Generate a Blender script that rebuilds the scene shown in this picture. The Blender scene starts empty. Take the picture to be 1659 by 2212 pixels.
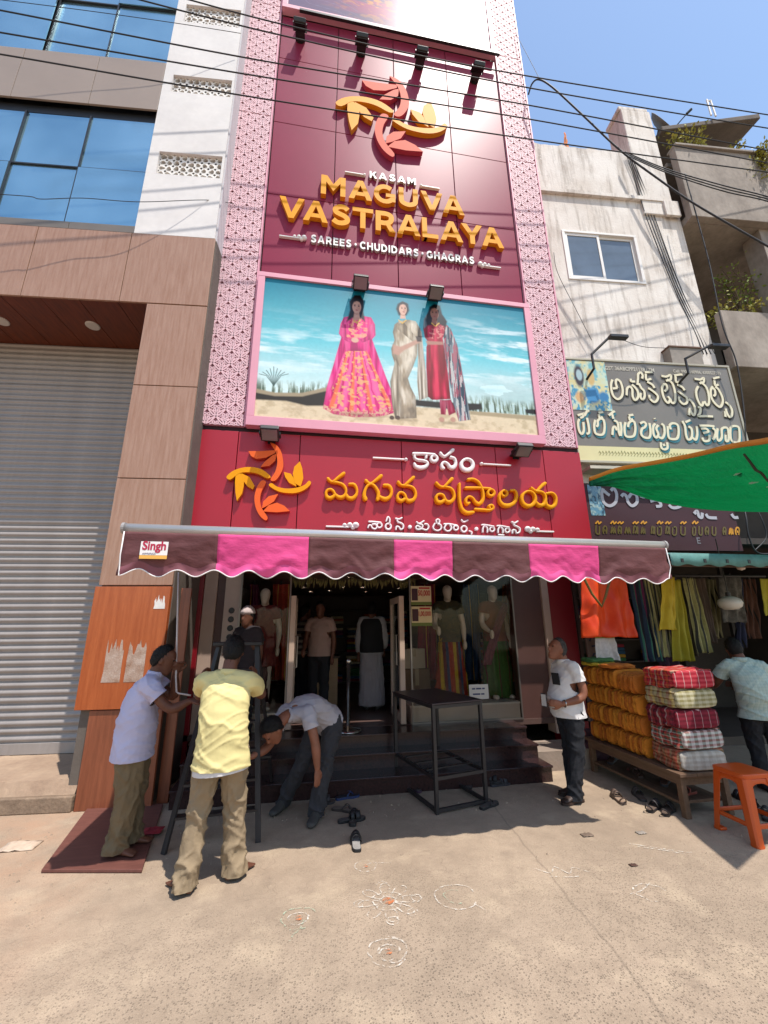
import bpy, bmesh, math, random
import numpy as np
from mathutils import Vector, Matrix, noise as mnoise
random.seed(7)
SC = bpy.context.scene
COL = SC.collection
PI = math.pi

# ------------------------------------------------------------------ camera
CAM_H = 1.72
FPX = 900.6                       # focal length in pixels of a 1659 x 2212 picture
YAW, PIT, ROL = [math.radians(a) for a in (9.507, 15.522, -0.585)]
_f = Vector((math.sin(YAW)*math.cos(PIT), math.cos(YAW)*math.cos(PIT), math.sin(PIT)))
_r0 = Vector((math.cos(YAW), -math.sin(YAW), 0)); _u0 = _r0.cross(_f)
_R = _r0*math.cos(ROL) + _u0*math.sin(ROL)
_U = -_r0*math.sin(ROL) + _u0*math.cos(ROL)
CAM = Vector((0, 0, CAM_H))
cam = bpy.data.cameras.new('camera'); camo = bpy.data.objects.new('camera', cam); COL.objects.link(camo)
cam.sensor_fit = 'HORIZONTAL'; cam.sensor_width = 36; cam.lens = 36*FPX/1659
cam.clip_start = .05; cam.clip_end = 2000
_m = Matrix((_R, _U, -_f)).transposed().to_4x4(); _m.translation = CAM
camo.matrix_world = _m
SC.camera = camo

# ------------------------------------------------------------------ sky, sun, exposure
SUN_DOWN = Vector((-0.22, 0.375, -1.0)).normalized()       # direction the light travels
to_sun = -SUN_DOWN
W = bpy.data.worlds.new('World'); SC.world = W; W.use_nodes = True
nt = W.node_tree; bg = nt.nodes['Background']
sky = nt.nodes.new('ShaderNodeTexSky'); sky.sky_type = 'NISHITA'; sky.sun_disc = False
sky.sun_elevation = math.asin(to_sun.z); sky.sun_rotation = math.atan2(to_sun.x, to_sun.y)
sky.air_density = 1.45; sky.dust_density = 1.0; sky.ozone_density = 2.0; sky.altitude = 300
nt.links.new(sky.outputs[0], bg.inputs[0]); bg.inputs[1].default_value = 0.15
sl = bpy.data.lights.new('sun', 'SUN'); sl.energy = 4.0; sl.angle = math.radians(.53); sl.color = (1, .95, .88)
so = bpy.data.objects.new('sun', sl); COL.objects.link(so)
so.rotation_euler = SUN_DOWN.to_track_quat('-Z', 'Y').to_euler()
VS = SC.view_settings
VS.view_transform = 'Standard'; VS.look = 'None'; VS.gamma = 1; VS.use_curve_mapping = False
VS.exposure = 0.55

# ------------------------------------------------------------------ survey helpers: sight lines to a wall, to the ground
def ray(x, y): return _f + _R*((x-829.5)/FPX) - _U*((y-1106)/FPX)
def F(x, y, Y):
    d = ray(x, y); return CAM + d*(Y/d.y)
def G(x, y, z=0.0):
    d = ray(x, y); return CAM + d*((z-CAM_H)/d.z)
def OP(px, py, o, ang, off=0.0):
    a = math.radians(ang); ux = Vector((math.cos(a), math.sin(a), 0)); n = Vector((-math.sin(a), math.cos(a), 0))
    o = Vector((o[0], o[1], 0)); d = ray(px, py); t = (o+n*off-CAM).dot(n)/d.dot(n); p = CAM+d*t
    return (p-o).dot(ux), p.z

# ------------------------------------------------------------------ materials
def lin(c):
    if isinstance(c, str):
        c = [int(c[i:i+2], 16)/255 for i in (0, 2, 4)]
    return tuple((v/12.92 if v <= .04045 else ((v+.055)/1.055)**2.4) for v in c)
MC = {}
def M(name, col, rough=.6, metal=0., var=0., vs=3., col2=None, bump=0., bs=60., st=(1, 1, 1), spec=.5, coat=0., det=4., fine=0., bdist=.01):
    if name in MC: return MC[name]
    m = bpy.data.materials.new(name); m.use_nodes = True; t = m.node_tree; N = t.nodes; L = t.links
    b = N['Principled BSDF']; c = lin(col) if isinstance(col, str) else tuple(col)
    b.inputs['Roughness'].default_value = rough; b.inputs['Metallic'].default_value = metal
    b.inputs['Specular IOR Level'].default_value = spec; b.inputs['Coat Weight'].default_value = coat
    b.inputs['Coat Roughness'].default_value = .15
    b.inputs['Base Color'].default_value = (*c, 1)
    if var or col2 or bump or fine:
        tc = N.new('ShaderNodeTexCoord'); mp = N.new('ShaderNodeMapping'); mp.inputs['Scale'].default_value = st
        L.new(tc.outputs['Object'], mp.inputs[0])
    if var or col2:
        nz = N.new('ShaderNodeTexNoise'); nz.inputs['Scale'].default_value = vs; nz.inputs['Detail'].default_value = det
        nz.inputs['Roughness'].default_value = .62
        L.new(mp.outputs[0], nz.inputs['Vector'])
        rp = N.new('ShaderNodeValToRGB'); rp.color_ramp.elements[0].position = .3; rp.color_ramp.elements[1].position = .7
        c2 = (lin(col2) if isinstance(col2, str) else col2) if col2 else tuple(min(1, x*(1+var)) for x in c)
        c1 = c if col2 else tuple(x*(1-var) for x in c)
        rp.color_ramp.elements[0].color = (*c1, 1); rp.color_ramp.elements[1].color = (*c2, 1)
        L.new(nz.outputs[0], rp.inputs[0]); out = rp.outputs[0]
        if fine:
            n2 = N.new('ShaderNodeTexNoise'); n2.inputs['Scale'].default_value = vs*9; n2.inputs['Detail'].default_value = 6
            L.new(mp.outputs[0], n2.inputs['Vector'])
            mr = N.new('ShaderNodeMapRange'); mr.inputs[1].default_value = .25; mr.inputs[2].default_value = .75
            mr.inputs[3].default_value = 1-fine; mr.inputs[4].default_value = 1+fine; L.new(n2.outputs[0], mr.inputs[0])
            vm = N.new('ShaderNodeVectorMath'); vm.operation = 'SCALE'; L.new(out, vm.inputs[0]); L.new(mr.outputs[0], vm.inputs['Scale'])
            out = vm.outputs[0]
        L.new(out, b.inputs['Base Color'])
    if bump:
        n3 = N.new('ShaderNodeTexNoise'); n3.inputs['Scale'].default_value = bs; n3.inputs['Detail'].default_value = 4
        L.new(mp.outputs[0], n3.inputs['Vector'])
        bp = N.new('ShaderNodeBump'); bp.inputs['Strength'].default_value = bump; bp.inputs['Distance'].default_value = bdist
        L.new(n3.outputs[0], bp.inputs['Height']); L.new(bp.outputs[0], b.inputs['Normal'])
    MC[name] = m; return m
def Mattr(name, rough=.4, spec=.5, coat=0.):
    m = bpy.data.materials.new(name); m.use_nodes = True; t = m.node_tree; b = t.nodes['Principled BSDF']
    a = t.nodes.new('ShaderNodeAttribute'); a.attribute_name = 'Col'; t.links.new(a.outputs['Color'], b.inputs['Base Color'])
    b.inputs['Roughness'].default_value = rough; b.inputs['Specular IOR Level'].default_value = spec; b.inputs['Coat Weight'].default_value = coat
    return m
def Memit(name, col, s):
    m = bpy.data.materials.new(name); m.use_nodes = True; b = m.node_tree.nodes['Principled BSDF']
    b.inputs['Emission Color'].default_value = (*col, 1); b.inputs['Emission Strength'].default_value = s; return m
def Mstripe(name, cols, axis='X', scale=1., rough=.85, cols2=None, axis2='Z', scale2=1., noise=.15):
    """woven cloth: repeating bands of colour along an axis, optionally crossed by a second set"""
    m = bpy.data.materials.new(name); m.use_nodes = True; t = m.node_tree; N = t.nodes; L = t.links; b = N['Principled BSDF']
    b.inputs['Roughness'].default_value = rough; b.inputs['Specular IOR Level'].default_value = .25
    tc = N.new('ShaderNodeTexCoord'); sp = N.new('ShaderNodeSeparateXYZ'); L.new(tc.outputs['Object'], sp.inputs[0])
    def band(cols, axis, scale):
        mu = N.new('ShaderNodeMath'); mu.operation = 'MULTIPLY'; mu.inputs[1].default_value = scale; L.new(sp.outputs[axis], mu.inputs[0])
        fr = N.new('ShaderNodeMath'); fr.operation = 'FRACT'; L.new(mu.outputs[0], fr.inputs[0])
        r = N.new('ShaderNodeValToRGB'); r.color_ramp.interpolation = 'CONSTANT'
        els = r.color_ramp.elements
        while len(els) < len(cols): els.new(.5)
        for e, (p, c) in zip(els, cols): e.position = p; e.color = (*lin(c), 1)
        L.new(fr.outputs[0], r.inputs[0]); return r.outputs[0]
    o = band(cols, axis, scale)
    if cols2:
        mx = N.new('ShaderNodeMix'); mx.data_type = 'RGBA'; mx.inputs[0].default_value = .5
        L.new(o, mx.inputs[6]); L.new(band(cols2, axis2, scale2), mx.inputs[7]); o = mx.outputs[2]
    nz = N.new('ShaderNodeTexNoise'); nz.inputs['Scale'].default_value = 25; L.new(tc.outputs['Object'], nz.inputs['Vector'])
    mr = N.new('ShaderNodeMapRange'); mr.inputs[3].default_value = 1-noise*2; mr.inputs[4].default_value = 1+noise*2; L.new(nz.outputs[0], mr.inputs[0])
    vm = N.new('ShaderNodeVectorMath'); vm.operation = 'SCALE'; L.new(o, vm.inputs[0]); L.new(mr.outputs[0], vm.inputs['Scale'])
    L.new(vm.outputs[0], b.inputs['Base Color']); return m

# ------------------------------------------------------------------ mesh helpers
def link(o, parent=None):
    COL.objects.link(o)
    if parent is not None: o.parent = parent
    return o
def tag(o, label=None, cat=None, group=None, kind=None):
    for k, v in (('label', label), ('category', cat), ('group', group), ('kind', kind)):
        if v: o[k] = v
    return o
def thing(name, label, cat, loc=(0, 0, 0), rz=0., group=None):
    o = link(bpy.data.objects.new(name, None)); o.empty_display_size = .1
    o.location = loc; o.rotation_euler = (0, 0, rz)
    return tag(o, label, cat, group)
def copy_tree(o, parent=None):
    c = o.copy(); COL.objects.link(c)
    if parent is not None: c.parent = parent
    for ch in list(o.children): copy_tree(ch, c)
    return c
class MB:
    def __init__(s): s.v = []; s.f = []; s.m = []
    def add(s, vs, fs, m=0):
        n = len(s.v); s.v += [tuple(v) for v in vs]; s.f += [tuple(i+n for i in f) for f in fs]; s.m += [m]*len(fs); return s
    def box(s, x0, x1, y0, y1, z0, z1, m=0):
        return s.add([(x0,y0,z0),(x1,y0,z0),(x1,y1,z0),(x0,y1,z0),(x0,y0,z1),(x1,y0,z1),(x1,y1,z1),(x0,y1,z1)],
                     [(3,2,1,0),(4,5,6,7),(0,1,5,4),(1,2,6,5),(2,3,7,6),(3,0,4,7)], m)
    def bar(s, a, b, w, h=None, m=0, up=(0, 0, 1)):
        a = Vector(a); b = Vector(b); h = h or w; d = (b-a).normalized(); up = Vector(up)
        if abs(d.dot(up)) > .97: up = Vector((0, 1, 0))
        x = d.cross(up).normalized()*w/2; y = x.normalized().cross(d).normalized()*h/2
        vs = [a-x-y, a+x-y, a+x+y, a-x+y, b-x-y, b+x-y, b+x+y, b-x+y]
        return s.add(vs, [(0,1,2,3),(7,6,5,4),(0,4,5,1),(1,5,6,2),(2,6,7,3),(3,7,4,0)], m)
    def tube(s, pts, r, n=8, m=0, caps=True):
        pts = [Vector(p) for p in pts]; k = len(pts); rs = r if isinstance(r, (list, tuple)) else [r]*k
        prev = None; vs = []; 
        for i, p in enumerate(pts):
            d = (pts[min(i+1, k-1)]-pts[max(i-1, 0)])
            d = d.normalized() if d.length > 1e-9 else Vector((0, 0, 1))
            if prev is None:
                a = Vector((0, 0, 1)) if abs(d.z) < .9 else Vector((1, 0, 0)); x = d.cross(a).normalized()
            else:
                x = (prev-d*prev.dot(d)); x = x.normalized() if x.length > 1e-6 else d.orthogonal().normalized()
            prev = x; y = d.cross(x)
            for j in range(n):
                a = 2*PI*j/n; vs.append(p+(x*math.cos(a)+y*math.sin(a))*rs[i])
        fs = [(i*n+j, i*n+(j+1) % n, (i+1)*n+(j+1) % n, (i+1)*n+j) for i in range(k-1) for j in range(n)]
        if caps: fs += [tuple(range(n-1, -1, -1)), tuple((k-1)*n+j for j in range(n))]
        return s.add(vs, fs, m)
    def lathe(s, prof, c=(0, 0, 0), n=24, m=0, axis='Z'):
        vs = []; k = len(prof)
        for r, h in prof:
            for j in range(n):
                a = 2*PI*j/n
                q = (r*math.cos(a), r*math.sin(a), h) if axis == 'Z' else ((r*math.cos(a), h, r*math.sin(a)) if axis == 'Y' else (h, r*math.cos(a), r*math.sin(a)))
                vs.append((c[0]+q[0], c[1]+q[1], c[2]+q[2]))
        fs = [(i*n+j, i*n+(j+1) % n, (i+1)*n+(j+1) % n, (i+1)*n+j) for i in range(k-1) for j in range(n)]
        fs += [tuple(range(n-1, -1, -1)), tuple((k-1)*n+j for j in range(n))]
        return s.add(vs, fs, m)
    def prism(s, poly, y0, y1, m=0):
        """outline in (x, z), front at y0, back at y1"""
        a = sum(poly[i][0]*poly[(i+1) % len(poly)][1]-poly[(i+1) % len(poly)][0]*poly[i][1] for i in range(len(poly)))
        if a < 0: poly = poly[::-1]
        k = len(poly); vs = [(p[0], y0, p[1]) for p in poly]+[(p[0], y1, p[1]) for p in poly]
        fs = [tuple(range(k)), tuple(range(2*k-1, k-1, -1))]+[(i, i+k, (i+1) % k+k, (i+1) % k) for i in range(k)]
        return s.add(vs, fs, m)
    def grid(s, fn, nu, nv, m=0, mf=None):
        vs = [fn(i/nu, j/nv) for j in range(nv+1) for i in range(nu+1)]
        n0 = len(s.v); s.v += [tuple(v) for v in vs]
        for j in range(nv):
            for i in range(nu):
                q = j*(nu+1)+i+n0; s.f.append((q, q+1, q+nu+2, q+nu+1)); s.m.append(mf(i/nu, j/nv) if mf else m)
        return s
    def build(s, name, mats, parent=None, smooth=False, bevel=0., loc=None, solid=0.):
        me = bpy.data.meshes.new(name); me.from_pydata(s.v, [], s.f)
        mats = mats if isinstance(mats, (list, tuple)) else [mats]
        for mt in mats: me.materials.append(mt)
        if len(mats) > 1: me.polygons.foreach_set('material_index', s.m)
        if smooth: me.polygons.foreach_set('use_smooth', [True]*len(s.f))
        me.update()
        o = link(bpy.data.objects.new(name, me), parent)
        if loc is not None: o.location = loc
        if solid:
            md = o.modifiers.new('s', 'SOLIDIFY'); md.thickness = solid; md.offset = 0
        if bevel:
            md = o.modifiers.new('b', 'BEVEL'); md.width = bevel; md.segments = 2; md.limit_method = 'ANGLE'
        return o
def box(name, x0, x1, y0, y1, z0, z1, mat, parent=None, bevel=0.):
    return MB().box(min(x0,x1), max(x0,x1), min(y0,y1), max(y0,y1), min(z0,z1), max(z0,z1)).build(name, mat, parent, bevel=bevel)
def share(o, name, loc, parent=None, rz=None):
    c = bpy.data.objects.new(name, o.data); link(c, parent); c.location = loc
    if rz is not None: c.rotation_euler = (0, 0, rz)
    for md in o.modifiers:
        n = c.modifiers.new(md.name, md.type)
        if md.type == 'BEVEL': n.width = md.width; n.segments = md.segments; n.limit_method = md.limit_method
    return c
def crom(pts, n=6, closed=False):
    P = [np.array(p, float) for p in pts]; k = len(P); out = []
    rng = range(k) if closed else range(k-1)
    for i in rng:
        p0 = P[(i-1) % k] if closed or i > 0 else P[0]*2-P[1]
        p1 = P[i]; p2 = P[(i+1) % k]; p3 = P[(i+2) % k] if closed or i+2 < k else P[-1]*2-P[-2]
        for j in range(n):
            t = j/n; out.append(.5*((2*p1)+(p2-p0)*t+(2*p0-5*p1+4*p2-p3)*t*t+(3*p1-p0-3*p2+p3)*t**3))
    out.append(P[0] if closed else P[-1]); return out
def nz(x, y=0., z=0.): return mnoise.noise(Vector((x, y, z)))

# ------------------------------------------------------------------ ground
def ground_mat():
    m = bpy.data.materials.new('worn_concrete_road'); m.use_nodes = True; t = m.node_tree; N = t.nodes; L = t.links; b = N['Principled BSDF']
    tc = N.new('ShaderNodeTexCoord'); P = tc.outputs['Object']
    def noise(sc, det=5, ro=.6, vec=P):
        n = N.new('ShaderNodeTexNoise'); n.inputs['Scale'].default_value = sc; n.inputs['Detail'].default_value = det; n.inputs['Roughness'].default_value = ro
        L.new(vec, n.inputs['Vector']); return n.outputs[0]
    def ramp(v, a, b_, lo=0., hi=1.):
        r = N.new('ShaderNodeMapRange'); r.inputs[1].default_value = a; r.inputs[2].default_value = b_; r.inputs[3].default_value = lo; r.inputs[4].default_value = hi
        L.new(v, r.inputs[0]); return r.outputs[0]
    def mix(f, a, b_):
        x = N.new('ShaderNodeMix'); x.data_type = 'RGBA'
        for i, v in ((0, f), (6, a), (7, b_)):
            if hasattr(v, 'node'): L.new(v, x.inputs[i])
            else: x.inputs[i].default_value = v if i == 0 else (*v, 1)
        return x.outputs[2]
    def math_(op, a, b_=None):
        x = N.new('ShaderNodeMath'); x.operation = op
        for i, v in ((0, a), (1, b_)):
            if v is None: continue
            if hasattr(v, 'node'): L.new(v, x.inputs[i])
            else: x.inputs[i].default_value = v
        return x.outputs[0]
    sp = N.new('ShaderNodeSeparateXYZ'); L.new(P, sp.inputs[0])
    c = mix(ramp(noise(.9, 6), .35, .65), lin('94826f'), lin('a8947f'))
    c = mix(ramp(noise(5, 6, .7), .42, .68, 0, .55), c, lin('857463'))
    c = mix(ramp(noise(2.3, 5), .54, .68, 0, .5), c, lin('b8a48b'))
    # red dust blown against the left kerb
    dust = math_('MULTIPLY', ramp(sp.outputs[0], -1.0, -2.3), ramp(noise(3.5), .3, .7))
    c = mix(math_('MULTIPLY', dust, .7), c, lin('a8856c'))
    # exposed aggregate towards the carriageway
    wear = ramp(math_('ADD', sp.outputs[1], math_('MULTIPLY', ramp(noise(1.1, 4), .3, .7), 1.2)), 4.4, 2.9)
    vo = N.new('ShaderNodeTexVoronoi'); vo.inputs['Scale'].default_value = 78; L.new(P, vo.inputs['Vector'])
    spk = N.new('ShaderNodeSeparateColor'); L.new(vo.outputs['Color'], spk.inputs[0])
    chip = math_('MULTIPLY', ramp(vo.outputs['Distance'], .42, .28), ramp(spk.outputs[0], .40, .46))
    c = mix(math_('MULTIPLY', chip, math_('MULTIPLY', wear, .55)), c, lin('564a40'))
    chip2 = math_('MULTIPLY', ramp(vo.outputs['Distance'], .40, .25), ramp(spk.outputs[1], .62, .66))
    c = mix(math_('MULTIPLY', chip2, math_('MULTIPLY', wear, .3)), c, lin('bba88f'))
    v2 = N.new('ShaderNodeTexVoronoi'); v2.inputs['Scale'].default_value = 190; L.new(P, v2.inputs['Vector'])
    c = mix(ramp(v2.outputs['Distance'], .5, .15, 0, .45), c, lin('6a5b4e'))
    # a few worn holes and stains
    c = mix(ramp(noise(14, 3), .70, .75, 0, .7), c, lin('6a5b4e'))
    v3 = N.new('ShaderNodeTexVoronoi'); v3.inputs['Scale'].default_value = 1.7; L.new(P, v3.inputs['Vector'])
    c = mix(ramp(math_('ADD', v3.outputs['Distance'], math_('MULTIPLY', noise(9, 4), .25)), .26, .16, 0, .35), c, lin('7c6c5e'))
    # a long joint running towards the camera, and a hairline crack
    d = math_('ABSOLUTE', math_('ADD', math_('SUBTRACT', sp.outputs[0], math_('MULTIPLY', sp.outputs[1], .08)), math_('ADD', -1.52, math_('MULTIPLY', noise(2.5, 3), .10))))
    c = mix(ramp(d, .012, .004, 0, .32), c, lin('5f5348'))
    ck = N.new('ShaderNodeTexVoronoi'); ck.feature = 'DISTANCE_TO_EDGE'; ck.inputs['Scale'].default_value = .45
    wv = N.new('ShaderNodeVectorMath'); wv.operation = 'ADD'; L.new(P, wv.inputs[0])
    nw = N.new('ShaderNodeTexNoise'); nw.inputs['Scale'].default_value = 3; L.new(P, nw.inputs['Vector']); L.new(nw.outputs[1], wv.inputs[1]); L.new(wv.outputs[0], ck.inputs['Vector'])
    c = mix(ramp(ck.outputs['Distance'], .003, .0005, 0, .22), c, lin('5f5348'))
    L.new(c, b.inputs['Base Color']); b.inputs['Roughness'].default_value = .9; b.inputs['Specular IOR Level'].default_value = .25
    h = math_('ADD', math_('MULTIPLY', noise(45, 6, .7), .5), math_('SUBTRACT', math_('MULTIPLY', noise(7, 4), .8), math_('MULTIPLY', chip, math_('MULTIPLY', wear, .9))))
    bp = N.new('ShaderNodeBump'); bp.inputs['Strength'].default_value = .55; bp.inputs['Distance'].default_value = .012
    L.new(h, bp.inputs['Height']); L.new(bp.outputs[0], b.inputs['Normal'])
    return m
gr = MB().add([(-120,-120,0),(120,-120,0),(120,160,0),(-120,160,0)], [(0,1,2,3)]).build('ground', ground_mat())
tag(gr, kind='structure')
# ------------------------------------------------------------------ shared materials
WOODP = M('wood_print_panel', '8f6a54', .38, col2='a3826f', vs=2.2, st=(14, 14, 1), bump=.08, bs=20, fine=.10, spec=.4)
WOODO = M('glossy_orange_wood', '93441c', .25, col2='a9582c', vs=1.6, st=(16, 16, 1), fine=.12, spec=.5)
WOODR = M('red_brown_wood', '6f3a24', .35, col2='8a4d33', vs=1.6, st=(16, 16, 1), fine=.12)
BEIGE = M('taupe_panel', '8f7f72', .45, var=.05, vs=1.5)
DARKM = M('black_metal', '1b1a1b', .45, var=.2, vs=8)
GREYB = M('grey_sill_metal', '6a625a', .5, var=.08, vs=3)
WHITEW = M('white_plaster', 'd8d3cf', .75, col2='c8c3c0', vs=1.2, bump=.1, bs=60, fine=.04)
FILL = M('grey_brown_filler', '5d544c', .8, var=.15, vs=4, bump=.2, bs=40)
SHUT = M('galvanised_shutter', '928a85', .5, metal=.15, var=.10, vs=2.5, st=(1, 1, .3), fine=.05)
CONC = M('raw_concrete', '8f8378', .9, var=.16, vs=3, bump=.5, bs=30, fine=.1)
SOFF = M('dark_plank_soffit', '6a3018', .45, col2='4a1f0e', vs=3, st=(10, 1, 10))
def glass_mat():
    m = bpy.data.materials.new('blue_mirror_glass'); m.use_nodes = True; t = m.node_tree; b = t.nodes['Principled BSDF']
    b.inputs['Base Color'].default_value = (*lin('5b92bd'), 1); b.inputs['Metallic'].default_value = .85; b.inputs['Roughness'].default_value = .16
    tc = t.nodes.new('ShaderNodeTexCoord'); n = t.nodes.new('ShaderNodeTexNoise'); n.inputs['Scale'].default_value = .8
    t.links.new(tc.outputs['Object'], n.inputs['Vector']); bp = t.nodes.new('ShaderNodeBump'); bp.inputs['Strength'].default_value = .06; bp.inputs['Distance'].default_value = .1
    t.links.new(n.outputs[0], bp.inputs['Height']); t.links.new(bp.outputs[0], b.inputs['Normal'])
    r = t.nodes.new('ShaderNodeValToRGB'); r.color_ramp.elements[0].color = (*lin('7fa6b8'), 1); r.color_ramp.elements[1].color = (*lin('9cc0cd'), 1)  # lighter reflection patches mixed into the glass tint by noise
    r.color_ramp.elements[0].position = .35; r.color_ramp.elements[1].position = .65
    t.links.new(n.outputs[0], r.inputs[0]); t.links.new(r.outputs[0], b.inputs['Base Color'])
    return m
BGLASS = glass_mat()

# ------------------------------------------------------------------ left building (local x along its front, y back, z up)
LB = thing('glass_building', 'tall building with blue glass, wood panel cladding and a roller shutter', 'building', (-1.6, 5.15, 0), math.radians(-4.3))
LX = -5.2
# core walls behind the cladding
box('wall', LX, -.02, .62, 4, 6.3, 14.5, FILL, LB)
box('wall', -.78, -.012, .03, 4, .0, 6.3, FILL, LB)
box('side_wall', -.012, .012, .02, 3.2, 0, 7.22, FILL, LB)
box('side_wall', -.012, .012, .02, 3.2, 7.22, 14.5, M('shaded_side_plaster', 'b9b5b8', .8, var=.06), LB)  # white plaster side, its blue-grey shade put into the colour
# pier panels with open joints
for z0, z1 in ((2.21, 3.5), (3.5, 4.78), (4.78, 6.05)):
    box('pier_panel', -.80, -.004, -.0, .03, z0+.006, z1-.006, WOODP, LB, .003)
box('pier_panel', -.815, .0, -.035, .03, .925, 2.196, WOODO, LB, .004)['label'] = 'glossy orange wood panel with torn paper scraps'
box('pier_panel', -.67, .06, -.012, .03, .0, .915, WOODR, LB, .004)
box('pier_panel', .066, .18, .10, .13, .0, 2.19, WOODR, LB, .004)
# fascia panels above the shutter
for a, b in ((LX, -3.68), (-3.68, -2.43), (-2.43, -1.17), (-1.17, 0)):
    box('fascia_panel', a+.005, b-.005, 0, .03, 6.062, 7.245, WOODP, LB, .003)
box('wall', LX, 0, .031, .7, 6.1, 7.24, FILL, LB)
# sill band, glass, dark slot, taupe panels, upper glass
for a, b in ((LX, -2.06), (-2.06, -1.145)):
    box('sill_panel', a+.004, b-.004, .02, .12, 7.27, 7.395, GREYB, LB, .003)
def glass_row(z0, z1, xs, zm=None):
    for a, b in zip(xs, xs[1:]):
        for c, d in (((z0, zm), (zm, z1)) if zm else ((z0, z1),)):
            o = box('glass_pane', a+.013, b-.013, .05, .07, c+.013, d-.013, BGLASS, LB)
            o.rotation_euler = (random.uniform(-.004, .004), 0, random.uniform(-.004, .004))
    for a in xs: box('mullion', a-.012, a+.012, .062, .1, z0, z1, DARKM, LB)
    if zm: box('transom', xs[0], xs[-1], .0625, .0995, zm-.012, zm+.012, DARKM, LB)
glass_row(7.40, 9.60, [LX, -4.2, -3.12, -2.16, -1.15], 8.5)
box('dark_slot', LX, -1.15, .09, .2, 9.6, 9.76, DARKM, LB)
for a, b in ((LX, -3.35), (-3.35, -2.2), (-2.2, -1.15)):
    box('taupe_panel', a+.004, b-.004, .0, .03, 9.765, 10.88, BEIGE, LB, .003)
box('wall', LX, -1.15, .13, .62, 7.25, 14.5, DARKM, LB)
glass_row(10.9, 14.4, [LX, -4.2, -3.12, -2.16, -1.15], 12.35)
# white plaster bay with pierced ventilator blocks
WB = M('ventilator_white', 'd6d1cb', .7, var=.04, bump=.1, bs=50)
zs = [7.25, 8.42, 8.88, 10.22, 10.62, 11.98, 12.46, 14.5]
for i in range(0, 7, 2):
    box('plaster_wall', -1.145, -.013, .0, .12, zs[i], zs[i+1], WHITEW, LB)
for i in (1, 3, 5):
    z0, z1 = zs[i], zs[i+1]
    box('plaster_wall', -1.145, -1.0, .0, .12, z0+.001, z1-.001, WHITEW, LB)
    box('plaster_wall', -.05, -.013, .0, .12, z0+.001, z1-.001, WHITEW, LB)
    box('ventilator_back', -1.0, -.05, .24, .26, z0-.02, z1+.02, M('vent_dark', '201d1b', .9), LB)
    box('ventilator_reveal', -1.0, -.05, .122, .23, z0-.03, z0-.001, WHITEW, LB)
    # pierced block: pebble shaped holes between white webs, as real geometry
    mb = MB(); rnd = random.Random(i); nxp, nzp = 9, max(3, round((z1-z0)/.115))
    w, h = .95/nxp, (z1-z0)/nzp
    for a in range(nxp):
        for c in range(nzp):
            x0 = -1.0+a*w; y0 = z0+c*h
            cx, cz = x0+w*.5+rnd.uniform(-.008, .008), y0+h*.5+rnd.uniform(-.006, .006)
            rx, rz = w*rnd.uniform(.33, .44), h*rnd.uniform(.30, .42); ro = rnd.uniform(0, PI)
            n = 12; outer = []; inner = []
            for k in range(n):
                an = 2*PI*k/n; ca, sa = math.cos(an), math.sin(an); s = 1/max(abs(ca), abs(sa))
                outer.append((x0+w*.5+ca*s*w*.5, y0+h*.5+sa*s*h*.5))
                q = 1+.14*math.cos(3*an+ro)+.08*math.cos(2*an+ro*2)
                inner.append((cx+ca*rx*q, cz+sa*rz*q))
            vs = [(p[0], .045, p[1]) for p in outer]+[(p[0], .042, p[1]) for p in inner]+[(p[0], .10, p[1]) for p in inner]
            fs = []
            for k in range(n):
                k2 = (k+1) % n; fs += [(k, k2, n+k2, n+k), (n+k, n+k2, 2*n+k2, 2*n+k)]
            mb.add(vs, fs)
    mb.build('ventilator_block', WB, LB)
# plank soffit and its round lamps
for k in range(9):
    a = LX+k*.50
    box('soffit_plank', a+.004, min(a+.496, -.80), .032, 1.25, 6.062, 6.085, SOFF, LB)
for x in (-3.05, -1.80):
    MB().lathe([(.0, .0), (.085, .0), (.095, .008), (.095, .02), (.0, .02)], (x, .53, 6.042), 20).build('soffit_lamp', M('lamp_face', 'b5b0ab', .5), LB)
# roller shutter: every slat is a curled strip
SH = tag(link(bpy.data.objects.new('roller_shutter', None)), 'closed grey metal roller shutter beside the wood pier', 'shutter')
SH.location = LB.location; SH.rotation_euler = LB.rotation_euler
n_sl = 64; z0s, z1s = .40, 6.07; hs = (z1s-z0s)/n_sl
mb = MB(); prof = [(0, .0), (.006, .004), (-.022, .30), (-.03, .5), (-.022, .72), (.006, .96), (.004, 1.)]
mb.grid(lambda u, v: (LX+u*(-.74-LX), prof[round(v*6)][0], prof[round(v*6)][1]*hs), 1, 6)
s0 = mb.build('slat', SHUT, SH, smooth=True); s0.location = (0, 1.05, z0s)
for k in range(1, n_sl): share(s0, 'slat', (0, 1.05+.002*math.sin(k*2.1), z0s+k*hs), SH)
box('bottom_rail', LX, -.74, 1.02, 1.07, .275, .40, SHUT, SH, .004)
box('guide_rail', -.82, -.781, .99, 1.08, .275, 6.06, M('rail_grey', '7b7674', .5, var=.1), SH)
# raised doorstep under the shutter
st = thing('doorstep', 'rough concrete doorstep ledge under the roller shutter', 'step', LB.location, LB.rotation_euler.z)
CSTEP = M('dusty_concrete', 'a58d76', .92, col2='8f7763', vs=2.5, bump=.5, bs=25, fine=.1)
mb = MB(); mb.grid(lambda u, v: (LX+u*(-.69-LX), [.0, .0, .05, 1.4][round(v*3)], [0, .15, .27, .27][round(v*3)]-(.012*nz(u*30, v*3) if 0 < v < 1 else 0)), 60, 3)
mb.build('ledge', CSTEP, st)
box('riser', LX, -.69, -.03, .1, 0, .14, M('rubble_concrete', '8a7561', .95, col2='6d5b4b', vs=6, bump=.9, bs=18, fine=.15), st, .01)
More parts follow.
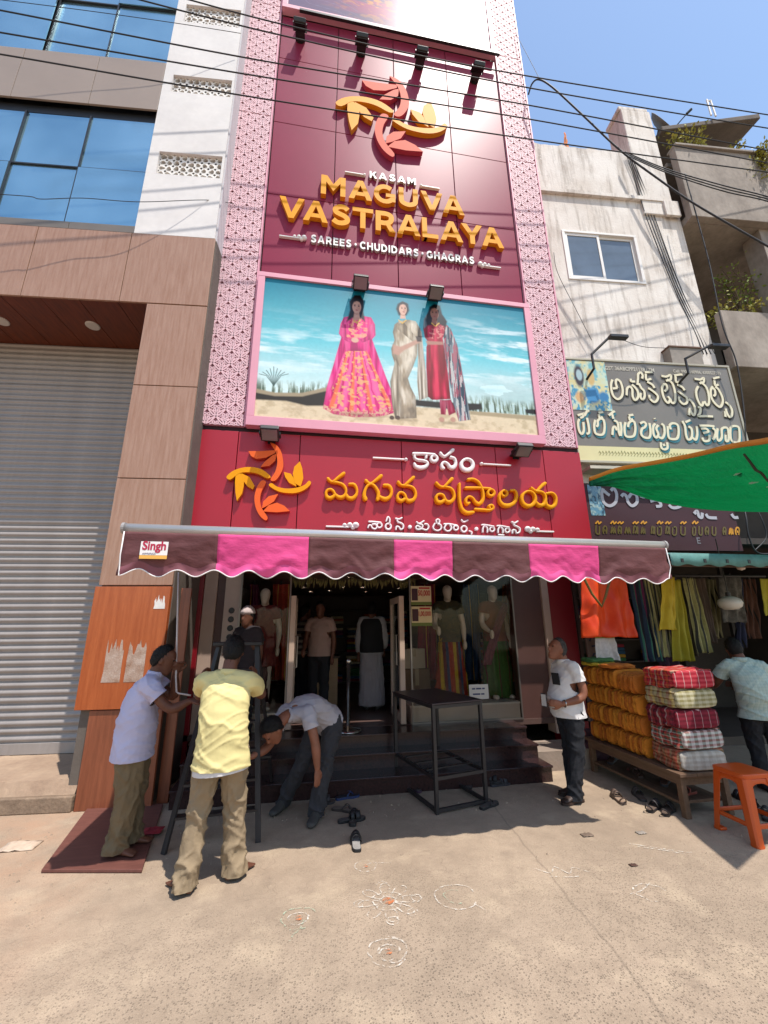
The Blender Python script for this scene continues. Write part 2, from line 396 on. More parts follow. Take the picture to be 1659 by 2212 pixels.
# torn paper left on the panels
PAPER = M('torn_paper', 'b9a79a', .9, col2='8f6f5a', vs=9, bump=.4, bs=70, fine=.2)
PAPW = M('white_paper', 'd9d5cf', .9, var=.08, vs=20)
def scrap(pts, y, mat, label):
    o = tag(MB().prism(pts, y-.003, y).build('paper_scrap', mat), label, 'paper')
    o.location = LB.location; o.rotation_euler = LB.rotation_euler
def rag(cx, z0, w, h, seed, top=.25):
    r = random.Random(seed); n = 14; p = [(cx-w/2+r.uniform(-.006, .006), z0+h*(.15+.45*k/3)) for k in (3, 2, 1, 0)]
    p = [(cx-w/2, z0), (cx+w/2, z0)]+[(cx+w/2+r.uniform(-.012, .006), z0+h*k/4) for k in (1, 2, 3)]
    p += [(cx+w/2-w*k/n, z0+h*(1-top*r.random())) for k in range(1, n)]
    p += [(cx-w/2+r.uniform(-.006, .012)+.02*(k-1)/3, z0+h*k/4) for k in (3, 2, 1)]
    return p
scrap(rag(-.50, 1.19, .19, .44, 1, .35), -.035, PAPER, 'larger torn paper scrap on orange wood panel, left one')
scrap(rag(-.27, 1.19, .19, .46, 2, .4), -.035, PAPER, 'torn paper scrap on orange wood panel, behind the leaning man')
scrap(rag(-.10, 1.95, .12, .17, 3, .7), -.035, PAPW, 'small white torn paper near top of orange wood panel')
# ------------------------------------------------------------------ main shop building
ACP = M('maroon_panel', '812a42', .40, var=.05, vs=1.2, spec=.13)
RED = M('crimson_panel', '9c1024', .42, var=.04, vs=1.0, spec=.5)
REDP = M('dark_red_pillar', '7a0a18', .35, var=.06, vs=1.5)
PINK = M('pink_panel', 'cf8f9e', .5, var=.04, vs=2)
PINKB = M('lattice_back', 'b07f8e', .75, var=.1, vs=3)
PINKL = M('lattice_pink', 'd6b0b6', .6, var=.05, vs=2)
CREAM = M('cream_pillar', 'a78f80', .6, var=.08, vs=3)
GRAN = M('dark_granite', '3a2524', .22, col2='241818', vs=40, det=6, fine=.3)
XL, XR, YF = -1.73, 4.03, 5.46
TOP = 16.6
SB = thing('clothing_shop_building', 'narrow maroon shop building with pink lattice columns and red fascia', 'building')
box('core_wall', XL+.02, XR-.02, YF+.06, 12, 3.0, TOP, FILL, SB)
box('side_wall', XR-.018, XR, YF+.05, 12, 2.95, TOP, RED, SB)
box('side_wall', XL, XL+.018, YF+.05, 12, 2.95, TOP, RED, SB)
# maroon cladding panels of the upper front
xs = [-.985, .105, 1.195, 2.285, 3.375]; zz = [7.0, 8.66, 10.33, 12.0, 13.2]
for i in range(4):
    for j in range(4):
        o = box('cladding_panel', xs[i]+.006, xs[i+1]-.006, YF-.0, YF+.04, zz[j]+.006, zz[j+1]-.006, ACP, SB, .004)
        o.rotation_euler = (0, 0, 0)
box('cladding_panel', xs[0], xs[-1], YF+.01, YF+.045, 15.6, TOP, ACP, SB)
# crimson fascia panels
fx = [XL, F(516, 935, YF).x, F(649, 945, YF).x, F(867, 965, YF).x, F(1069, 970, YF).x, F(1173, 985, YF).x, XR]
for a, b in zip(fx, fx[1:]):
    box('fascia_panel', a+.005, b-.005, YF, YF+.05, 2.92, 4.335, RED, SB, .004)
box('dark_joint', XL+.01, XR-.01, YF+.02, YF+.055, 4.33, 4.40, M('joint_dark', '2b1216', .8), SB)
# pink lattice columns: cut-through arabesque plates over a back darkened to act as shadow
T = .118
def ribbon(mb, pts, w, y, d=.012, closed=False):
    n = len(pts)
    vs = []; fs = []
    for i in range(n):
        a = pts[(i-1) % n] if closed or i > 0 else pts[i]; b = pts[(i+1) % n] if closed or i < n-1 else pts[i]
        t = np.array(b, float)-np.array(a, float); t /= np.linalg.norm(t)+1e-9; nn = np.array((-t[1], t[0]))*w/2
        p = np.array(pts[i], float)
        for q, yy in ((p-nn, y+d), (p-nn, y), (p+nn, y), (p+nn, y+d)): vs.append((q[0], yy, q[1]))
    for i in range(n if closed else n-1):
        k = (i+1) % n
        for j in range(3): fs.append((i*4+j, k*4+j, k*4+j+1, i*4+j+1))
    mb.add(vs, fs)
def lattice(mb, x0, x1, z0, z1):
    nx = max(1, round((x1-x0)/T)); tx = (x1-x0)/nx; nzz = round((z1-z0)/T); tz = (z1-z0)/nzz
    for i in range(nx):
        for j in range(nzz):
            cx, cz = x0+(i+.5)*tx, z0+(j+.5)*tz; s = (1 if (i+j) % 2 else -1)
            # leaf shaped diagonals, a ring, and small scrolls
            ribbon(mb, [(cx-s*tx*.5, cz-tz*.5), (cx-s*tx*.12, cz-tz*.30), (cx+s*tx*.18, cz+tz*.05), (cx+s*tx*.5, cz+tz*.5)], .021, YF-.030, .02)
            ribbon(mb, [(cx-s*tx*.5, cz-tz*.5), (cx-s*tx*.30, cz-tz*.08), (cx+s*tx*.02, cz+tz*.20), (cx+s*tx*.5, cz+tz*.5)], .018, YF-.0285, .02)
            ribbon(mb, [(cx+s*tx*(.30+.14*math.cos(a)), cz+tz*(-.28+.15*math.sin(a))) for a in [2*PI*k/7 for k in range(7)]], .0165, YF-.0275, .018, True)
            ribbon(mb, [(cx-s*tx*(.28-.13*math.cos(a)), cz+tz*(.28+.14*math.sin(a))) for a in [2*PI*k/7+.4 for k in range(7)]], .0165, YF-.0265, .018, True)
            ribbon(mb, [(cx-s*tx*.5, cz+tz*.5), (cx-s*tx*.40, cz+tz*.12), (cx-s*tx*.5, cz-tz*.15)], .016, YF-.0255, .016)
            ribbon(mb, [(cx+s*tx*.5, cz-tz*.5), (cx+s*tx*.12, cz-tz*.44), (cx-s*tx*.14, cz-tz*.5)], .016, YF-.0252, .016)
for x0, x1 in ((XL+.075, -1.03), (3.42, XR-.06)):
    box('lattice_back', x0-.03, x1+.03, YF+.0, YF+.04, 4.40, TOP, PINKB, SB)
    zc = [4.40, 7.4, 10.4, 13.4, TOP]
    for a, b in zip(zc, zc[1:]):
        mb = MB(); lattice(mb, x0+.01, x1-.01, a+.01, b-.01)
        o = mb.build('lattice_screen', PINKL, SB); o['kind'] = 'stuff'
    for xe in (x0-.025, x1): box('lattice_edge', xe, xe+.025, YF-.034, YF+.03, 4.40, TOP, PINK, SB)
for xa, xb in ((XL+.018, XL+.05), (XR-.034, XR-.018)):
    box('edge_trim', xa, xb, YF-.01, YF+.05, 4.40, TOP, RED, SB)

# ------------------------------------------------------------------ printed billboards: vertex-coloured flat prints
class Paint:
    def __init__(s, nu, nv, asp):
        s.nu, s.nv = nu, nv; s.asp = asp
        U, V = np.meshgrid(np.linspace(0, 1, nu), np.linspace(0, 1, nv)); s.U, s.V = U*asp, V   # V down
        s.c = np.zeros((nv, nu, 3))
    def noise(s, fx, fy, seed=0, octv=4):
        r = np.random.RandomState(seed); out = np.zeros_like(s.U); amp = 1.; tot = 0
        for o in range(octv):
            gx = max(2, int(fx*2**o)+2); gy = max(2, int(fy*2**o)+2); g = r.rand(gy+1, gx+1)
            x = s.U/s.asp*(gx-1); y = s.V*(gy-1); i = x.astype(int).clip(0, gx-1); j = y.astype(int).clip(0, gy-1); a = x-i; b = y-j
            a = a*a*(3-2*a); b = b*b*(3-2*b)
            out += amp*((g[j, i]*(1-a)+g[j, i+1]*a)*(1-b)+(g[j+1, i]*(1-a)+g[j+1, i+1]*a)*b); tot += amp; amp *= .55
        return out/tot
    def mix(s, mask, col):
        c = np.array(lin(col)) if isinstance(col, str) else col
        s.c = s.c*(1-mask[..., None])+c*mask[..., None]
    def poly(s, pts, soft=.0025):
        P = np.array(pts, float); n = len(P); inside = np.zeros(s.U.shape, bool); d = np.full(s.U.shape, 9.)
        for i in range(n):
            a, b = P[i], P[(i+1) % n]; e = b-a
            cond = ((a[1] > s.V) != (b[1] > s.V)) & (s.U < (b[0]-a[0])*(s.V-a[1])/(b[1]-a[1]+1e-12)+a[0]); inside ^= cond
            t = (((s.U-a[0])*e[0]+(s.V-a[1])*e[1])/(e@e+1e-12)).clip(0, 1)
            d = np.minimum(d, np.hypot(s.U-a[0]-t*e[0], s.V-a[1]-t*e[1]))
        sd = np.where(inside, d, -d); return (.5+sd/(2*soft)).clip(0, 1)
    def ell(s, cx, cy, rx, ry, soft=.1):
        return ((1-np.hypot((s.U-cx)/rx, (s.V-cy)/ry))/soft).clip(0, 1)
    def line(s, pts, w, soft=.002):
        d = np.full(s.U.shape, 9.)
        for a, b in zip(pts, pts[1:]):
            a = np.array(a); e = np.array(b)-a; t = (((s.U-a[0])*e[0]+(s.V-a[1])*e[1])/(e@e+1e-12)).clip(0, 1)
            d = np.minimum(d, np.hypot(s.U-a[0]-t*e[0], s.V-a[1]-t*e[1]))
        return (.5+(w/2-d)/(2*soft)).clip(0, 1)
    def build(s, name, mat, parent, x0, x1, z0, z1, y):
        nu, nv = s.nu, s.nv; i, j = np.meshgrid(np.arange(nu), np.arange(nv))
        v = np.stack([x0+(x1-x0)*i/(nu-1), np.full(i.shape, y), z1-(z1-z0)*j/(nv-1)], -1).reshape(-1, 3)
        a = (j*nu+i)[:-1, :-1].ravel(); f = np.stack([a, a+nu, a+nu+1, a+1], 1)
        me = bpy.data.meshes.new(name); me.from_pydata(v.tolist(), [], f.tolist()); me.materials.append(mat)
        at = me.color_attributes.new('Col', 'FLOAT_COLOR', 'POINT')
        at.data.foreach_set('color', np.concatenate([s.c.reshape(-1, 3), np.ones((nu*nv, 1))], 1).astype(np.float32).ravel())
        return link(bpy.data.objects.new(name, me), parent)
def homog(src, dst):
    A = []
    for (x, y), (u, v) in zip(src, dst):
        A += [[x, y, 1, 0, 0, 0, -u*x, -u*y, -u], [0, 0, 0, x, y, 1, -v*x, -v*y, -v]]
    h = np.linalg.svd(np.array(A, float))[2][-1].reshape(3, 3)
    return lambda x, y: tuple((h @ (x, y, 1))[:2]/(h @ (x, y, 1))[2])

BX0, BX1, BZ0, BZ1 = -.99, 3.40, 4.42, 6.92
BB = thing('billboard', 'big pink framed billboard print of three women in festive dress on a beach', 'billboard', (0, 0, 0))
fw = .10
box('frame_rail', BX0, BX1, YF-.13, YF-.002, BZ1-fw*.6, BZ1+.02, PINK, BB, .004)
box('frame_rail', BX0, BX1, YF-.13, YF-.002, BZ0-.04, BZ0+fw, PINK, BB, .004)
box('frame_stile', BX0, BX0+fw, YF-.128, YF-.003, BZ0+fw+.001, BZ1-fw*.6-.001, PINK, BB, .004)
box('frame_stile', BX1-fw, BX1, YF-.128, YF-.003, BZ0+fw+.001, BZ1-fw*.6-.001, PINK, BB, .004)
asp = (BX1-BX0-2*fw)/(BZ1-BZ0-1.6*fw)
pt = Paint(640, 360, asp)
hm = homog([(290, 118), (1425, 250), (1495, 825), (240, 738)], [(0, 0), (asp, 0), (asp, 1), (0, 1)])
def H(*ps): return [hm(x, y) for x, y in ps]
V = pt.V; U = pt.U
g = lambda c: np.array(lin(c))
sk = np.where((V < .45)[..., None], g('17748a')*(1-V/.45)[..., None]+g('6cbcc6')*(V/.45)[..., None], g('6cbcc6')*(1-(V-.45)/.35)[..., None].clip(0, 1)+g('c9dfdc')*((V-.45)/.35)[..., None].clip(0, 1))
pt.c = sk
cl = ((pt.noise(5, 16, 3, 5)-.50)*5).clip(0, 1)*np.exp(-((V-.52)/.17)**2)
pt.mix(cl*.75, 'e8f0ee')
cl = ((pt.noise(7, 22, 8, 5)-.53)*6).clip(0, 1)*((V-.08)*5).clip(0, 1)*((U/asp-.55)*3).clip(0, 1)*(V < .6)
pt.mix(cl*.7, 'eef3f2')
pt.mix(((V-.50)/.2).clip(0, 1)*np.exp(-((U/asp-.92)/.18)**2)*.5*(pt.noise(6, 9, 4) > .45), '8fa9a6')
# sand, reeds and driftwood
sand = ((V-.86+.02*pt.noise(8, 2, 5))*60).clip(0, 1)
reed = pt.noise(150, 10, 11, 2)
rz_ = (V-(.70+.07*pt.noise(9, 1, 6)))*14
pt.mix((rz_.clip(0, 1)*(reed > .42)*(1-sand))*np.where((U/asp < .27) | (U/asp > .74), .85, .45), '8a9a86')
pt.mix((rz_.clip(0, 1)*(reed > .56)*(1-sand))*np.where((U/asp < .27) | (U/asp > .74), .9, .3), '54604e')
pt.mix(sand, 'd3c2a2')
pt.mix(sand*((pt.noise(40, 30, 7)-.45)*4).clip(0, 1)*.6, 'ab9876')
pt.mix(pt.poly(H((245, 625), (330, 640), (450, 640), (555, 615), (570, 690), (470, 690), (380, 668), (245, 662)), .006), '3c362c')
pt.mix(pt.poly(H((245, 612), (330, 630), (450, 632), (556, 606), (560, 622), (450, 648), (330, 646), (245, 630)), .005), '9d8f74')
pt.mix(pt.poly(H((940, 660), (1040, 670), (1240, 680), (1245, 705), (1180, 712), (950, 690)), .006), '3a342b')
pt.mix(pt.poly(H((1190, 712), (1480, 735), (1480, 755), (1190, 728)), .005), 'a39475')
pt.mix(pt.poly(H((1435, 705), (1485, 705), (1485, 728), (1440, 722)), .004), '332e27')
for k in range(9):
    x = 325+math.sin(k*2.3)*8; pt.mix(pt.line(H((326, 600), (326+(k-4)*8, 555), (326+(k-4)*16, 515+abs(k-4)*8)), .004), '4c5d55')
# the three printed figures, generic, traced as soft shapes
def HW(*ps): return [hm((970+x*.5357-600)/.7233, (920+y*.5357-800)/.7230) for x, y in ps]
def gown(pts, c1, c2, nseed, fr, sh=.75, streak=3):
    P_ = HW(*pts); m = pt.poly(P_, .003); f = pt.noise(fr, streak, nseed, 3); e = pt.poly(P_, .03)
    pt.mix(m, c1); pt.mix(m*((f-.45)*4).clip(0, 1), c2); pt.c *= (1-m*(1-e)*sh)[..., None]
    pt.c *= (1-m*.4*((.44-f)*6).clip(0, 1))[..., None]; return m
SKINP = 'c79a83'
def head(cx, cy, rx, ry, hairpoly, hair, skin=SKINP, tilt=0):
    pt.mix(pt.poly(HW(*hairpoly), .006), hair)
    c = HW((cx, cy))[0]; ex = HW((cx+rx, cy))[0][0]-c[0]; ey = HW((cx, cy+ry))[0][1]-c[1]
    pt.mix(pt.poly(HW((cx-rx*.4, cy+ry*.6), (cx+rx*.4, cy+ry*.6), (cx+rx*.6, cy+ry*1.55), (cx-rx*.6, cy+ry*1.55)), .004), skin); pt.mix(pt.ell(c[0], c[1]+ey*.95, ex*.6, ey*.18, .6)*.5, '7a4d3c')
    pt.mix(pt.ell(c[0], c[1], ex*.86, ey*.98, .10), skin); pt.mix(pt.ell(c[0]+ex*.45, c[1]+ey*.1, ex*.35, ey*.8, .8)*.45, '8a5a48')
    pt.mix(pt.poly(HW((cx-rx*.95, cy-ry*.05), (cx-rx*.5, cy-ry*.62), (cx, cy-ry*.75), (cx+rx*.5, cy-ry*.62), (cx+rx*.95, cy-ry*.05), (cx+rx*.85, cy-ry*.9), (cx, cy-ry*1.2), (cx-rx*.85, cy-ry*.9)), .005), hair)
    for q in (-.36, .36):
        pt.mix(pt.ell(c[0]+q*ex+tilt*ex, c[1]-ey*.10, ex*.22, ey*.085, .4), '2a1816'); pt.mix(pt.ell(c[0]+q*ex+tilt*ex, c[1]-ey*.27, ex*.26, ey*.05, .5)*.9, '3a2420')
    pt.mix(pt.ell(c[0]+tilt*ex+ex*.06, c[1]+ey*.17, ex*.12, ey*.16, .6)*.55, '9a6650'); pt.mix(pt.ell(c[0]+tilt*ex, c[1]+ey*.46, ex*.30, ey*.10, .5), '8f3a3e')
# gown with a flared panelled skirt
GW = [(165,172),(200,165),(285,165),(325,172),(348,215),(352,280),(330,305),(345,380),(400,500),(450,620),(475,720),(460,750),(380,770),(230,775),(100,755),(42,720),(60,620),(100,500),(140,380),(155,300),(135,270),(145,210)]
gown(GW, 'd92a74', 'ee5a9c', 21, 70)
skm = pt.poly(HW((178, 372), (298, 372), (352, 480), (425, 640), (455, 735), (380, 768), (230, 772), (100, 752), (60, 725), (95, 600), (140, 470)), .006)
ap = HW((236, 230))[0]; ang = np.arctan2(U-ap[0], V-ap[1]); fl_ = np.cos(ang*62+pt.noise(20, 20, 29, 2)*2.5)
pt.mix(skm*(fl_*.5+.5).clip(0, 1)*.85, 'f0709a'); pt.mix(skm*((np.cos(ang*31+1.2)-.55)*3).clip(0, 1)*.8, 'e0752e'); pt.mix(skm*((-fl_-.5)*2).clip(0, 1)*.6, 'a81656')
pt.mix(skm*((pt.noise(90, 60, 23, 2)-.57)*9).clip(0, 1)*.75, 'd8b070')
hem = pt.poly(HW((48, 700), (100, 722), (230, 738), (380, 732), (466, 700), (474, 725), (460, 750), (380, 770), (230, 775), (100, 755), (42, 722)), .004); pt.mix(hem*.6, 'b8456a'); pt.mix(hem*(pt.noise(150, 70, 24, 2) > .48), 'd0a08a')
gown([(150,290),(182,292),(165,380),(110,545),(66,645),(60,605),(108,440)], 'e02a80', 'f26aa8', 27, 90, .5); gown([(306,290),(330,302),(402,500),(452,640),(420,640),(350,480)], 'e02a80', 'f26aa8', 28, 90, .5)
bod = pt.poly(HW((180, 185), (240, 195), (300, 185), (305, 295), (172, 295)), .006); pt.mix(bod*((pt.noise(90, 70, 25, 2)-.48)*6).clip(0, 1)*.7, 'e8b07a')
gown([(165,300),(308,300),(300,375),(175,375)], 'd02c78', 'e85a94', 30, 60, .5)
for pl_a in ([(150,215),(175,215),(180,290),(215,312),(200,325),(160,305)], [(340,215),(315,215),(300,285),(262,308),(275,325),(330,300)]): gown(pl_a, 'e63a88', 'f478ac', 33, 60, .8)
pt.mix(pt.ell(*HW((230, 309))[0], .028, .022, .3), 'd0a590'); pt.mix(pt.poly(HW((212, 165), (270, 165), (262, 190), (220, 190)), .005), 'b98a78')
head(240, 108, 32, 44, [(198, 75), (225, 38), (262, 38), (284, 75), (280, 140), (290, 200), (262, 175), (215, 175), (180, 200), (200, 130)], '2a2226', 'b48d7e')
# cream sari
gown([(465,215),(490,195),(545,185),(590,195),(618,240),(625,300),(602,335),(600,400),(575,470),(545,540),(560,590),(590,650),(598,780),(500,785),(495,700),(480,600),(490,520),(450,400),(445,360),(465,310),(455,260)], 'a5967e', 'd2c8b4', 31, 55, .9, 8)
gown([(600,210),(625,260),(640,400),(670,650),(612,675),(600,560),(605,420)], '978a76', 'd6cdbd', 32, 150, .5)
gown([(440,560),(470,430),(500,480),(490,600),(500,785),(470,785),(450,690)], '9c8f79', 'dad0bc', 34, 120, .5)
gown([(470,215),(520,200),(600,300),(590,330),(480,240)], '8f7f66', 'c9bda6', 35, 90, .6)
pt.mix(pt.poly(HW((455, 335), (500, 348), (605, 302), (624, 318), (520, 372), (490, 400), (455, 390)), .006), 'b58f7c'); pt.mix(pt.poly(HW((590, 285), (628, 285), (626, 318), (600, 318)), .005), '4a3f38')
head(514, 120, 28, 38, [(474, 120), (482, 92), (510, 76), (545, 90), (552, 130), (535, 160), (490, 160)], '1f1817', 'c9a08c', .15)
# red tunic and striped stole
gown([(640,180),(665,140),(672,215),(650,300),(634,240)], '5f6a70', 'b0b4b2', 46, 110, .5)
gown([(665,215),(700,205),(770,215),(780,300),(760,340),(790,560),(800,665),(690,670),(665,650),(655,480),(655,350),(665,320),(645,290),(640,240)], 'a31a38', 'cf3c54', 41, 60, .85)
pt.mix(pt.poly(HW((668, 220), (772, 220), (772, 300), (660, 300)), .005)*((pt.noise(90, 60, 47, 2)-.5)*6).clip(0, 1)*.7, 'd08a80')
gown([(735,670),(775,672),(770,760),(742,758)], '9c2340', 'c86a7c', 42, 60); gown([(770,672),(802,668),(832,745),(790,765)], '9c2340', 'c86a7c', 43, 60)
ST_ = [(775,215),(800,240),(840,340),(880,560),(920,790),(850,800),(820,700),(790,540),(760,340),(752,300)]
gown(ST_, '47545e', '98a0a4', 44, 170, .6); pt.mix(pt.poly(HW(*ST_), .003)*(pt.noise(190, 14, 45, 2) > .58)*.8, 'a0525c'); pt.mix(pt.poly(HW(*ST_), .003)*(pt.noise(210, 10, 48, 2) > .62)*.7, 'c8c8c2')
pt.mix(pt.poly(HW((650, 312), (752, 318), (756, 336), (660, 336)), .005), 'a8796a')
head(702, 145, 30, 42, [(660, 150), (672, 108), (700, 88), (735, 100), (748, 150), (778, 195), (770, 228), (735, 212), (690, 215), (660, 220), (650, 185)], '1f1818', '8f6453')
for fx_ in (748, 815): pt.mix(pt.ell(*HW((fx_, 790))[0], .022, .022, .4), 'b48c78')
for fx_ in (450, 485): pt.mix(pt.ell(*HW((fx_, 778))[0], .02, .018, .4), '5a4a40')
for cx_, cy_ in ((690, 305), (890, 305), (1036, 318)):
    pt.mix(pt.line(H((cx_-16, cy_), (cx_, cy_+14), (cx_+16, cy_)), .008), 'c9a24a')
pt.mix(pt.ell(*hm(700, 730), .20, .02, .8)*.5, '6b5a42'); pt.mix(pt.ell(*hm(905, 752), .10, .016, .8)*.5, '6b5a42'); pt.mix(pt.ell(*hm(1110, 768), .12, .016, .8)*.5, '6b5a42')
pt.c = (pt.c-.02).clip(0, 1)*(.95+.10*pt.noise(120, 70, 50, 2))[..., None]
pt.build('print', Mattr('billboard_vinyl', .38, .45), BB, BX0+fw, BX1-fw, BZ0+fw, BZ1-fw*.6, YF-.10)

# upper billboard, only its lower part shows in the picture; a rail of lamps runs in front
UB = thing('upper_billboard', 'glare-washed mauve billboard at the top of the maroon front', 'billboard')
ux0, ux1, uz0, uz1 = -.985, 3.36, 13.22, 15.6
box('frame_rail', ux0, ux1, YF-.13, YF-.002, uz0, uz0+.10, PINK, UB, .004); box('frame_rail', ux0, ux1, YF-.13, YF-.002, uz1-.1, uz1, PINK, UB, .004)
box('frame_stile', ux0, ux0+.1, YF-.128, YF-.003, uz0+.101, uz1-.101, PINK, UB, .004); box('frame_stile', ux1-.1, ux1, YF-.128, YF-.003, uz0+.101, uz1-.101, PINK, UB, .004)
up = Paint(260, 140, 1.9); U2, V2 = up.U/1.9, up.V
up.c = np.broadcast_to(g('6d6076'), up.c.shape).copy()
up.mix((U2*1.2-.25).clip(0, 1), '5a4a56')
fl = np.exp(-((U2-.42)/.2)**2-((V2-.55)/.42)**2)*((up.noise(9, 12, 61, 4)-.40)*5).clip(0, 1); up.mix(fl.clip(0, 1), 'a8566e')
up.mix((np.exp(-((U2-.40)/.16)**2-((V2-.5)/.4)**2)*((up.noise(30, 30, 62, 3)-.52)*7).clip(0, 1)).clip(0, 1), 'c98a4a')
for k in range(7): up.mix(up.line([(.0, .15+.09*k), (.18, .3+.1*k), (.42, .38+.09*k), (.62, .62+.06*k)], .004)*.5, '8f86a0')
up.mix((np.exp(-((U2-.55)/.1)**2)*np.exp(-((V2-.8)/.3)**2))*.5, 'b9808e')
up.build('print', Mattr('upper_vinyl', .26, .14), UB, ux0+.1, ux1-.1, uz0+.1, uz1-.1, YF-.10)

# ------------------------------------------------------------------ raised letters
def glyph(ch, off):
    c = bpy.data.curves.new('g', 'FONT'); c.body = ch; c.size = 1; c.offset = off; c.resolution_u = 4
    o = bpy.data.objects.new('g', c); COL.objects.link(o)
    dg = bpy.context.evaluated_depsgraph_get(); me = bpy.data.meshes.new_from_object(o.evaluated_get(dg))
    COL.objects.unlink(o); bpy.data.objects.remove(o); bpy.data.curves.remove(c)
    return me
def extrude_flat(me, sx, sz, x, z, y0, y1, xmin, zmin, name, mats, parent, bevel=.0):
    """flat glyph mesh -> solid letter standing on the wall; front faces mats[0], edges mats[1]"""
    bm = bmesh.new(); bm.from_mesh(me); bmesh.ops.remove_doubles(bm, verts=bm.verts, dist=1e-5)
    for v in bm.verts: v.co = Vector((x+(v.co.x-xmin)*sx, y0, z+(v.co.y-zmin)*sz))
    bm.normal_update()
    for f in list(bm.faces):
        if f.normal.y > 0: f.normal_flip()
    src = list(bm.faces)
    r = bmesh.ops.extrude_face_region(bm, geom=src)
    for e in r['geom']:
        if isinstance(e, bmesh.types.BMVert): e.co.y = y1
    bmesh.ops.recalc_face_normals(bm, faces=bm.faces)
    for f in bm.faces: f.smooth = False; f.material_index = 1 if abs(f.normal.y) < .5 else 0
    m2 = bpy.data.meshes.new(name); bm.to_mesh(m2); bm.free()
    for mt in mats: m2.materials.append(mt)
    return link(bpy.data.objects.new(name, m2), parent)

def arc(cx, cy, rx, ry, a0, a1, n=12): return [(cx+rx*math.cos(math.radians(a0+(a1-a0)*k/n)), cy+ry*math.sin(math.radians(a0+(a1-a0)*k/n))) for k in range(n+1)]
def rect(x0, y0, x1, y1): return [(x0, y0), (x1, y0), (x1, y1), (x0, y1)]
# bold capitals: outlines (P) and thick curves (C) on a cap height of 1
CAPS = {
 'M': (1.10, [rect(0,0,.23,1), rect(.87,0,1.10,1), [(.0,1),(.27,1),(.55,.58),(.55,.22),(.20,.72)], [(1.10,1),(.83,1),(.55,.58),(.55,.22),(.90,.72)]], []),
 'A': (1.06, [[(0,0),(.24,0),(.63,1),(.41,1)], [(1.06,0),(.82,0),(.43,1),(.65,1)], [(.22,.20),(.84,.20),(.77,.39),(.29,.39)]], []),
 'G': (1.02, [rect(.56,.36,1.0,.55), rect(.80,.12,1.0,.40)], [arc(.52,.5,.41,.395,48,340,18)]),
 'U': (.90, [], [[(.115,1),(.115,.42),(.17,.21),(.45,.11),(.73,.21),(.785,.42),(.785,1)]]),
 'V': (1.06, [[(0,1),(.25,1),(.53,.27),(.81,1),(1.06,1),(.64,0),(.42,0)]], []),
 'S': (.82, [], [[(.72,.78),(.57,.89),(.36,.89),(.19,.78),(.20,.63),(.37,.54),(.56,.47),(.70,.35),(.68,.20),(.50,.11),(.28,.11),(.09,.23)]]),
 'T': (.92, [rect(0,.80,.92,1), rect(.345,0,.575,.82)], []),
 'R': (.90, [rect(0,0,.23,1), [(.40,.44),(.63,.40),(.90,0),(.63,0)]], [[(.2,.895),(.48,.895),(.67,.82),(.71,.66),(.64,.50),(.45,.425),(.2,.425)]]),
 'L': (.74, [rect(0,0,.23,1), rect(.1,0,.74,.205)], []),
 'Y': (1.02, [[(0,1),(.27,1),(.51,.61),(.75,1),(1.02,1),(.625,.40),(.625,0),(.395,0),(.395,.40)]], []),
 'K': (.95, [rect(0,0,.23,1), [(.64,1),(.91,1),(.46,.50),(.2,.26),(.2,.53)], [(.36,.60),(.54,.70),(.95,0),(.67,0)]], []),
 'E': (.76, [rect(0,0,.23,1), rect(.1,0,.76,.2), rect(.1,.41,.70,.59), rect(.1,.8,.76,1)], []),
 'C': (.90, [], [arc(.50,.5,.40,.395,42,318,18)]),
 'H': (.92, [rect(0,0,.23,1), rect(.69,0,.92,1), rect(.1,.405,.8,.6)], []),
 'D': (.95, [rect(0,0,.23,1)], [[(.15,.895),(.42,.895),(.70,.78),(.83,.5),(.70,.22),(.42,.105),(.15,.105)]]),
 'I': (.23, [rect(0,0,.23,1)], []),
 'W': (1.4, [[(0,1),(.23,1),(.40,.38),(.58,1),(.80,1),(.98,.38),(1.15,1),(1.4,1),(1.1,0),(.88,0),(.69,.62),(.50,0),(.28,0)]], []),
 'O': (1.04, [], [arc(.52,.5,.41,.395,0,360,22)]),
 '•': (.34, [arc(.17,.5,.17,.17,0,337,15)], [])}
def cap_letter(ch, x, z, sx, sz, y0, y1, mats, parent, wt=1.):
    w, polys, curves = CAPS[ch]; mb = MB(); e = 0
    for p in polys:
        q = [(x+a*sx, z+b*sz) for a, b in p]; k = len(q); mb.prism(q, y0+.0012*e, y1-.0004*e); mb.m[-k-2:] = [0, 0]+[1]*k; e += 1
    for c in curves:
        P = crom(c, 4) if len(c) < 14 else [np.array(v) for v in c]; n = len(P); vs = []; fs = []; ms = []
        for i in range(n):
            t = P[min(i+1, n-1)]-P[max(i-1, 0)]; t = t/np.linalg.norm(t); nn = np.array((-t[1], t[0]))*.115
            for q, yy in ((P[i]-nn, y1-.0004*e), (P[i]-nn, y0+.0012*e), (P[i]+nn, y0+.0012*e), (P[i]+nn, y1-.0004*e)): vs.append((x+q[0]*sx, yy, z+q[1]*sz))
        for i in range(n-1):
            for j in range(3): fs.append((i*4+j, (i+1)*4+j, (i+1)*4+j+1, i*4+j+1)); ms.append(0 if j == 1 else 1)
        fs += [(0, 1, 2, 3), ((n-1)*4+3, (n-1)*4+2, (n-1)*4+1, (n-1)*4)]; ms += [1, 1]
        mb.add(vs, fs); mb.m[-len(fs):] = ms; e += 1
    return mb.build('letter', mats, parent)
KERN = {'AV': -.16, 'VA': -.16, 'LA': -.02, 'AY': -.18, 'YA': -.18, 'ST': -.02, 'TR': -.02, 'AL': -.04, 'RA': -.06, 'AG': -.06, 'KA': -.06}
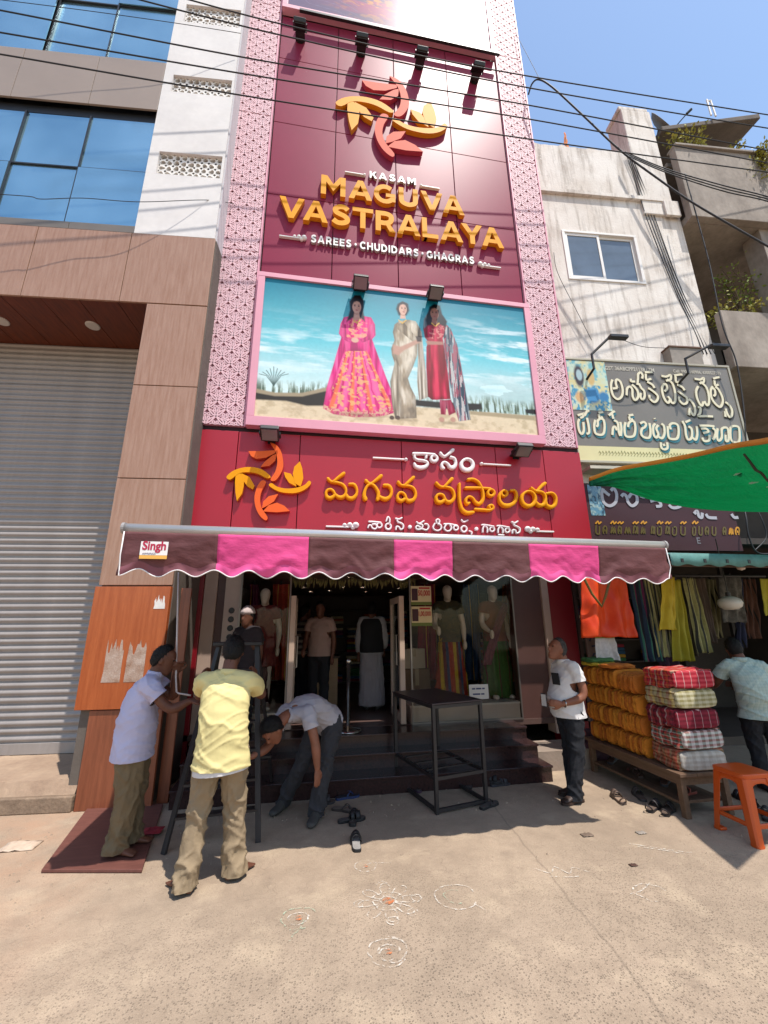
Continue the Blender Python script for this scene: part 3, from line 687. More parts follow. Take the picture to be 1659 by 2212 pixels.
def text_line(s, x0, x1, z0, z1, y0, y1, mats, label, off=0, gap=.16, name='raised_lettering', cat='lettering', wsp=.30):
    ox = (x0+x1)/2; root = thing(name, label, cat, (ox, y1, z0)); adv = 0; pos = []
    for i, ch in enumerate(s):
        if ch == ' ': adv += wsp; continue
        pos.append((ch, adv)); adv += CAPS[ch][0]+gap+KERN.get(s[i:i+2], 0)
    adv -= gap; sx = (x1-x0)/adv
    for ch, a in pos: cap_letter(ch, x0-ox+a*sx, 0, sx, z1-z0, y0-y1, 0, mats, root)
    return root
YEL = M('yellow_acrylic', 'dc9410', .55, var=.03, spec=.12); YED = M('orange_edge', 'd6870f', .4)
WHT = M('white_acrylic', 'ddd8d2', .4); WHD = M('white_edge', 'a8a29c', .5)
def c2(x, y, Y=5.37): return F(483.86+x*.41665, y*.41665, Y)
def line2(s, a, b, top, bot, label, depth=.10, **k):
    A = c2(*a); B = c2(*b); zt = (c2(*top).z); zb = (c2(*bot).z)
    return text_line(s, A.x, B.x, zb, zt, YF-depth, YF-.004, k.pop('mats', [YEL, YED]), label, **k)
line2('MAGUVA', (503, 960), (1248, 1100), (505, 902), (502, 1000), 'upper row of large yellow raised capitals on the maroon front', .085, gap=.15)
line2('VASTRALAYA', (285, 1060), (1450, 1250), (660, 1068), (700, 1178), 'lower and wider row of large yellow raised capitals on the maroon front', .085, gap=.13)
line2('KASAM', (757, 890), (998, 935), (757, 873), (760, 908), 'small white raised capitals above the yellow name on maroon front', .05, gap=.28, mats=[WHT, WHD])
line2('SAREES • CHUDIDARS • GHAGRAS', (450, 1230), (1302, 1350), (455, 1204), (452, 1243), 'thin row of small white raised capitals under the yellow name', .05, gap=.22, mats=[WHT, WHD])
def bar2(a, b, lab, dot=None, Y=YF, h=.022, conv=c2, scroll=None):
    A, B = conv(*a), conv(*b); t = thing('sign_bar', lab, 'sign bar', ((A.x+B.x)/2, YF, A.z))
    z = (A.z+B.z)/2-A.z; ox = (A.x+B.x)/2
    box('bar', A.x-ox, B.x-ox, -.05, -.004, z-h/2, z+h/2, [WHT][0], t, .004)
    for d in (dot or []):
        MB().lathe([(0, -.06), (.022, -.055), (.026, -.03), (.022, -.004), (0, -.003)], (d-ox, 0, z), 12, axis='Y').build('knob', WHT, t, smooth=True)
    if scroll:
        d, s = scroll
        for k, (dx, dz, r) in enumerate(((0, .03, .045), (.08, .03, .038), (.15, .025, .03), (.04, -.005, .03))):
            MB().lathe([(0, -.058+k*.002), (r*.8, -.055+k*.002), (r, -.03), (r*.9, -.004), (0, -.003)], (d-ox+dx*s, 0, z+dz), 12, axis='Y').build('scroll', WHT, t, smooth=True)
bar2((628, 872), (730, 895), 'short white dash left of the small capitals on maroon front', [c2(730, 885).x])
bar2((1025, 945), (1122, 968), 'short white dash right of the small capitals on maroon front', [c2(1025, 945).x])
bar2((285, 1207), (400, 1222), 'white flourish bar at the left end of the thin capitals row', scroll=(c2(415, 1215).x, -1))
bar2((1340, 1360), (1442, 1380), 'white flourish bar at the right end of the thin capitals row', scroll=(c2(1335, 1358).x, 1))

# the four-leaf emblem, traced on the fascia and repeated larger above
def c7(x, y, Y=5.38): return F((350+x*.5425)*.69125, (1300+y*.5425)*.69125, Y)
ORA = M('coral_acrylic', 'd9602a', .6, var=.03, spec=.15); ORD = M('coral_edge', 'b5432a', .45)
CORA = M('coral_pink_acrylic', 'd0604a', .6, var=.03, spec=.1); CORD = M('coral_pink_edge', 'b0384a', .45)
EMB = {
 'o1': [[(915,152),(950,168),(978,215),(986,290),(962,345),(935,372),(912,364),(940,318),(952,262),(942,205),(915,160)],
        [(785,200),(850,200),(940,195),(938,212),(885,238),(832,245),(800,228)], [(947,214),(940,255),(905,285),(855,291),(878,262),(922,226)]],
 'y1': [[(658,350),(690,318),(740,298),(800,292),(862,306),(912,345),(892,357),(842,332),(790,322),(732,328),(682,364)],
        [(712,332),(738,328),(760,345),(758,400),(748,445),(718,487),(710,440),(707,380)], [(744,327),(792,350),(820,400),(810,420),(778,402),(752,365)]],
 'o2': [[(862,370),(887,380),(862,430),(852,480),(862,530),(895,580),(884,600),(850,572),(826,522),(820,462),(836,405)],
        [(868,548),(902,512),(950,497),(992,515),(1024,546),(950,553)], [(863,530),(870,490),(902,460),(957,447),(932,490),(892,516)]],
 'y2': [[(920,385),(950,405),(1000,416),(1060,412),(1108,396),(1134,371),(1146,387),(1112,421),(1060,441),(1000,441),(950,429),(903,398)],
        [(1052,385),(1041,330),(1050,290),(1082,259),(1096,300),(1102,355),(1086,404)], [(990,320),(1030,330),(1055,368),(1062,404),(1020,382),(996,347)]]}
def emblem(tr, y0, y1, label, mo, my):
    t = thing('emblem', label, 'emblem', (tr(900, 380)[0], y1, tr(900, 380)[1])); ox, oz = tr(900, 380)
    for k, sh in EMB.items():
        for q, s in enumerate(sh):
            p = [(a-ox, b-oz) for a, b in (tr(x, y) for x, y in s)]
            p = [tuple(v) for v in crom(p, 3, True)[:-1]] if q == 0 else p
            mb = MB(); n0 = len(p); mb.prism(p, y0-y1+.002*q, 0); mb.m = [0, 0]+[1]*n0
            mb.build('leaf', mo if k[0] == 'o' else my, t)
emblem(lambda x, y: (c7(x, y).x, c7(x, y).z), YF-.07, YF-.004, 'smaller orange and yellow four-leaf emblem on the red fascia', [ORA, ORD], [YEL, YED])
_l, _r, _t, _b = c7(658, 350).x, c7(1146, 387).x, c7(915, 152).z, c7(884, 600).z
_L, _Rr, _T, _B = c2(578, 540).x, c2(1158, 660).x, c2(880, 398).z, c2(870, 812).z
emblem(lambda x, y: (_L+(c7(x, y).x-_l)/(_r-_l)*(_Rr-_L), _B+(c7(x, y).z-_b)/(_t-_b)*(_T-_B)), YF-.09, YF-.004, 'larger coral and yellow four-leaf emblem high on the maroon front', [CORA, CORD], [YEL, YED])

# regional script as rounded strokes; points may carry a third value, the local stroke weight
def w3(pts): return [tuple(p) if len(p) > 2 else (p[0], p[1], 1.) for p in pts]
def stroke(mb, pts, w, y0, y1, closed=False, n=5):
    P = crom(w3(pts), n, closed)
    if closed: P = P[:-1]
    k = len(P); rings = []
    def ring(c, nn, s, yf):
        ww = w*c[2] if len(c) > 2 else w
        return [(c[0]+nn[0]*o*s, yy, c[1]+nn[1]*o*s) for o, yy in ((-ww, y1), (-ww, y0+w*.5), (-ww*.66, y0+w*.10), (0, yf), (ww*.66, y0+w*.10), (ww, y0+w*.5), (ww, y1))]
    tn = []
    for i in range(k):
        a = P[(i-1) % k] if closed or i > 0 else P[i]; b = P[(i+1) % k] if closed or i < k-1 else P[i]
        t = (b-a)[:2]; t = t/(np.linalg.norm(t)+1e-9); tn.append(t)
    def shift(p, t, e): return np.array((p[0]+t[0]*w*p[2]*e, p[1]+t[1]*w*p[2]*e, p[2]))
    if not closed:
        t = tn[0]; nn = (-t[1], t[0])
        for s, e in ((.25, .97), (.7, .7)): rings.append(ring(shift(P[0], -t, e), nn, s, y0+w*.3*(1-s)))
    for i in range(k): rings.append(ring(P[i], (-tn[i][1], tn[i][0]), 1, y0))
    if not closed:
        t = tn[-1]; nn = (-t[1], t[0])
        for s, e in ((.7, .7), (.25, .97)): rings.append(ring(shift(P[-1], t, e), nn, s, y0+w*.3*(1-s)))
    nr = len(rings); vs = [v for r in rings for v in r]
    fs = [(i*7+j, ((i+1) % nr)*7+j, ((i+1) % nr)*7+j+1, i*7+j+1) for i in range(nr if closed else nr-1) for j in range(6)]
    mb.add(vs, fs)
def circ(cx, cy, rx, ry=None, lo=1., hi=1.):
    ry = ry or rx; return [(cx+rx*math.cos(a), cy+ry*math.sin(a), hi+(lo-hi)*(.5+.5*math.sin(a))) for a in [2*PI*k/10 for k in range(10)]]
def script(glyphs, w, y0, y1, mat, label, name='raised_lettering'):
    """glyphs: (survey frame, strokes)"""
    pts = [fr(p[0], p[1]) for fr, gl in glyphs for s in gl for p in s[0]]
    ox = sum(p[0] for p in pts)/len(pts); oz = min(p[1] for p in pts)
    t = thing(name, label, 'lettering', (ox, y1, oz)); e = 0
    for fr, gl in glyphs:
        mb = MB()
        for s in gl:
            e += 1; q = []
            for p in w3(s[0]): a, b = fr(p[0], p[1]); q.append((a-ox, b-oz, p[2]))
            stroke(mb, q, w, y0-y1+.0013*(e % 5), 0, bool(len(s) > 1 and s[1]))
        mb.build('letter', mat, t, smooth=True)
    return t
def cA(x, y): p = F((980+x*.48222)*.69125, (1380+y*.48222)*.69125, YF-.06); return (p.x, p.z)
def frame(x0, y0, sc, Y=YF-.06):
    def fn(x, y): p = F((x0+x*sc)*.69125, (y0+y*sc)*.69125, Y); return (p.x, p.z)
    return fn
K_, Y1_, Y2_, Z_ = frame(1280, 1390, .14467), frame(1000, 1460, .19289), frame(1340, 1480, .25316), frame(1130, 1605, .31947)
big = [
 (Y1_, [([(130,185,1.2),(165,220),(210,235),(290,170,1.1),(385,100,1.4)],), ([(210,240),(290,250),(370,280),(415,340),(422,400),(398,460,1.3),(340,490,1.5),(280,470,1.3),(240,430),(220,390),(175,358),(125,368),(98,412),(108,470,1.3),(155,498,1.5),(210,480,1.3),(245,440)],), ([(420,440,1.2),(455,490,1.4),(520,503,1.5),(575,465,1.4),(600,400),(590,330),(550,278,1.2),(480,272,1.1)],)]),
 (Y1_, [([(745,215,1.3),(785,250),(830,260),(890,220,1.1),(990,140,1.5)],), ([(830,270),(770,300),(728,380,1.2),(716,460,1.5),(735,515,1.8)],), ([(830,270),(890,310,1.1),(942,400,1.3),(945,470,1.4),(935,520,1.5)],), ([(955,470,1.2),(1010,500,1.4),(1070,513,1.6),(1130,480,1.4),(1160,410,1.1),(1150,340,1.2),(1110,297,1.3),(1040,290,1.2)],)]),
 (Y1_, [([(1270,240,1.3),(1310,285),(1370,290),(1430,240,1.2),(1515,165,1.4)],), ([(1350,300),(1430,300),(1510,330),(1550,400),(1548,470,1.2),(1510,528,1.5),(1440,543,1.6),(1400,510,1.2),(1380,450),(1340,412),(1290,412),(1258,460),(1268,518,1.4),(1320,543,1.5),(1372,515,1.2)],)]),
 (Y2_, [([(95,115,1.2),(130,150),(180,165),(230,120,1.1),(285,65,1.5)],), ([(150,165),(220,165),(285,190),(315,250),(308,310,1.3),(270,348,1.6),(225,343,1.3),(200,310),(180,268),(140,252),(102,268),(92,310,1.2),(112,348,1.5),(155,353,1.5),(195,325,1.2)],)]),
 (Y2_, [([(380,125),(380,200),(380,290,1.1),(390,370,1.2),(415,440,1.4),(470,483,1.6),(545,478,1.4)],), ([(490,70,1.2),(550,67,1.1),(610,97),(645,150),(670,220),(675,300,1.2),(650,355,1.5),(610,372,1.5),(570,340,1.2),(545,302),(505,283),(470,302),(460,345,1.1),(478,372,1.3),(500,362)],), ([(460,175,1.2),(560,175,1.2),(660,176),(760,184)],), (circ(770,236,40,40,1.2,.9), 1), ([(575,440,1.2),(660,445,1.1),(750,450),(797,428),(783,390),(745,398),(756,428)],)]),
 (Y2_, [(circ(935,242,36,36,1,.9), 1), ([(900,225),(876,275),(882,338,1.2),(922,383,1.6),(985,393,1.7),(1050,363,1.5),(1085,300,1.2),(1085,242),(1060,207),(1015,207)],)]),
 (Y2_, [([(1270,175,1.1),(1310,205),(1345,210),(1390,160,1.2),(1435,120,1.5)],), (circ(1235,308,84,92,1.6,.9), 1), ([(1330,217),(1400,227),(1440,270),(1443,330,1.2),(1418,383,1.5),(1365,388,1.4),(1328,355,1.1)],), ([(1455,245),(1520,237),(1565,272),(1575,330,1.1),(1558,388,1.4),(1510,412,1.6),(1462,390,1.3),(1447,345)],)]),
]
script(big, .0168, YF-.075, YF-.004, YEL, 'large yellow rounded regional script across the red fascia')
kas = [(K_, [([(90,180,1.2),(300,180),(540,198)],), (circ(540,282,66,66,1.3,.9), 1), ([(115,200),(118,270),(180,312),(300,328),(385,360),(392,420,1.2),(330,470,1.6),(230,485,1.7),(145,455,1.4),(112,400,1.1)],), ([(375,200),(362,272)],)]),
       (K_, [([(675,170,1.2),(720,220),(770,240),(840,190,1.1),(940,105,1.5)],), ([(900,255,1.1),(980,285),(1008,370,1.1),(985,450,1.6),(930,487,1.8),(880,465,1.5),(840,410,1.1),(790,372),(732,372),(702,420,1.1),(715,480,1.4),(735,495,1.4)],)]),
       (K_, [(circ(1255,415,128,122,1.9,1.), 1)])]
script(kas, .0172, YF-.06, YF-.004, WHT, 'white rounded regional script centred at the top of the red fascia')
sm = [(Z_, q) for q in (
 [([(66,132),(75,110),(96,112),(108,136),(138,145),(154,120),(138,98),(108,100)],), ([(75,72),(130,75),(190,82)],), (circ(178,108,24,24), 1)],
 [(circ(265,120,27,29,1.2), 1), ([(245,68),(260,28),(278,45),(278,84)],)],
 [([(338,42),(372,48),(398,36)],), ([(340,150),(346,122),(370,126),(386,150),(410,138),(412,105),(388,86),(360,76),(352,52)],)], [(circ(478,125,8,8,1.4,1.4), 1)],
 [([(545,76),(570,92),(615,66)],), ([(572,96),(602,108),(592,142),(552,150),(536,130),(552,114),(580,130)],), ([(600,145),(640,155),(662,128),(650,100),(625,96)],)],
 [([(722,92),(706,130),(726,156),(760,160),(786,138),(780,106),(755,95)],), ([(742,86),(736,60),(755,50),(770,65),(764,90)],)],
 [([(815,96),(870,96),(940,110)],), (circ(930,135,22,22), 1), ([(832,105),(816,140),(840,165),(872,160),(886,130),(872,106)],)],
 [(circ(1010,145,27,29,1.2), 1), ([(985,56),(1008,76),(1046,60)],), ([(1062,165),(1086,176),(1084,196)],)], [(circ(1132,145,8,8,1.4,1.4), 1)],
 [([(1185,105),(1215,105),(1300,120)],), ([(1210,110),(1196,140),(1194,176)],), ([(1216,110),(1240,140),(1240,176)],), (circ(1287,148,22,22), 1)],
 [([(1335,115),(1370,115),(1450,130)],), ([(1360,120),(1346,150),(1344,182)],), ([(1368,120),(1392,150),(1392,182)],), (circ(1437,158,22,22), 1), ([(1350,202),(1400,206)],)],
 [([(1480,76),(1510,86),(1536,70)],), ([(1485,186),(1490,156),(1515,160),(1526,186),(1555,175),(1558,140),(1530,120),(1506,110),(1496,86)],)])]
script(sm, .0108, YF-.04, YF-.004, WHT, 'thin white regional script just above the awning bar')
def cAv(x, y, Y=None): a, b = cA(x, y); return Vector((a, YF, b))
bar2((385, 103), (590, 110), 'white dash left of the white script on red fascia', [cA(600, 110)[0]], conv=cAv)
bar2((1105, 143), (1283, 150), 'white dash right of the white script on red fascia', [cA(1092, 138)[0]], conv=cAv)
bar2((80, 545), (230, 553), 'white flourish bar left of the thin script over the awning', conv=cAv, scroll=(cA(275, 540)[0], -1))
bar2((1450, 578), (1562, 583), 'white flourish bar right of the thin script over the awning', conv=cAv, scroll=(cA(1395, 572)[0], 1))

# ------------------------------------------------------------------ floodlights
LAMPG = M('lamp_glass', '6d6a66', .15, var=.1); 
def flood(px, py, label, tilt, up=1, reach=.27, w=.20):
    """lamp on an arm; (px, py) is the lamp body"""
    p = F(px, py, YF-reach); t = thing('floodlight', label, 'floodlight', (p.x, YF, p.z), 0, 'floodlights on the shop front')
    y = -reach
    MB().box(-w*.40, w*.40, y+.05, -.004, -.012, .012).build('arm', DARKM, t)
    box('wall_plate', -.05, .05, -.012, -.003, -.05, .05, DARKM, t)
    hd = MB().box(-w/2, w/2, -.04, .04, -.105, .105).build('head', DARKM, t, bevel=.012); hd.location = (0, y, 0); hd.rotation_euler = (tilt, 0, 0)
    s = -1
    gl = MB().box(-w/2+.02, w/2-.02, -.0445, -.041, -.085, .085).build('lens', LAMPG, hd)
    gl.location = (0, 0, 0)
    mb = MB()
    for k in range(6): mb.box(-w/2+.02, w/2-.02, .041, .055, -.09+k*.033, -.075+k*.033)
    mb.build('cooling_fin', DARKM, hd)
    mb = MB().box(-w/2-.018, w/2+.018, .09, .10, -.02, .02)
    for sx in (-1, 1): mb.box(sx*(w/2+.012)-.006, sx*(w/2+.012)+.006, -.02, .095, -.019, .019)
    mb.build('yoke', DARKM, t).location = (0, y, 0)
for i, (x, y) in enumerate(((648, 52), (782, 84), (911, 113), (1033, 145))):
    flood(x, y, ['leftmost', 'second from left', 'third from left', 'rightmost'][i]+' of four black floodlights under the top billboard', math.radians(-60), reach=.25, w=.22)
flood(779, 610, 'left black floodlight over the beach billboard', math.radians(60), reach=.27, w=.23)
flood(941, 632, 'right black floodlight over the beach billboard', math.radians(60), reach=.27, w=.23)
flood(583, 936, 'black floodlight above the small emblem on the fascia', math.radians(60), reach=.24, w=.24)
flood(1130, 972, 'black floodlight at the lower right corner of the beach billboard', math.radians(60), reach=.24, w=.24)
rl = F(640, 95, YF-.30); rr = F(1068, 160, YF-.30)
o = tag(MB().bar((0, 0, 0), (rr.x-rl.x+.25, 0, 0), .05, .05).build('lamp_rail', DARKM), 'dark square rail carrying the four upper floodlights', 'rail'); o.location = (rl.x, YF-.16, 13.14)
# ------------------------------------------------------------------ shop front below the fascia
YS = 6.0; FL = .47
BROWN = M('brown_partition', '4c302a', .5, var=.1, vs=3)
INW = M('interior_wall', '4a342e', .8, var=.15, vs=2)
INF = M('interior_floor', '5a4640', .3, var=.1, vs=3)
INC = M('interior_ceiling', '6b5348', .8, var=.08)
box('soffit', XL+.02, XR-.02, YF+.051, YS+.3, 2.93, 2.99, M('soffit_grey', '5f4f4a', .8, var=.1), SB)
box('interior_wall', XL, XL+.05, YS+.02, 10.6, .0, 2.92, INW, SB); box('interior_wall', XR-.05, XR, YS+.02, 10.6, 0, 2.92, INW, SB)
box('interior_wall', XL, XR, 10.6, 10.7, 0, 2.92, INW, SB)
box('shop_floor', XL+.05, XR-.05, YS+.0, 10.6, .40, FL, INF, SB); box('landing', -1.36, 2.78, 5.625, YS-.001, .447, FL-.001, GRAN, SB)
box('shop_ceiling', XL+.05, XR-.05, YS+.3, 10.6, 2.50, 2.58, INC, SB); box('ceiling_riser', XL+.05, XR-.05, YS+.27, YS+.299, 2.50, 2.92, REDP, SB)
box('red_pillar', -1.78, -1.47, YS, YS+.25, .06, 2.925, REDP, SB, .004)
box('red_pillar', 3.54, 3.945, YS, YS+.25, .06, 2.925, REDP, SB, .004)
box('pillar_foot', -1.76, -1.49, YS+.02, YS+.25, 0, .058, DARKM, SB); box('pillar_foot', 3.56, 3.93, YS+.02, YS+.25, 0, .058, DARKM, SB)
box('cream_pillar', -1.465, -1.30, YS+.03, YS+.25, FL, 2.925, CREAM, SB, .004)
box('brown_panel', -1.295, -1.20, YS+.06, YS+.25, FL, 2.925, BROWN, SB)
box('cream_panel', -1.195, -.99, YS+.04, YS+.2, FL, 2.925, M('cream_panel', 'b3a093', .6, var=.08), SB, .003)
for k in range(4):
    MB().lathe([(0, -.012), (.035, -.01), (.04, 0), (0, .001)], (-1.09, YS+.04, 1.62+.115*k), 14, axis='Y').build('wall_disc', DARKM, SB)
box('brown_panel', 2.96, 3.42, YS+.02, YS+.2, FL, 2.925, BROWN, SB)
box('cream_pillar', 3.425, 3.535, YS-.02, YS+.2, FL-.2, 2.925, CREAM, SB, .004)
# granite steps
st = thing('granite_steps', 'dark polished granite steps leading up to the shop door', 'steps', (1, 5.3, 0))
for k, (y0, y1, z0, z1) in enumerate(((5.05, 5.66, 0, .145), (5.34, 5.66, .17, .30), (5.60, 5.72, .32, .445))):
    box('riser', -2.35, 1.78, y0-5.3, y1-5.3, z0, z1, GRAN, st)
    box('tread', -2.36, 1.79, y0-5.3-.02, y1-5.3+(.0 if k < 2 else -.09), z1+.001, z1+.025, GRAN, st, .004)
t = tag(MB().box(-.40, .34, -.24, .26, 0, .22).build('concrete_block', M('worn_block', '8d7d70', .9, var=.15, bump=.4, bs=30)), 'low worn concrete block right of the granite steps', 'block'); t.location = (3.2, 5.62, 0)
# display plinths
pl = thing('display_plinth', 'cream window display plinth under the two sari mannequins', 'plinth', (2.15, 6.3, FL))
box('base', -.80, .78, -.28, .62, 0, .20, CREAM, pl, .004); box('top', -.81, .79, -.29, .63, .201, .225, M('plinth_top', 'b7a596', .5, var=.05), pl, .003)
pl = thing('display_plinth', 'plain display plinth behind the left shop window', 'plinth', (-.63, 6.35, FL))
box('base', -.34, .34, -.3, .45, 0, .18, CREAM, pl, .004); box('top', -.345, .345, -.305, .455, .181, .2, MC['plinth_top'], pl, .003)
# clear glass
def clear_glass():
    m = bpy.data.materials.new('clear_window_glass'); m.use_nodes = True; t = m.node_tree; N = t.nodes
    o = N['Material Output']; N.remove(N['Principled BSDF'])
    tr = N.new('ShaderNodeBsdfTransparent'); gl = N.new('ShaderNodeBsdfGlossy'); gl.inputs['Roughness'].default_value = .02
    tr.inputs[0].default_value = (.93, .95, .94, 1)
    fr = N.new('ShaderNodeFresnel'); fr.inputs[0].default_value = 1.22; mx = N.new('ShaderNodeMixShader')
    t.links.new(fr.outputs[0], mx.inputs[0]); t.links.new(tr.outputs[0], mx.inputs[1]); t.links.new(gl.outputs[0], mx.inputs[2]); t.links.new(mx.outputs[0], o.inputs[0])
    return m
CG = clear_glass()
for lab, x0, x1 in (('left shop window pane between cream panel and open door', -.985, -.31), ('right shop window pane in front of the sari mannequins', 1.36, 2.955)):
    w = thing('shop_window', lab, 'window', ((x0+x1)/2, YS, FL)); hx = (x1-x0)/2
    box('pane', -hx+.02, hx-.02, .0, .008, .02, 2.42, CG, w)
    for a in (-hx, hx-.02): box('frame_stile', a, a+.02, -.015, .02, 0, 2.44, M('steel_trim', '77706b', .35, metal=.7), w)
    box('frame_rail', -hx+.02, hx-.02, -.015, .02, 0, .02, MC['steel_trim'], w); box('frame_rail', -hx+.02, hx-.02, -.015, .02, 2.42, 2.44, MC['steel_trim'], w)
# open door leaves, seen almost edge on
DOORW = M('pale_door_wood', 'b59c8b', .55, var=.08, vs=4, st=(4, 4, 1))
for lab, x in (('open shop door leaf on the left side of the entrance', -.27), ('open shop door leaf on the right side of the entrance', 1.24)):
    d = thing('door', lab, 'door', (x, YS-.02, FL)); s = 1 if x > 0 else -1
    box('stile', -.035, .035, 0, .10, .01, 1.69, DOORW, d, .004); box('stile', -.03, .03, .70, .78, .01, 1.69, DOORW, d, .004)
    box('rail', -.028, .028, .101, .699, .01, .12, DOORW, d); box('rail', -.028, .028, .101, .699, 1.6, 1.69, DOORW, d)
    box('glass', -.005, .005, .101, .699, .121, 1.599, CG, d)
    MB().tube([(-s*.03, .06, .75), (-s*.07, .06, .75), (-s*.07, .06, 1.15), (-s*.03, .06, 1.15)], .011, 8).build('handle', MC['steel_trim'], d)
# ceiling lamps that are switched on inside
LAMPON = Memit('lamp_on', (1, .86, .68), 45)
k = 0
for y in (6.7, 7.5, 8.4, 9.4):
    for x in (-.15, .45, 1.05, 1.7):
        t = thing('ceiling_lamp', 'small lit round lamp in the dim shop ceiling', 'lamp', (x+.12*math.sin(k*2.3), y+.15*math.cos(k*1.7), 2.498), 0, 'ceiling lamps inside the shop')
        MB().lathe([(0, -.006), (.035, -.006), (.035, 0), (0, 0)], n=14).build('lens', LAMPON, t)
        MB().lathe([(.036, -.008), (.05, -.006), (.052, 0), (.036, 0)], n=14).build('ring', MC['steel_trim'], t); k += 1
# shelves of folded cloth along the back and the sides
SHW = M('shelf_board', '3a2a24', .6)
CLOTHS = [M('cloth_%d' % i, c, .85, var=.12, vs=9) for i, c in enumerate(('8a2230', 'b5872a', '2d4f6b', '3b6a3f', '7a3a6a', 'c2b199', '9a4a1e', '444150'))]
mb = MB().box(-.15, .15, -.16, .16, 0, .055)
stk0 = None
def shelf_unit(x, y, rz, w, label, seed, dens=.8):
    global stk0
    r = random.Random(seed); t = thing('shelf_unit', label, 'shelf', (x, y, FL), rz)
    box('side_panel', -w/2, -w/2+.03, 0, .36, 0, 1.98, SHW, t); box('side_panel', w/2-.03, w/2, 0, .36, 0, 1.98, SHW, t); box('back_panel', -w/2+.03, w/2-.03, .34, .36, 0, 1.98, SHW, t)
    for k in range(6):
        z = .05+k*.32; box('shelf_board', -w/2+.031, w/2-.031, .0, .338, z, z+.025, SHW, t)
        if k == 5: break
        n = int((w-.06)/.36)
        for q in range(n):
            if r.random() > dens: continue
            s = thing('folded_cloth_stack', 'stack of folded cloth on the dim shelves inside the shop', 'cloth stack', (0, 0, 0), rz, 'folded cloth on the shop shelves')
            px = -w/2+.03+(q+.5)*(w-.06)/n; m = Matrix.Rotation(rz, 4, 'Z'); p = m @ Vector((px, .17, 0)); s.location = (x+p.x, y+p.y, FL+z+.026)
            for j in range(r.randint(2, 5)):
                b = MB().box(-.15+r.uniform(0, .01), .15-r.uniform(0, .01), -.155, .155, j*.056+.001, j*.056+.053).build('folded_cloth', r.choice(CLOTHS), s, bevel=.012)
shelf_unit(1.15, 10.2, 0, 2.4, 'dim shelf unit on the back wall straight ahead of the door', 5)
shelf_unit(-.6, 10.2, 0, 1.1, 'dim shelf unit in the left back corner of the shop', 6)
shelf_unit(3.55, 8.1, math.radians(-90), 2.2, 'dim shelf unit along the right wall inside the shop', 7)
shelf_unit(-1.28, 8.3, math.radians(90), 2.2, 'dim shelf unit along the left wall inside the shop', 8)
ct = thing('counter', 'pale wooden sales counter inside the dim shop', 'counter', (.1, 7.9, FL))
box('body', -.45, .35, -.25, .25, 0, .75, M('counter_wood', '9a7a58', .5, var=.1, st=(1, 1, 8)), ct, .005); box('top', -.48, .38, -.28, .28, .751, .79, MC['shelf_board'], ct, .004)
# cartons behind the right-hand door
CARD = M('pale_carton', 'a8937f', .8, var=.06)
for lab, x, z, w in (('pale carton right of the open door, inside the window', 1.62, FL+.62, .36), ('larger brown carton under the pale carton inside the window', 1.66, FL, .42)):
    c = thing('carton', lab, 'carton', (x, 7.05, z)); h = .30 if z > 1 else .615
    box('body', -w/2, w/2, -.16, .16, 0, h, CARD if z > 1 else M('brown_carton', '6b4f3a', .8, var=.1), c, .006); box('tape', -.03, .03, -.162, .162, h*.6, h+.002, M('tape', '8a6f50', .3), c)
# flat text helper
def flat_text(s, cx, cz, width, y, mat, parent, name='print_line', off=.01, squash=1.):
    me = glyph(s, off); co = np.array([v.co[:] for v in me.vertices]); k = width/(co[:, 0].max()-co[:, 0].min()); mx = (co[:, 0].max()+co[:, 0].min())/2; my = (co[:, 1].max()+co[:, 1].min())/2
    for v in me.vertices: v.co = Vector(((v.co.x-mx)*k+cx, y, (v.co.y-my)*k*squash+cz))
    me.materials.clear(); me.materials.append(mat); return link(bpy.data.objects.new(name, me), parent)
PYEL = M('poster_cream', 'c9b58a', .6, var=.05); PRED = M('poster_red', 'a3201f', .6); PDK = M('poster_dark', '3a1520', .6)
for lab, z, tx in (('upper price poster on the window by the open door', 2.165, '50,000'), ('lower price poster on the window by the open door', 1.875, '1,00,000')):
    p = F(909, 1277, YS-.01); t = thing('poster', lab, 'poster', (p.x, YS-.018, z)); w, h = .30, .27
    box('sheet', -w/2, w/2, 0, .003, -h/2, h/2, PYEL, t)
    box('picture', -w/2+.01, -.05, -.002, -.0005, -.07, .10, PDK, t); box('band', -w/2, w/2, -.002, -.0005, -h/2, -h/2+.045, M('poster_band', '5f6a2a', .6), t)
    flat_text(tx, .045, .03, .18, -.0026, PRED, t, off=.03, squash=1.6); box('headline', -.03, .13, -.002, -.0005, .095, .12, PRED, t)
p = F(1034, 1494, YS-.02); t = thing('notice_card', 'small white notice card with two printed lines on the right window', 'notice', (p.x, YS-.03, p.z))
box('card', -.14, .14, 0, .004, -.095, .095, M('notice_white', 'cfc9bf', .7), t)
for k, ln in enumerate(((-.1, -.04, .05, .1), (-.09, .03, .09))):
    for a, b in zip(ln, ln[1:]): box('print_line', a, b-.012, -.002, -.0005, .03-.07*k, .05-.07*k, M('print_blue', '3b3d63', .6), t)

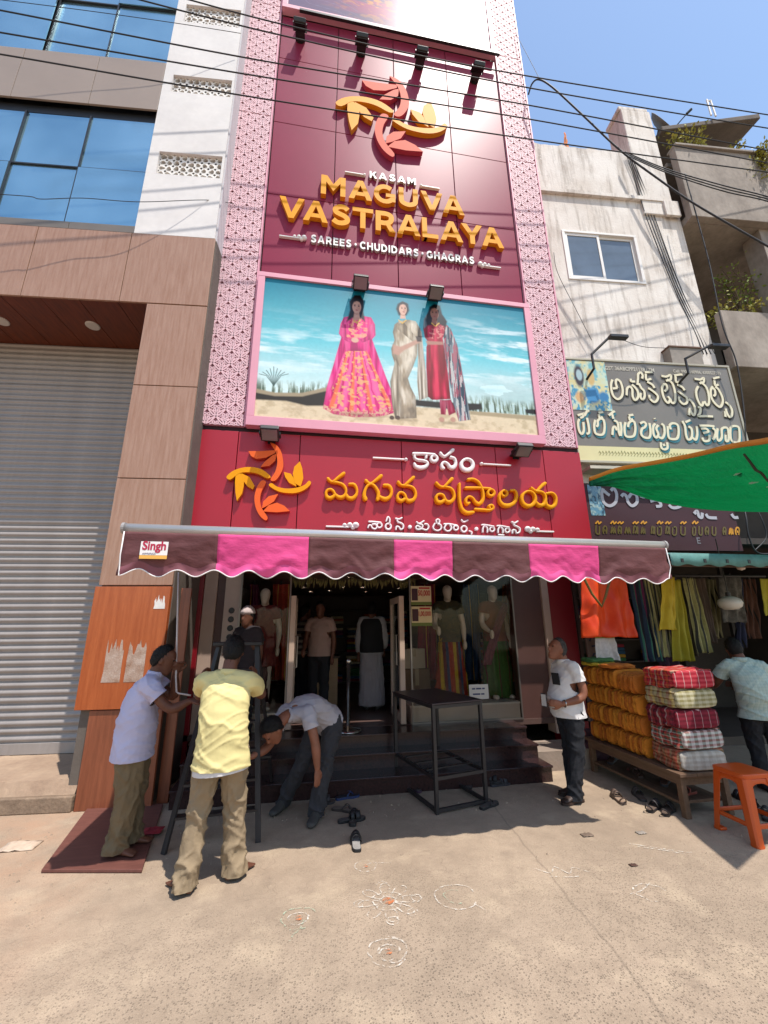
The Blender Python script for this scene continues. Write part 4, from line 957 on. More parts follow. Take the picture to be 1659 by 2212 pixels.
# ------------------------------------------------------------------ awning
AWB = M('brown_canvas', '5b2f30', .75, var=.12, vs=4, bump=.28, bs=9, bdist=.03, st=(1, 1, 2), fine=.06); AWP = M('pink_canvas', 'cb3f7a', .8, var=.08, vs=4, bump=.28, bs=9, bdist=.03, st=(1, 1, 2), fine=.04)
ALU = M('brushed_aluminium', 'c9c4c2', .35, metal=.6, var=.05); PIPE = M('white_piping', 'dcd6d4', .6)
AWB.use_backface_culling = False
YA = 3.27
AW = thing('awning', 'brown and pink striped shop awning with a scalloped white-edged valance', 'awning', (0, YA, 0))
pl_, pr_ = F(275, 1141, YA), F(1430, 1178, YA); ztl, ztr = pl_.z, pr_.z
def zb(x): return ztl+(ztr-ztl)*(x-pl_.x)/(pr_.x-pl_.x)
MB().tube([(pl_.x-.01, 0, ztl), (pr_.x+.01, 0, ztr)], .036, 16).build('front_bar', ALU, AW, smooth=True)
for x, z in ((pl_.x, ztl), (pr_.x, ztr)):
    s = -1 if x < 0 else 1
    MB().lathe([(0, 0), (.042, 0), (.042, .02*s), (0, .02*s)], (x+.011*s, 0, z), 16, axis='X').build('end_cap', M('cap_grey', '8f8a88', .5), AW)
bx = [pl_.x]+[F(x, 1200, YA).x for x in (469, 666, 850, 976, 1140, 1290)]+[pr_.x]
x0a, x1a = pl_.x, pr_.x; NW = 17.5
def vbot(x): return zb(x)-.325+.026*(1+.25*nz(x*1.9, 7))*math.cos(2*PI*NW*(x-x0a)/(x1a-x0a)+PI+.5*nz(x*1.3, 2))+.008*nz(x*2.2, 5)
def vy(x, v): return .012*math.sin(x*6.1)*v+.03*v*nz(x*2.3, v*2, 3)+.022*v*nz(x*7+v*3, v*3, 9)+.012*v*nz(x*16-v*5, v*4, 5)-.028+.03*v
def valance(a, b, mat, idx):
    mb = MB(); n = max(12, int((b-a)*46))
    zt = lambda x: zb(x)-.03
    mb.grid(lambda u, v: (a+(b-a)*u+(.035*v if abs(b-x1a) < 1e-6 and u > .98 else 0)-(.02*v if abs(a-x0a) < 1e-6 and u < .02 else 0), vy(a+(b-a)*u, v), zt(a+(b-a)*u)+(vbot(a+(b-a)*u)-zt(a+(b-a)*u))*v), n, 14)
    o = mb.build('valance_panel', mat, AW, smooth=True, solid=.003)
    MB().grid(lambda u, v: (a+(b-a)*u, vy(a+(b-a)*u, .8+.2*v)-.004, zt(a+(b-a)*u)+(vbot(a+(b-a)*u)-zt(a+(b-a)*u))*(.80+.19*v)), n, 3).build('hem_strip', M('brown_hem', '74424a', .8, var=.05) if mat is AWB else M('pink_hem', 'd24d88', .8, var=.05), o, smooth=True)
for i, (a, b) in enumerate(zip(bx, bx[1:])): valance(a, b, AWB if i % 2 == 0 else AWP, i)
pp = [(x0a+(x1a-x0a)*k/260, vy(x0a+(x1a-x0a)*k/260, 1)-.004, vbot(x0a+(x1a-x0a)*k/260)) for k in range(261)]
pp = [(x0a-.004, -.03, ztl-.03), (x0a-.01, -.02, ztl-.2)]+pp+[(x1a+.035, -.01, ztr-.2), (x1a+.004, -.03, ztr-.03)]
MB().tube(pp, .0048, 6).build('piping', PIPE, AW, smooth=True)
yw, zw = YF-YA-.06, 2.86
for i, (a, b) in enumerate(zip(bx, bx[1:])):
    MB().grid(lambda u, v: (a+(b-a)*u, -.01+v*yw, zb(a+(b-a)*u)+.03+(zw-zb(a+(b-a)*u)-.03)*v-.03*math.sin(PI*v)), 6, 12).build('canopy_strip', AWB if i % 2 == 0 else AWP, AW, smooth=True, solid=.003)
MB().tube([(XL+.1, yw-.05, zw-.02), (XR-.1, yw-.05, zw-.02)], .05, 12).build('roller', ALU, AW, smooth=True)
for x in (x0a+.7, x1a-.7):
    e = (x+(.35 if x < 1 else -.35), 1.0, 2.52); MB().tube([(x, yw-.02, 2.70), e], .022, 8).build('folding_arm', ALU, AW); MB().tube([e, (x, .0, zb(x)-.01)], .02, 8).build('folding_arm', ALU, AW)
# maker's label sewn on the valance
lx = F(333, 1186, YA-.05)
lb = thing('cloth_label', 'small white and yellow label with red lettering on the left of the valance', 'label', (lx.x, YA-.052, lx.z))
box('patch', -.093, .093, 0, .003, -.045, .055, M('label_white', 'dcd6d2', .7), lb); box('patch_band', -.093, .093, 0, .003, -.072, -.046, M('label_yellow', 'd9a24a', .7), lb)
flat_text('Singh', 0, .015, .16, -.002, M('label_red', 'a8123a', .6), lb, off=.03, squash=1.15)
flat_text('AWNINGS', -.03, -.035, .09, -.002, M('label_blue', '2e2a55', .6), lb, off=.01)

# ------------------------------------------------------------------ things on the forecourt
IRON = M('dark_iron_tube', '241f20', .5, var=.25, vs=9, bump=.15, bs=60)
A = math.radians(14); tb = thing('iron_table', 'tall black iron frame table with a dark board in front of the right window', 'table', (1.23, 4.46, 0), A)
W_, D_, Hh = .57, .92, .96
for x in (0, W_):
    for y in (0, D_): box('leg', x-.018, x+.018, y-.018, y+.018, 0, Hh, IRON, tb, .003)
for z in (.03, .30, Hh-.02):
    for y in (0, D_): box('rail', .0185, W_-.0185, y-.015, y+.015, z-.015, z+.015, IRON, tb)
    for x in (0, W_): box('rail', x-.015, x+.015, .0185, D_-.0185, z-.0148, z+.0148, IRON, tb)
for k in range(3): box('shelf_slat', .0186, W_-.0186, .2+k*.24, .24+k*.24, .3155, .325, IRON, tb)
box('table_board', -.025, W_+.025, -.025, D_+.025, Hh+.001, Hh+.016, M('dark_board', '33262a', .4, var=.15), tb, .003)
sp = G(752, 1587, FL); t = thing('stanchion', 'chrome queue post with a round base in the shop entrance', 'post', (.48, 5.80, FL))
CHR = M('chrome', 'b0aaa5', .18, metal=.95)
MB().lathe([(0, 0), (.17, 0), (.172, .012), (.15, .03), (.04, .045), (.03, .06), (0, .061)], n=28).build('base', CHR, t, smooth=True)
MB().lathe([(.0, .061), (.025, .061), (.025, .80), (.032, .805), (.032, .85), (.02, .862), (0, .863)], n=18).build('post', CHR, t, smooth=True)
# step ladder
ld = thing('step_ladder', 'dark metal step ladder standing between the two men', 'ladder', (-.75, 4.19, 0))
L0, L1, T0, T1 = Vector((-.36, -.03, 0)), Vector((.36, .03, 0)), Vector((-.15, .30, 1.56)), Vector((.21, .32, 1.56))
for a, b in ((L0, T0), (L1, T1)): MB().bar(a, b, .045, .022).build('front_rail', IRON, ld)
for a, b in ((Vector((-.40, .95, 0)), T0+Vector((0, .06, 0))), (Vector((.40, 1.0, 0)), T1+Vector((0, .06, 0)))): MB().bar(a, b, .03, .02).build('rear_rail', IRON, ld)
for k in range(1, 7):
    f = k/7; a = L0.lerp(T0, f); b = L1.lerp(T1, f); MB().bar(a+Vector((.012, .03, 0)), b+Vector((-.012, .03, 0)), .09, .018).build('step', IRON, ld)
MB().bar(Vector((-.37, .72, .45)), Vector((.37, .76, .45)), .02, .02).build('brace', IRON, ld)
MB().box(-.20, .26, .25, .43, 1.565, 1.60).build('top_cap', IRON, ld, bevel=.006)
# crank rod hanging from the awning, and a thin cord
r0, r1, r2, r3 = F(386, 1236, 4.25), F(380, 1462, 4.22), F(381, 1494, 4.22), F(412, 1502, 4.22)
o = tag(MB().tube([r0, r1, r2, (r2+Vector((.02, 0, -.015))), r3], .008, 8).build('crank_rod', M('white_rod', 'c2b6b2', .5), smooth=True), 'thin pale crank rod hanging from the awning, held by the leaning man', 'rod')
c0, c1 = F(378, 1530, 5.9), F(347, 1690, 5.9)
tag(MB().tube([c0, (c0+c1)/2+Vector((.01, 0, 0)), c1], .004, 6).build('cord', M('pale_cord', 'a89a90', .8)), 'thin pale cord hanging against the left red pillar', 'cord')
# board lying on the ground
b0 = [G(88, 1887), G(306, 1887), G(352, 1742), G(200, 1735)]
mb = MB(); mb.add([(p.x, p.y, .004) for p in b0]+[(p.x, p.y, .024) for p in b0], [(3,2,1,0),(4,5,6,7),(0,1,5,4),(1,2,6,5),(2,3,7,6),(3,0,4,7)])
tag(mb.build('floor_board', M('reddish_board', '6d4238', .6, col2='5a342c', vs=3, st=(2, 9, 1), fine=.1), bevel=.003), 'flat reddish board on the ground under the leaning man', 'board')
t = thing('red_cloth', 'small crumpled red rag on the floor board', 'rag', G(330, 1795, .026))
mb = MB(); mb.grid(lambda u, v: ((u-.5)*.16, (v-.5)*.14, .003+.03*abs(nz(u*4, v*4, 2))*math.sin(PI*u)*math.sin(PI*v)*2), 12, 12); mb.build('cloth', M('rag_red', '8a1f2a', .85, var=.2, vs=20), t, smooth=True, solid=.003)

# footwear: shaped sole, footbed and straps
def outline(L, w):
    pts = [(0, -.5*.62), (.16, -.5*.70), (.4, -.5*.66), (.68, -.5*.98), (.86, -.5*.86), (.97, -.5*.45), (1, 0), (.97, .5*.42), (.88, .5*.80), (.68, .5*.92), (.42, .5*.72), (.18, .5*.74), (.02, .5*.55), (-.02, 0)]
    return [tuple(p) for p in crom([(a*L, b*w) for a, b in pts], 2, True)[:-1]]
def slab(pts, z0, z1):
    a = sum(pts[i][0]*pts[(i+1) % len(pts)][1]-pts[(i+1) % len(pts)][0]*pts[i][1] for i in range(len(pts)))
    if a < 0: pts = pts[::-1]
    k = len(pts); mb = MB(); mb.add([(x, y, z0) for x, y in pts]+[(x, y, z1) for x, y in pts], [tuple(range(k-1, -1, -1)), tuple(range(k, 2*k))]+[(i, (i+1) % k, (i+1) % k+k, i+k) for i in range(k)]); return mb
def strap(p, q, h, w, bow=0.):
    mb = MB(); p = Vector(p); q = Vector(q); n = 8
    def fn(u, v):
        c = p.lerp(q, u)+Vector((bow*math.sin(PI*u), 0, h*math.sin(PI*u)**.7)); return c+Vector((w*(v-.5), 0, .0))
    mb.grid(fn, n, 2); return mb
def sandal(label, x, y, rz, kind='flip', col='1d1b1d', bed='4a4440', L=.26, z=0., flip=False):
    t = thing('sandal' if kind != 'shoe' else 'shoe', label, 'footwear', (x, y, z), rz); w = .10
    m1 = M('sole_'+col, col, .6, var=.1); m2 = M('bed_'+bed, bed, .7, var=.15, vs=20); th = .022
    slab(outline(L, w), 0, th).build('sole', m1, t, bevel=.003); slab([(a*.96+.005, b*.88) for a, b in outline(L, w)], th+.0005, th+.003).build('footbed', m2, t)
    if kind == 'flip':
        for s in (-1, 1): strap((L*.72, .003*s, th), (L*.42, s*w*.40, th), .035, .016, .0).build('strap', m1, t, smooth=True, solid=.004)
    else:
        for a, bw in ((.70, .045), (.50, .035)): strap((L*a, -w*.44, th), (L*a, w*.44, th), .055, bw).build('strap', m1, t, smooth=True, solid=.004)
        if kind == 'back': strap((L*.05, -w*.33, th), (L*.05, w*.33, th), .05, .02, -.05).build('heel_strap', m1, t, smooth=True, solid=.004)
    return t
R = math.radians
g1 = G(742, 1775); sandal('left one of the black strapped sandal pair at the shadow edge', g1.x-.05, g1.y-.02, R(10), 'slide', '141315')
sandal('right one of the black strapped sandal pair, tipped against the other', g1.x+.07, g1.y-.12, R(80), 'back', '171518')
g1 = G(770, 1835); sandal('grey-bedded black sandal half in sunlight at the shadow edge', g1.x, g1.y-.05, R(88), 'slide', '19181a', '8a8580')
g1 = G(730, 1750); sandal('single thin flip-flop beside the bending man', g1.x-.05, g1.y+.02, R(-25), 'flip', '3a2f2c', '6b5c52')
g1 = G(725, 1722); sandal('blue-strapped flip-flop close to the lowest granite step', g1.x, g1.y-.08, R(15), 'flip', '20305a', '26262c')
g1 = G(690, 1738); sandal('dark patterned flip-flop behind the shoes of the bending man', g1.x-.1, g1.y, R(5), 'slide', '2b2628', '55463f')
for i, (px, py, a, lab, kd, c) in enumerate(((1060, 1748, 30, 'black flip-flop beside the right front table leg', 'flip', '1a191c'), (1030, 1705, 60, 'black sandal leaning on the heap under the iron table', 'slide', '141316'), (1052, 1694, -20, 'black sandal on top of the footwear heap behind the table leg', 'back', '17161a'),
        (1078, 1698, 10, 'dark grey slipper at the right end of the footwear heap', 'slide', '2e2d33'), (1010, 1700, 100, 'purple-black flip-flop at the left of the footwear heap', 'flip', '2a2130'), (925, 1712, 100, 'plum coloured slipper under the left side of iron table', 'slide', '3d2238'))):
    g1 = G(px, py); sandal(lab, g1.x-.1, g1.y, R(a), kd, c, z=.03 if i == 2 else 0)
g1 = G(1335, 1728); sandal('brown strapped sandal alone in the sun near the bench', g1.x-.03, g1.y-.12, R(75), 'back', '5d4a3f', '8a7462')
# litter in the dust
for i, (px, py, w, c, lab) in enumerate(((1368, 1870, .035, '4a3026', 'tiny brown scrap on the sunlit concrete'), (45, 1830, .16, 'b5a08c', 'crumpled pale plastic wrapper in the dust at the left edge'), (1268, 1805, .06, '6b5a4c', 'small twig on the sunlit concrete near the shadow corner'), (1385, 1800, .05, '8c8278', 'flat grey scrap beside the bench shadow'))):
    p = G(px, py); mb = MB(); mb.grid(lambda u, v: ((u-.5)*w*1.6, (v-.5)*w, .004+w*.25*abs(nz(u*3+i, v*3, i))), 6, 5)
    o = tag(mb.build('litter', M('litter_%d' % i, c, .8, var=.15, vs=30), smooth=True, solid=.002), lab, 'litter'); o.location = p
# chalk drawings
def chalk(name, col):
    m = bpy.data.materials.new(name); m.use_nodes = True; t = m.node_tree; N = t.nodes; b = N['Principled BSDF']
    b.inputs['Base Color'].default_value = (*lin(col), 1); b.inputs['Roughness'].default_value = .95
    tc = N.new('ShaderNodeTexCoord'); n = N.new('ShaderNodeTexNoise'); n.inputs['Scale'].default_value = 26; n.inputs['Detail'].default_value = 5; n.inputs['Roughness'].default_value = .75
    t.links.new(tc.outputs['Object'], n.inputs['Vector']); r = N.new('ShaderNodeMapRange'); r.inputs[1].default_value = .44; r.inputs[2].default_value = .62; r.inputs[4].default_value = .9
    t.links.new(n.outputs[0], r.inputs[0]); t.links.new(r.outputs[0], b.inputs['Alpha']); return m
CHW, CHO, CHG = chalk('white_chalk', 'd0c6b8'), chalk('orange_chalk', 'c4703f'), chalk('green_chalk', 'a9b39a')
def rangoli(label, px, py, size, shape, rot=0., spot=True):
    c = G(px, py); t = thing('chalk_drawing', label, 'chalk drawing', (c.x, c.y, 0), rot); r = random.Random(label)
    def rib(pts, w, m, nm='line'):
        P = crom(pts, 4); mb = MB(); vs = []
        for i, p in enumerate(P):
            tt = P[min(i+1, len(P)-1)]-P[max(i-1, 0)]; tt = tt/(np.linalg.norm(tt)+1e-9); n = np.array((-tt[1], tt[0]))*w*(.7+.6*abs(nz(i*.7, size)))
            vs += [(p[0]-n[0], p[1]-n[1], .004+.0004*(i % 3)), (p[0]+n[0], p[1]+n[1], .004+.0004*(i % 3))]
        mb.add(vs, [(2*i, 2*i+1, 2*i+3, 2*i+2) for i in range(len(P)-1)]); mb.build(nm, m, t)
    for s, m in shape:
        rib([(x*size+r.uniform(-.006, .006), y*size+r.uniform(-.006, .006)) for x, y in s], .0058, m)
    if spot:
        mb = MB(); k = 16; mb.add([(0, 0, .006)]+[(size*.22*(.7+.5*abs(nz(i*1.1, size*7)))*math.cos(2*PI*i/k), size*.18*math.sin(2*PI*i/k), .006) for i in range(k)], [(0, i+1, (i+1) % k+1) for i in range(k)]); mb.build('powder_spot', CHO, t)
def ringp(r, n=16, a0=0, a1=2*PI, wob=.06, ph=0): return [(r*(1+wob*math.sin(3*a+ph))*math.cos(a), r*(1+wob*math.cos(2*a+ph))*math.sin(a)) for a in [a0+(a1-a0)*i/n for i in range(n+1)]]
fl = []
for k in range(8):
    a = 2*PI*k/8; fl.append(([(.25*math.cos(a-.3), .25*math.sin(a-.3)), (.8*math.cos(a-.22), .8*math.sin(a-.22)), (1.0*math.cos(a), 1.0*math.sin(a)), (.8*math.cos(a+.22), .8*math.sin(a+.22)), (.25*math.cos(a+.3), .25*math.sin(a+.3))], CHW))
fl += [(ringp(.25), CHW), (ringp(.5, wob=.12), CHW)]+[([(.95*math.cos(a)+.17*math.cos(q), .95*math.sin(a)+.17*math.sin(q)) for q in [k*PI/4 for k in range(9)]], CHW) for a in (0, 1.6, 3.1, 4.7, 5.5)]
rangoli('large white flower-shaped chalk drawing in the middle of the forecourt', 838, 1948, .20, fl)
spir = [([(.08*k*math.cos(k*.55)/1.0, .08*k*math.sin(k*.55)) for k in range(2, 15)], CHW), (ringp(1.0, a0=.5, a1=5.6), CHW), (ringp(.55, a0=0, a1=5), CHW)]
rangoli('chalk swirl with an orange centre, nearest to the road', 840, 2058, .11, spir)
rangoli('greenish chalk drawing left of the flower drawing', 645, 1985, .13, [(ringp(.8, a0=.3, a1=5.2), CHG), (ringp(.45), CHW), ([(-.1, -.3), (-.2, -.9), (-.3, -1.5)], CHG), ([(.3, -.2), (.1, -.8), (-.2, -1.1)], CHG)])
rangoli('round chalk drawing right of the flower drawing', 985, 1938, .15, [(ringp(.9, a0=.2, a1=5.7), CHW), (ringp(.5, a0=1, a1=5), CHG), ([(.6, -.6), (.9, -1.1), (.95, -1.3)], CHW)], spot=False)
rangoli('small faded chalk loop by the awning shadow edge', 790, 1872, .10, [(ringp(.8), CHW), ([(-.2, -.2), (.4, .3), (1.4, .2), (2.0, .1)], CHW)])
rangoli('faded chalk squiggle on the right of the forecourt', 1205, 1882, .16, [([(-1, .4), (-.4, -.1), (0, .3), (.4, -.3), (.8, .1), (1.3, -.4)], CHW), ([(-.6, -.3), (0, -.5), (.7, -.6)], CHW)], spot=False)
rangoli('faded chalk curl far right on the sunlit concrete', 1408, 1930, .13, [(ringp(.8, a0=0, a1=4.5), CHW), ([(-1.2, .1), (-.3, .3), (.6, .8)], CHW)], spot=False)
rangoli('faded pair of chalk lines near the bench shadow', 1420, 1835, .2, [([(-.8, .6), (0, .1), (.8, -.4), (1.1, -.45)], CHW), ([(-.7, .3), (.1, -.1), (.9, -.6)], CHW)], spot=False)

# loose grit and dust lumps, thickest against the left doorstep and along the stall
r = random.Random(77); mb = MB()
for k in range(900):
    z_ = r.random()
    if z_ < .4: x, y = r.gauss(-2.0, .7), r.uniform(3.2, 4.9)
    elif z_ < .6: x, y = r.uniform(-1.5, 3.2), r.gauss(4.9, .25)
    else: x, y = r.uniform(-3, 4.5), r.uniform(1.6, 5.0)
    s_ = abs(r.gauss(.004, .004))+.002; a = r.uniform(0, 2*PI); q = []
    for i in range(5): q.append((x+s_*r.uniform(.6, 1.2)*math.cos(a+i*1.256), y+s_*r.uniform(.6, 1.2)*math.sin(a+i*1.256), .0))
    q.append((x, y, s_*r.uniform(.6, 1.1))); mb.add(q, [(i, (i+1) % 5, 5) for i in range(5)])
o = tag(mb.build('grit', M('grit_stone', '7d6c5c', .95, col2='a3907a', vs=9)), 'scattered grit and tiny stones on the concrete', 'grit', kind='stuff')
# ------------------------------------------------------------------ right-hand building
def weathered():
    m = bpy.data.materials.new('stained_white_plaster'); m.use_nodes = True; t = m.node_tree; N = t.nodes; L = t.links; b = N['Principled BSDF']
    tc = N.new('ShaderNodeTexCoord')
    def noise(sc, st=(1, 1, 1), det=6, ro=.65):
        mp = N.new('ShaderNodeMapping'); mp.inputs['Scale'].default_value = st; L.new(tc.outputs['Object'], mp.inputs[0])
        n = N.new('ShaderNodeTexNoise'); n.inputs['Scale'].default_value = sc; n.inputs['Detail'].default_value = det; n.inputs['Roughness'].default_value = ro; L.new(mp.outputs[0], n.inputs['Vector']); return n.outputs[0]
    def ramp(v, a, b_, hi):
        r = N.new('ShaderNodeMapRange'); r.inputs[1].default_value = a; r.inputs[2].default_value = b_; r.inputs[4].default_value = hi; L.new(v, r.inputs[0]); return r.outputs[0]
    def mix(f, a, c):
        x = N.new('ShaderNodeMix'); x.data_type = 'RGBA'; L.new(f, x.inputs[0])
        if hasattr(a, 'node'): L.new(a, x.inputs[6])
        else: x.inputs[6].default_value = (*lin(a), 1)
        x.inputs[7].default_value = (*lin(c), 1); return x.outputs[2]
    c = mix(ramp(noise(1.2), .4, .65, .8), 'dcd5cd', 'c6bbb0')
    c = mix(ramp(noise(2.2, (3, 3, .35)), .50, .70, .7), c, '83766a')
    c = mix(ramp(noise(16), .60, .72, .7), c, 'ece7e1')
    c = mix(ramp(noise(30, (1, 1, 1), 3), .66, .72, .6), c, '6f6258')
    L.new(c, b.inputs['Base Color']); b.inputs['Roughness'].default_value = .9; b.inputs['Specular IOR Level'].default_value = .2
    bp = N.new('ShaderNodeBump'); bp.inputs['Strength'].default_value = .4; bp.inputs['Distance'].default_value = .015; L.new(noise(22), bp.inputs['Height']); L.new(bp.outputs[0], b.inputs['Normal']); return m
WPL = weathered()
GCON = M('grey_stained_concrete', '9c9186', .9, col2='776c62', vs=1.6, bump=.4, bs=20, fine=.12, st=(1, 1, .6))
RO, RA = (4.05, 5.95), -4.0
RBR = math.radians(RA)
RB = thing('white_plaster_building', 'stained white plastered building with a sliding window and rough parapet', 'building', (*RO, 0), RBR)
WX0, WX1 = -.02, 3.33
wx0, wx1, wz0, wz1 = .62, 2.22, 8.2, 9.42
# wall around the window opening
box('wall', WX0, wx0, 0, .25, 4.0, 10.40, WPL, RB); box('wall', wx1, WX1, 0, .25, 4.0, 10.40, WPL, RB)
box('wall', wx0, wx1, 0, .25, 4.0, wz0, WPL, RB); box('wall', wx0, wx1, 0, .25, wz1, 10.40, WPL, RB)
# parapet with a broken top edge
r = random.Random(3); mb = MB(); pts = [(WX0, 10.40)]+[(WX1, 10.40)]
n = 26
top = [(WX0+(2.45-WX0)*k/n, 11.74+.03*nz(k*.9)+(.05 if k % 7 == 3 else 0)) for k in range(n+1)]
mb.prism([(WX0, 10.43), (2.45, 10.43)]+top[::-1], -.03, .22); mb.build('parapet', WPL, RB)
mb = MB(); mb.prism([(WX0, 10.36), (3.0, 10.36)]+[(3.0-(3.0-WX0)*k/40, 10.45+.012*nz(k*.8, 4)) for k in range(41)], -.07, -.001); mb.build('cornice', WPL, RB)
box('pilaster', 2.5, 3.2, -.05, .45, 10.0, 13.1, WPL, RB, .02); box('pilaster_cap', 2.46, 3.16, -.04, .45, 13.1, 13.2, WPL, RB, .015)
box('stub_beam', 2.95, 3.28, -.10, -.051, 9.95, 10.35, WPL, RB, .01)
box('side_wall', WX0, WX0+.02, .25, 6, 4, 11.4, WPL, RB); box('side_wall', WX1-.02, WX1, .251, 6, 4, 10.4, GCON, RB)
box('roof_slab', WX0, WX1, .26, 6, 10.3, 10.4, GCON, RB)
# sliding window
wn = thing('sliding_window', 'white framed two-pane sliding window in the stained white wall', 'window', (0, 0, 0), RBR); wn.location = (*RO, 0)
UPVC = M('white_upvc', 'd9d5cf', .45); GRG = M('grey_window_glass', '5f6b76', .12, metal=.25, var=.15, vs=1.5, spec=.7)
box('frame_rail', wx0, wx1, -.02, .1, wz1-.05, wz1, UPVC, wn, .004); box('frame_rail', wx0, wx1, -.02, .1, wz0, wz0+.05, UPVC, wn, .004)
for x in (wx0, wx1-.06): box('frame_stile', x, x+.06, -.019, .1, wz0+.051, wz1-.051, UPVC, wn, .004)
xm = (wx0+wx1)/2-.05
for a, b, y in ((wx0+.061, xm+.04, .0), (xm, wx1-.061, .035)):
    s = MB().box(a, a+.05, y, y+.03, wz0+.052, wz1-.052).build('sash_stile', UPVC, wn); MB().box(b-.05, b, y, y+.03, wz0+.052, wz1-.052).build('sash_stile', UPVC, wn)
    MB().box(a+.051, b-.051, y, y+.03, wz1-.11, wz1-.053).build('sash_rail', UPVC, wn); MB().box(a+.051, b-.051, y, y+.03, wz0+.053, wz0+.11).build('sash_rail', UPVC, wn)
    MB().box(a+.051, b-.051, y+.012, y+.018, wz0+.111, wz1-.111).build('pane', GRG, wn)
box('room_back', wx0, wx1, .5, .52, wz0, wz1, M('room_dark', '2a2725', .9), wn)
# concrete balcony building further right
BBd = thing('concrete_balcony_building', 'grey weathered concrete building with open balconies at the right edge', 'building', (*RO, 0), RBR)
BX, BE = 3.35, 12.
box('upper_parapet', BX, BE, -.25, -.10, 9.78, 11.72, GCON, BBd, .01); box('upper_slab', BX, BE, -.099, 2.2, 9.78, 9.93, GCON, BBd)
box('parapet_ledge', BX, BE, -.30, -.05, 11.721, 11.78, GCON, BBd, .01)
box('lower_parapet', BX+.05, BE, -.25, -.10, 6.24, 7.47, GCON, BBd, .01); box('lower_slab', BX+.05, BE, -.099, 2.2, 6.24, 6.39, GCON, BBd)
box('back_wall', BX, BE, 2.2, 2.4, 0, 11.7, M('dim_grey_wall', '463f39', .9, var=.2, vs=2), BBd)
box('cross_wall', BX, BX+.15, .26, 2.19, 6.39, 9.78, GCON, BBd); 
box('column', 5.0, 5.35, -.09, .3, 7.48, 9.775, GCON, BBd, .01); box('column', 5.3, 5.65, -.09, .3, 3.2, 6.235, GCON, BBd, .01)
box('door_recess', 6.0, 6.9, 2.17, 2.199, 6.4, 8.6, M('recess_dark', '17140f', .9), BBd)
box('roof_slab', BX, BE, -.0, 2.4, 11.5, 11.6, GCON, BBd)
mb = MB(); mb.add([(3.35, -.1, 12.45), (5.6, -.35, 12.75), (5.6, 1.1, 12.9), (3.5, 1.2, 12.6), (3.35, -.1, 12.58), (5.6, -.35, 12.9), (5.6, 1.1, 13.05), (3.5, 1.2, 12.75)], [(3,2,1,0),(4,5,6,7),(0,1,5,4),(1,2,6,5),(2,3,7,6),(3,0,4,7)])
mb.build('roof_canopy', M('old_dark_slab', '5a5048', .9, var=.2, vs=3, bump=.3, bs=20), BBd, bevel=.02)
for x in (3.8, 5.2): box('canopy_post', x, x+.2, .8, 1.0, 11.6, 12.66, GCON, BBd)
# dish, bracket, rag on the roof
def rbp(u, v, z): 
    c, s = math.cos(RBR), math.sin(RBR); return Vector((RO[0]+u*c-v*s, RO[1]+u*s+v*c, z))
q = OP(1431, 268, RO, RA, .1); t = thing('satellite_dish', 'grey round satellite dish beside the roof pilaster', 'satellite dish', rbp(q[0], .1, q[1]))
mb = MB(); mb.lathe([(0, .09), (.15, .075), (.28, .03), (.36, -.03), (.365, -.025), (.29, .045), (.15, .095), (0, .11)], (0, 0, 0), 26, axis='Y'); d = mb.build('reflector', M('dish_grey', '5d5a57', .6, var=.15), t, smooth=True); d.rotation_euler = (R(-20), 0, R(20))
MB().tube([(.0, .1, 0), (.0, .35, -.5), (.0, .4, -.9)], .03, 8).build('mast', DARKM, t); MB().tube([(.1, -.05, -.32), (.36, -.32, -.05)], .012, 6).build('feed_arm', DARKM, t); MB().tube([(.34, -.30, -.07), (.42, -.36, .0)], .03, 8).build('receiver', DARKM, t)
q = OP(1545, 262, RO, RA, -.3); t = thing('roof_bracket', 'small white pipe stub on top of the dark roof canopy', 'pipe', rbp(q[0], -.3, 12.74))
for s in (-1, 1): MB().tube([(s*.06, 0, 0), (s*.05, 0, .5)], .02, 6).build('pipe', UPVC, t)
MB().tube([(-.06, 0, .45), (.06, 0, .5)], .02, 6).build('pipe', UPVC, t)
q = OP(1219, 300, RO, RA, .05); t = thing('rag_flag', 'scrap of orange cloth stuck on the white parapet', 'rag', rbp(q[0], .05, 11.7))
MB().tube([(0, 0, 0), (.03, 0, .45)], .01, 6).build('stick', M('stick_brown', '6b4a2e', .8), t)
mb = MB(); mb.grid(lambda u, v: (.03+(u-.5)*.12*(1-v*.7)+.04*nz(v*4), .03*nz(u*3, v*3), .05+.55*v), 4, 10); mb.build('cloth', M('orange_rag', 'c9702c', .85, var=.2, vs=20), t, smooth=True, solid=.003)

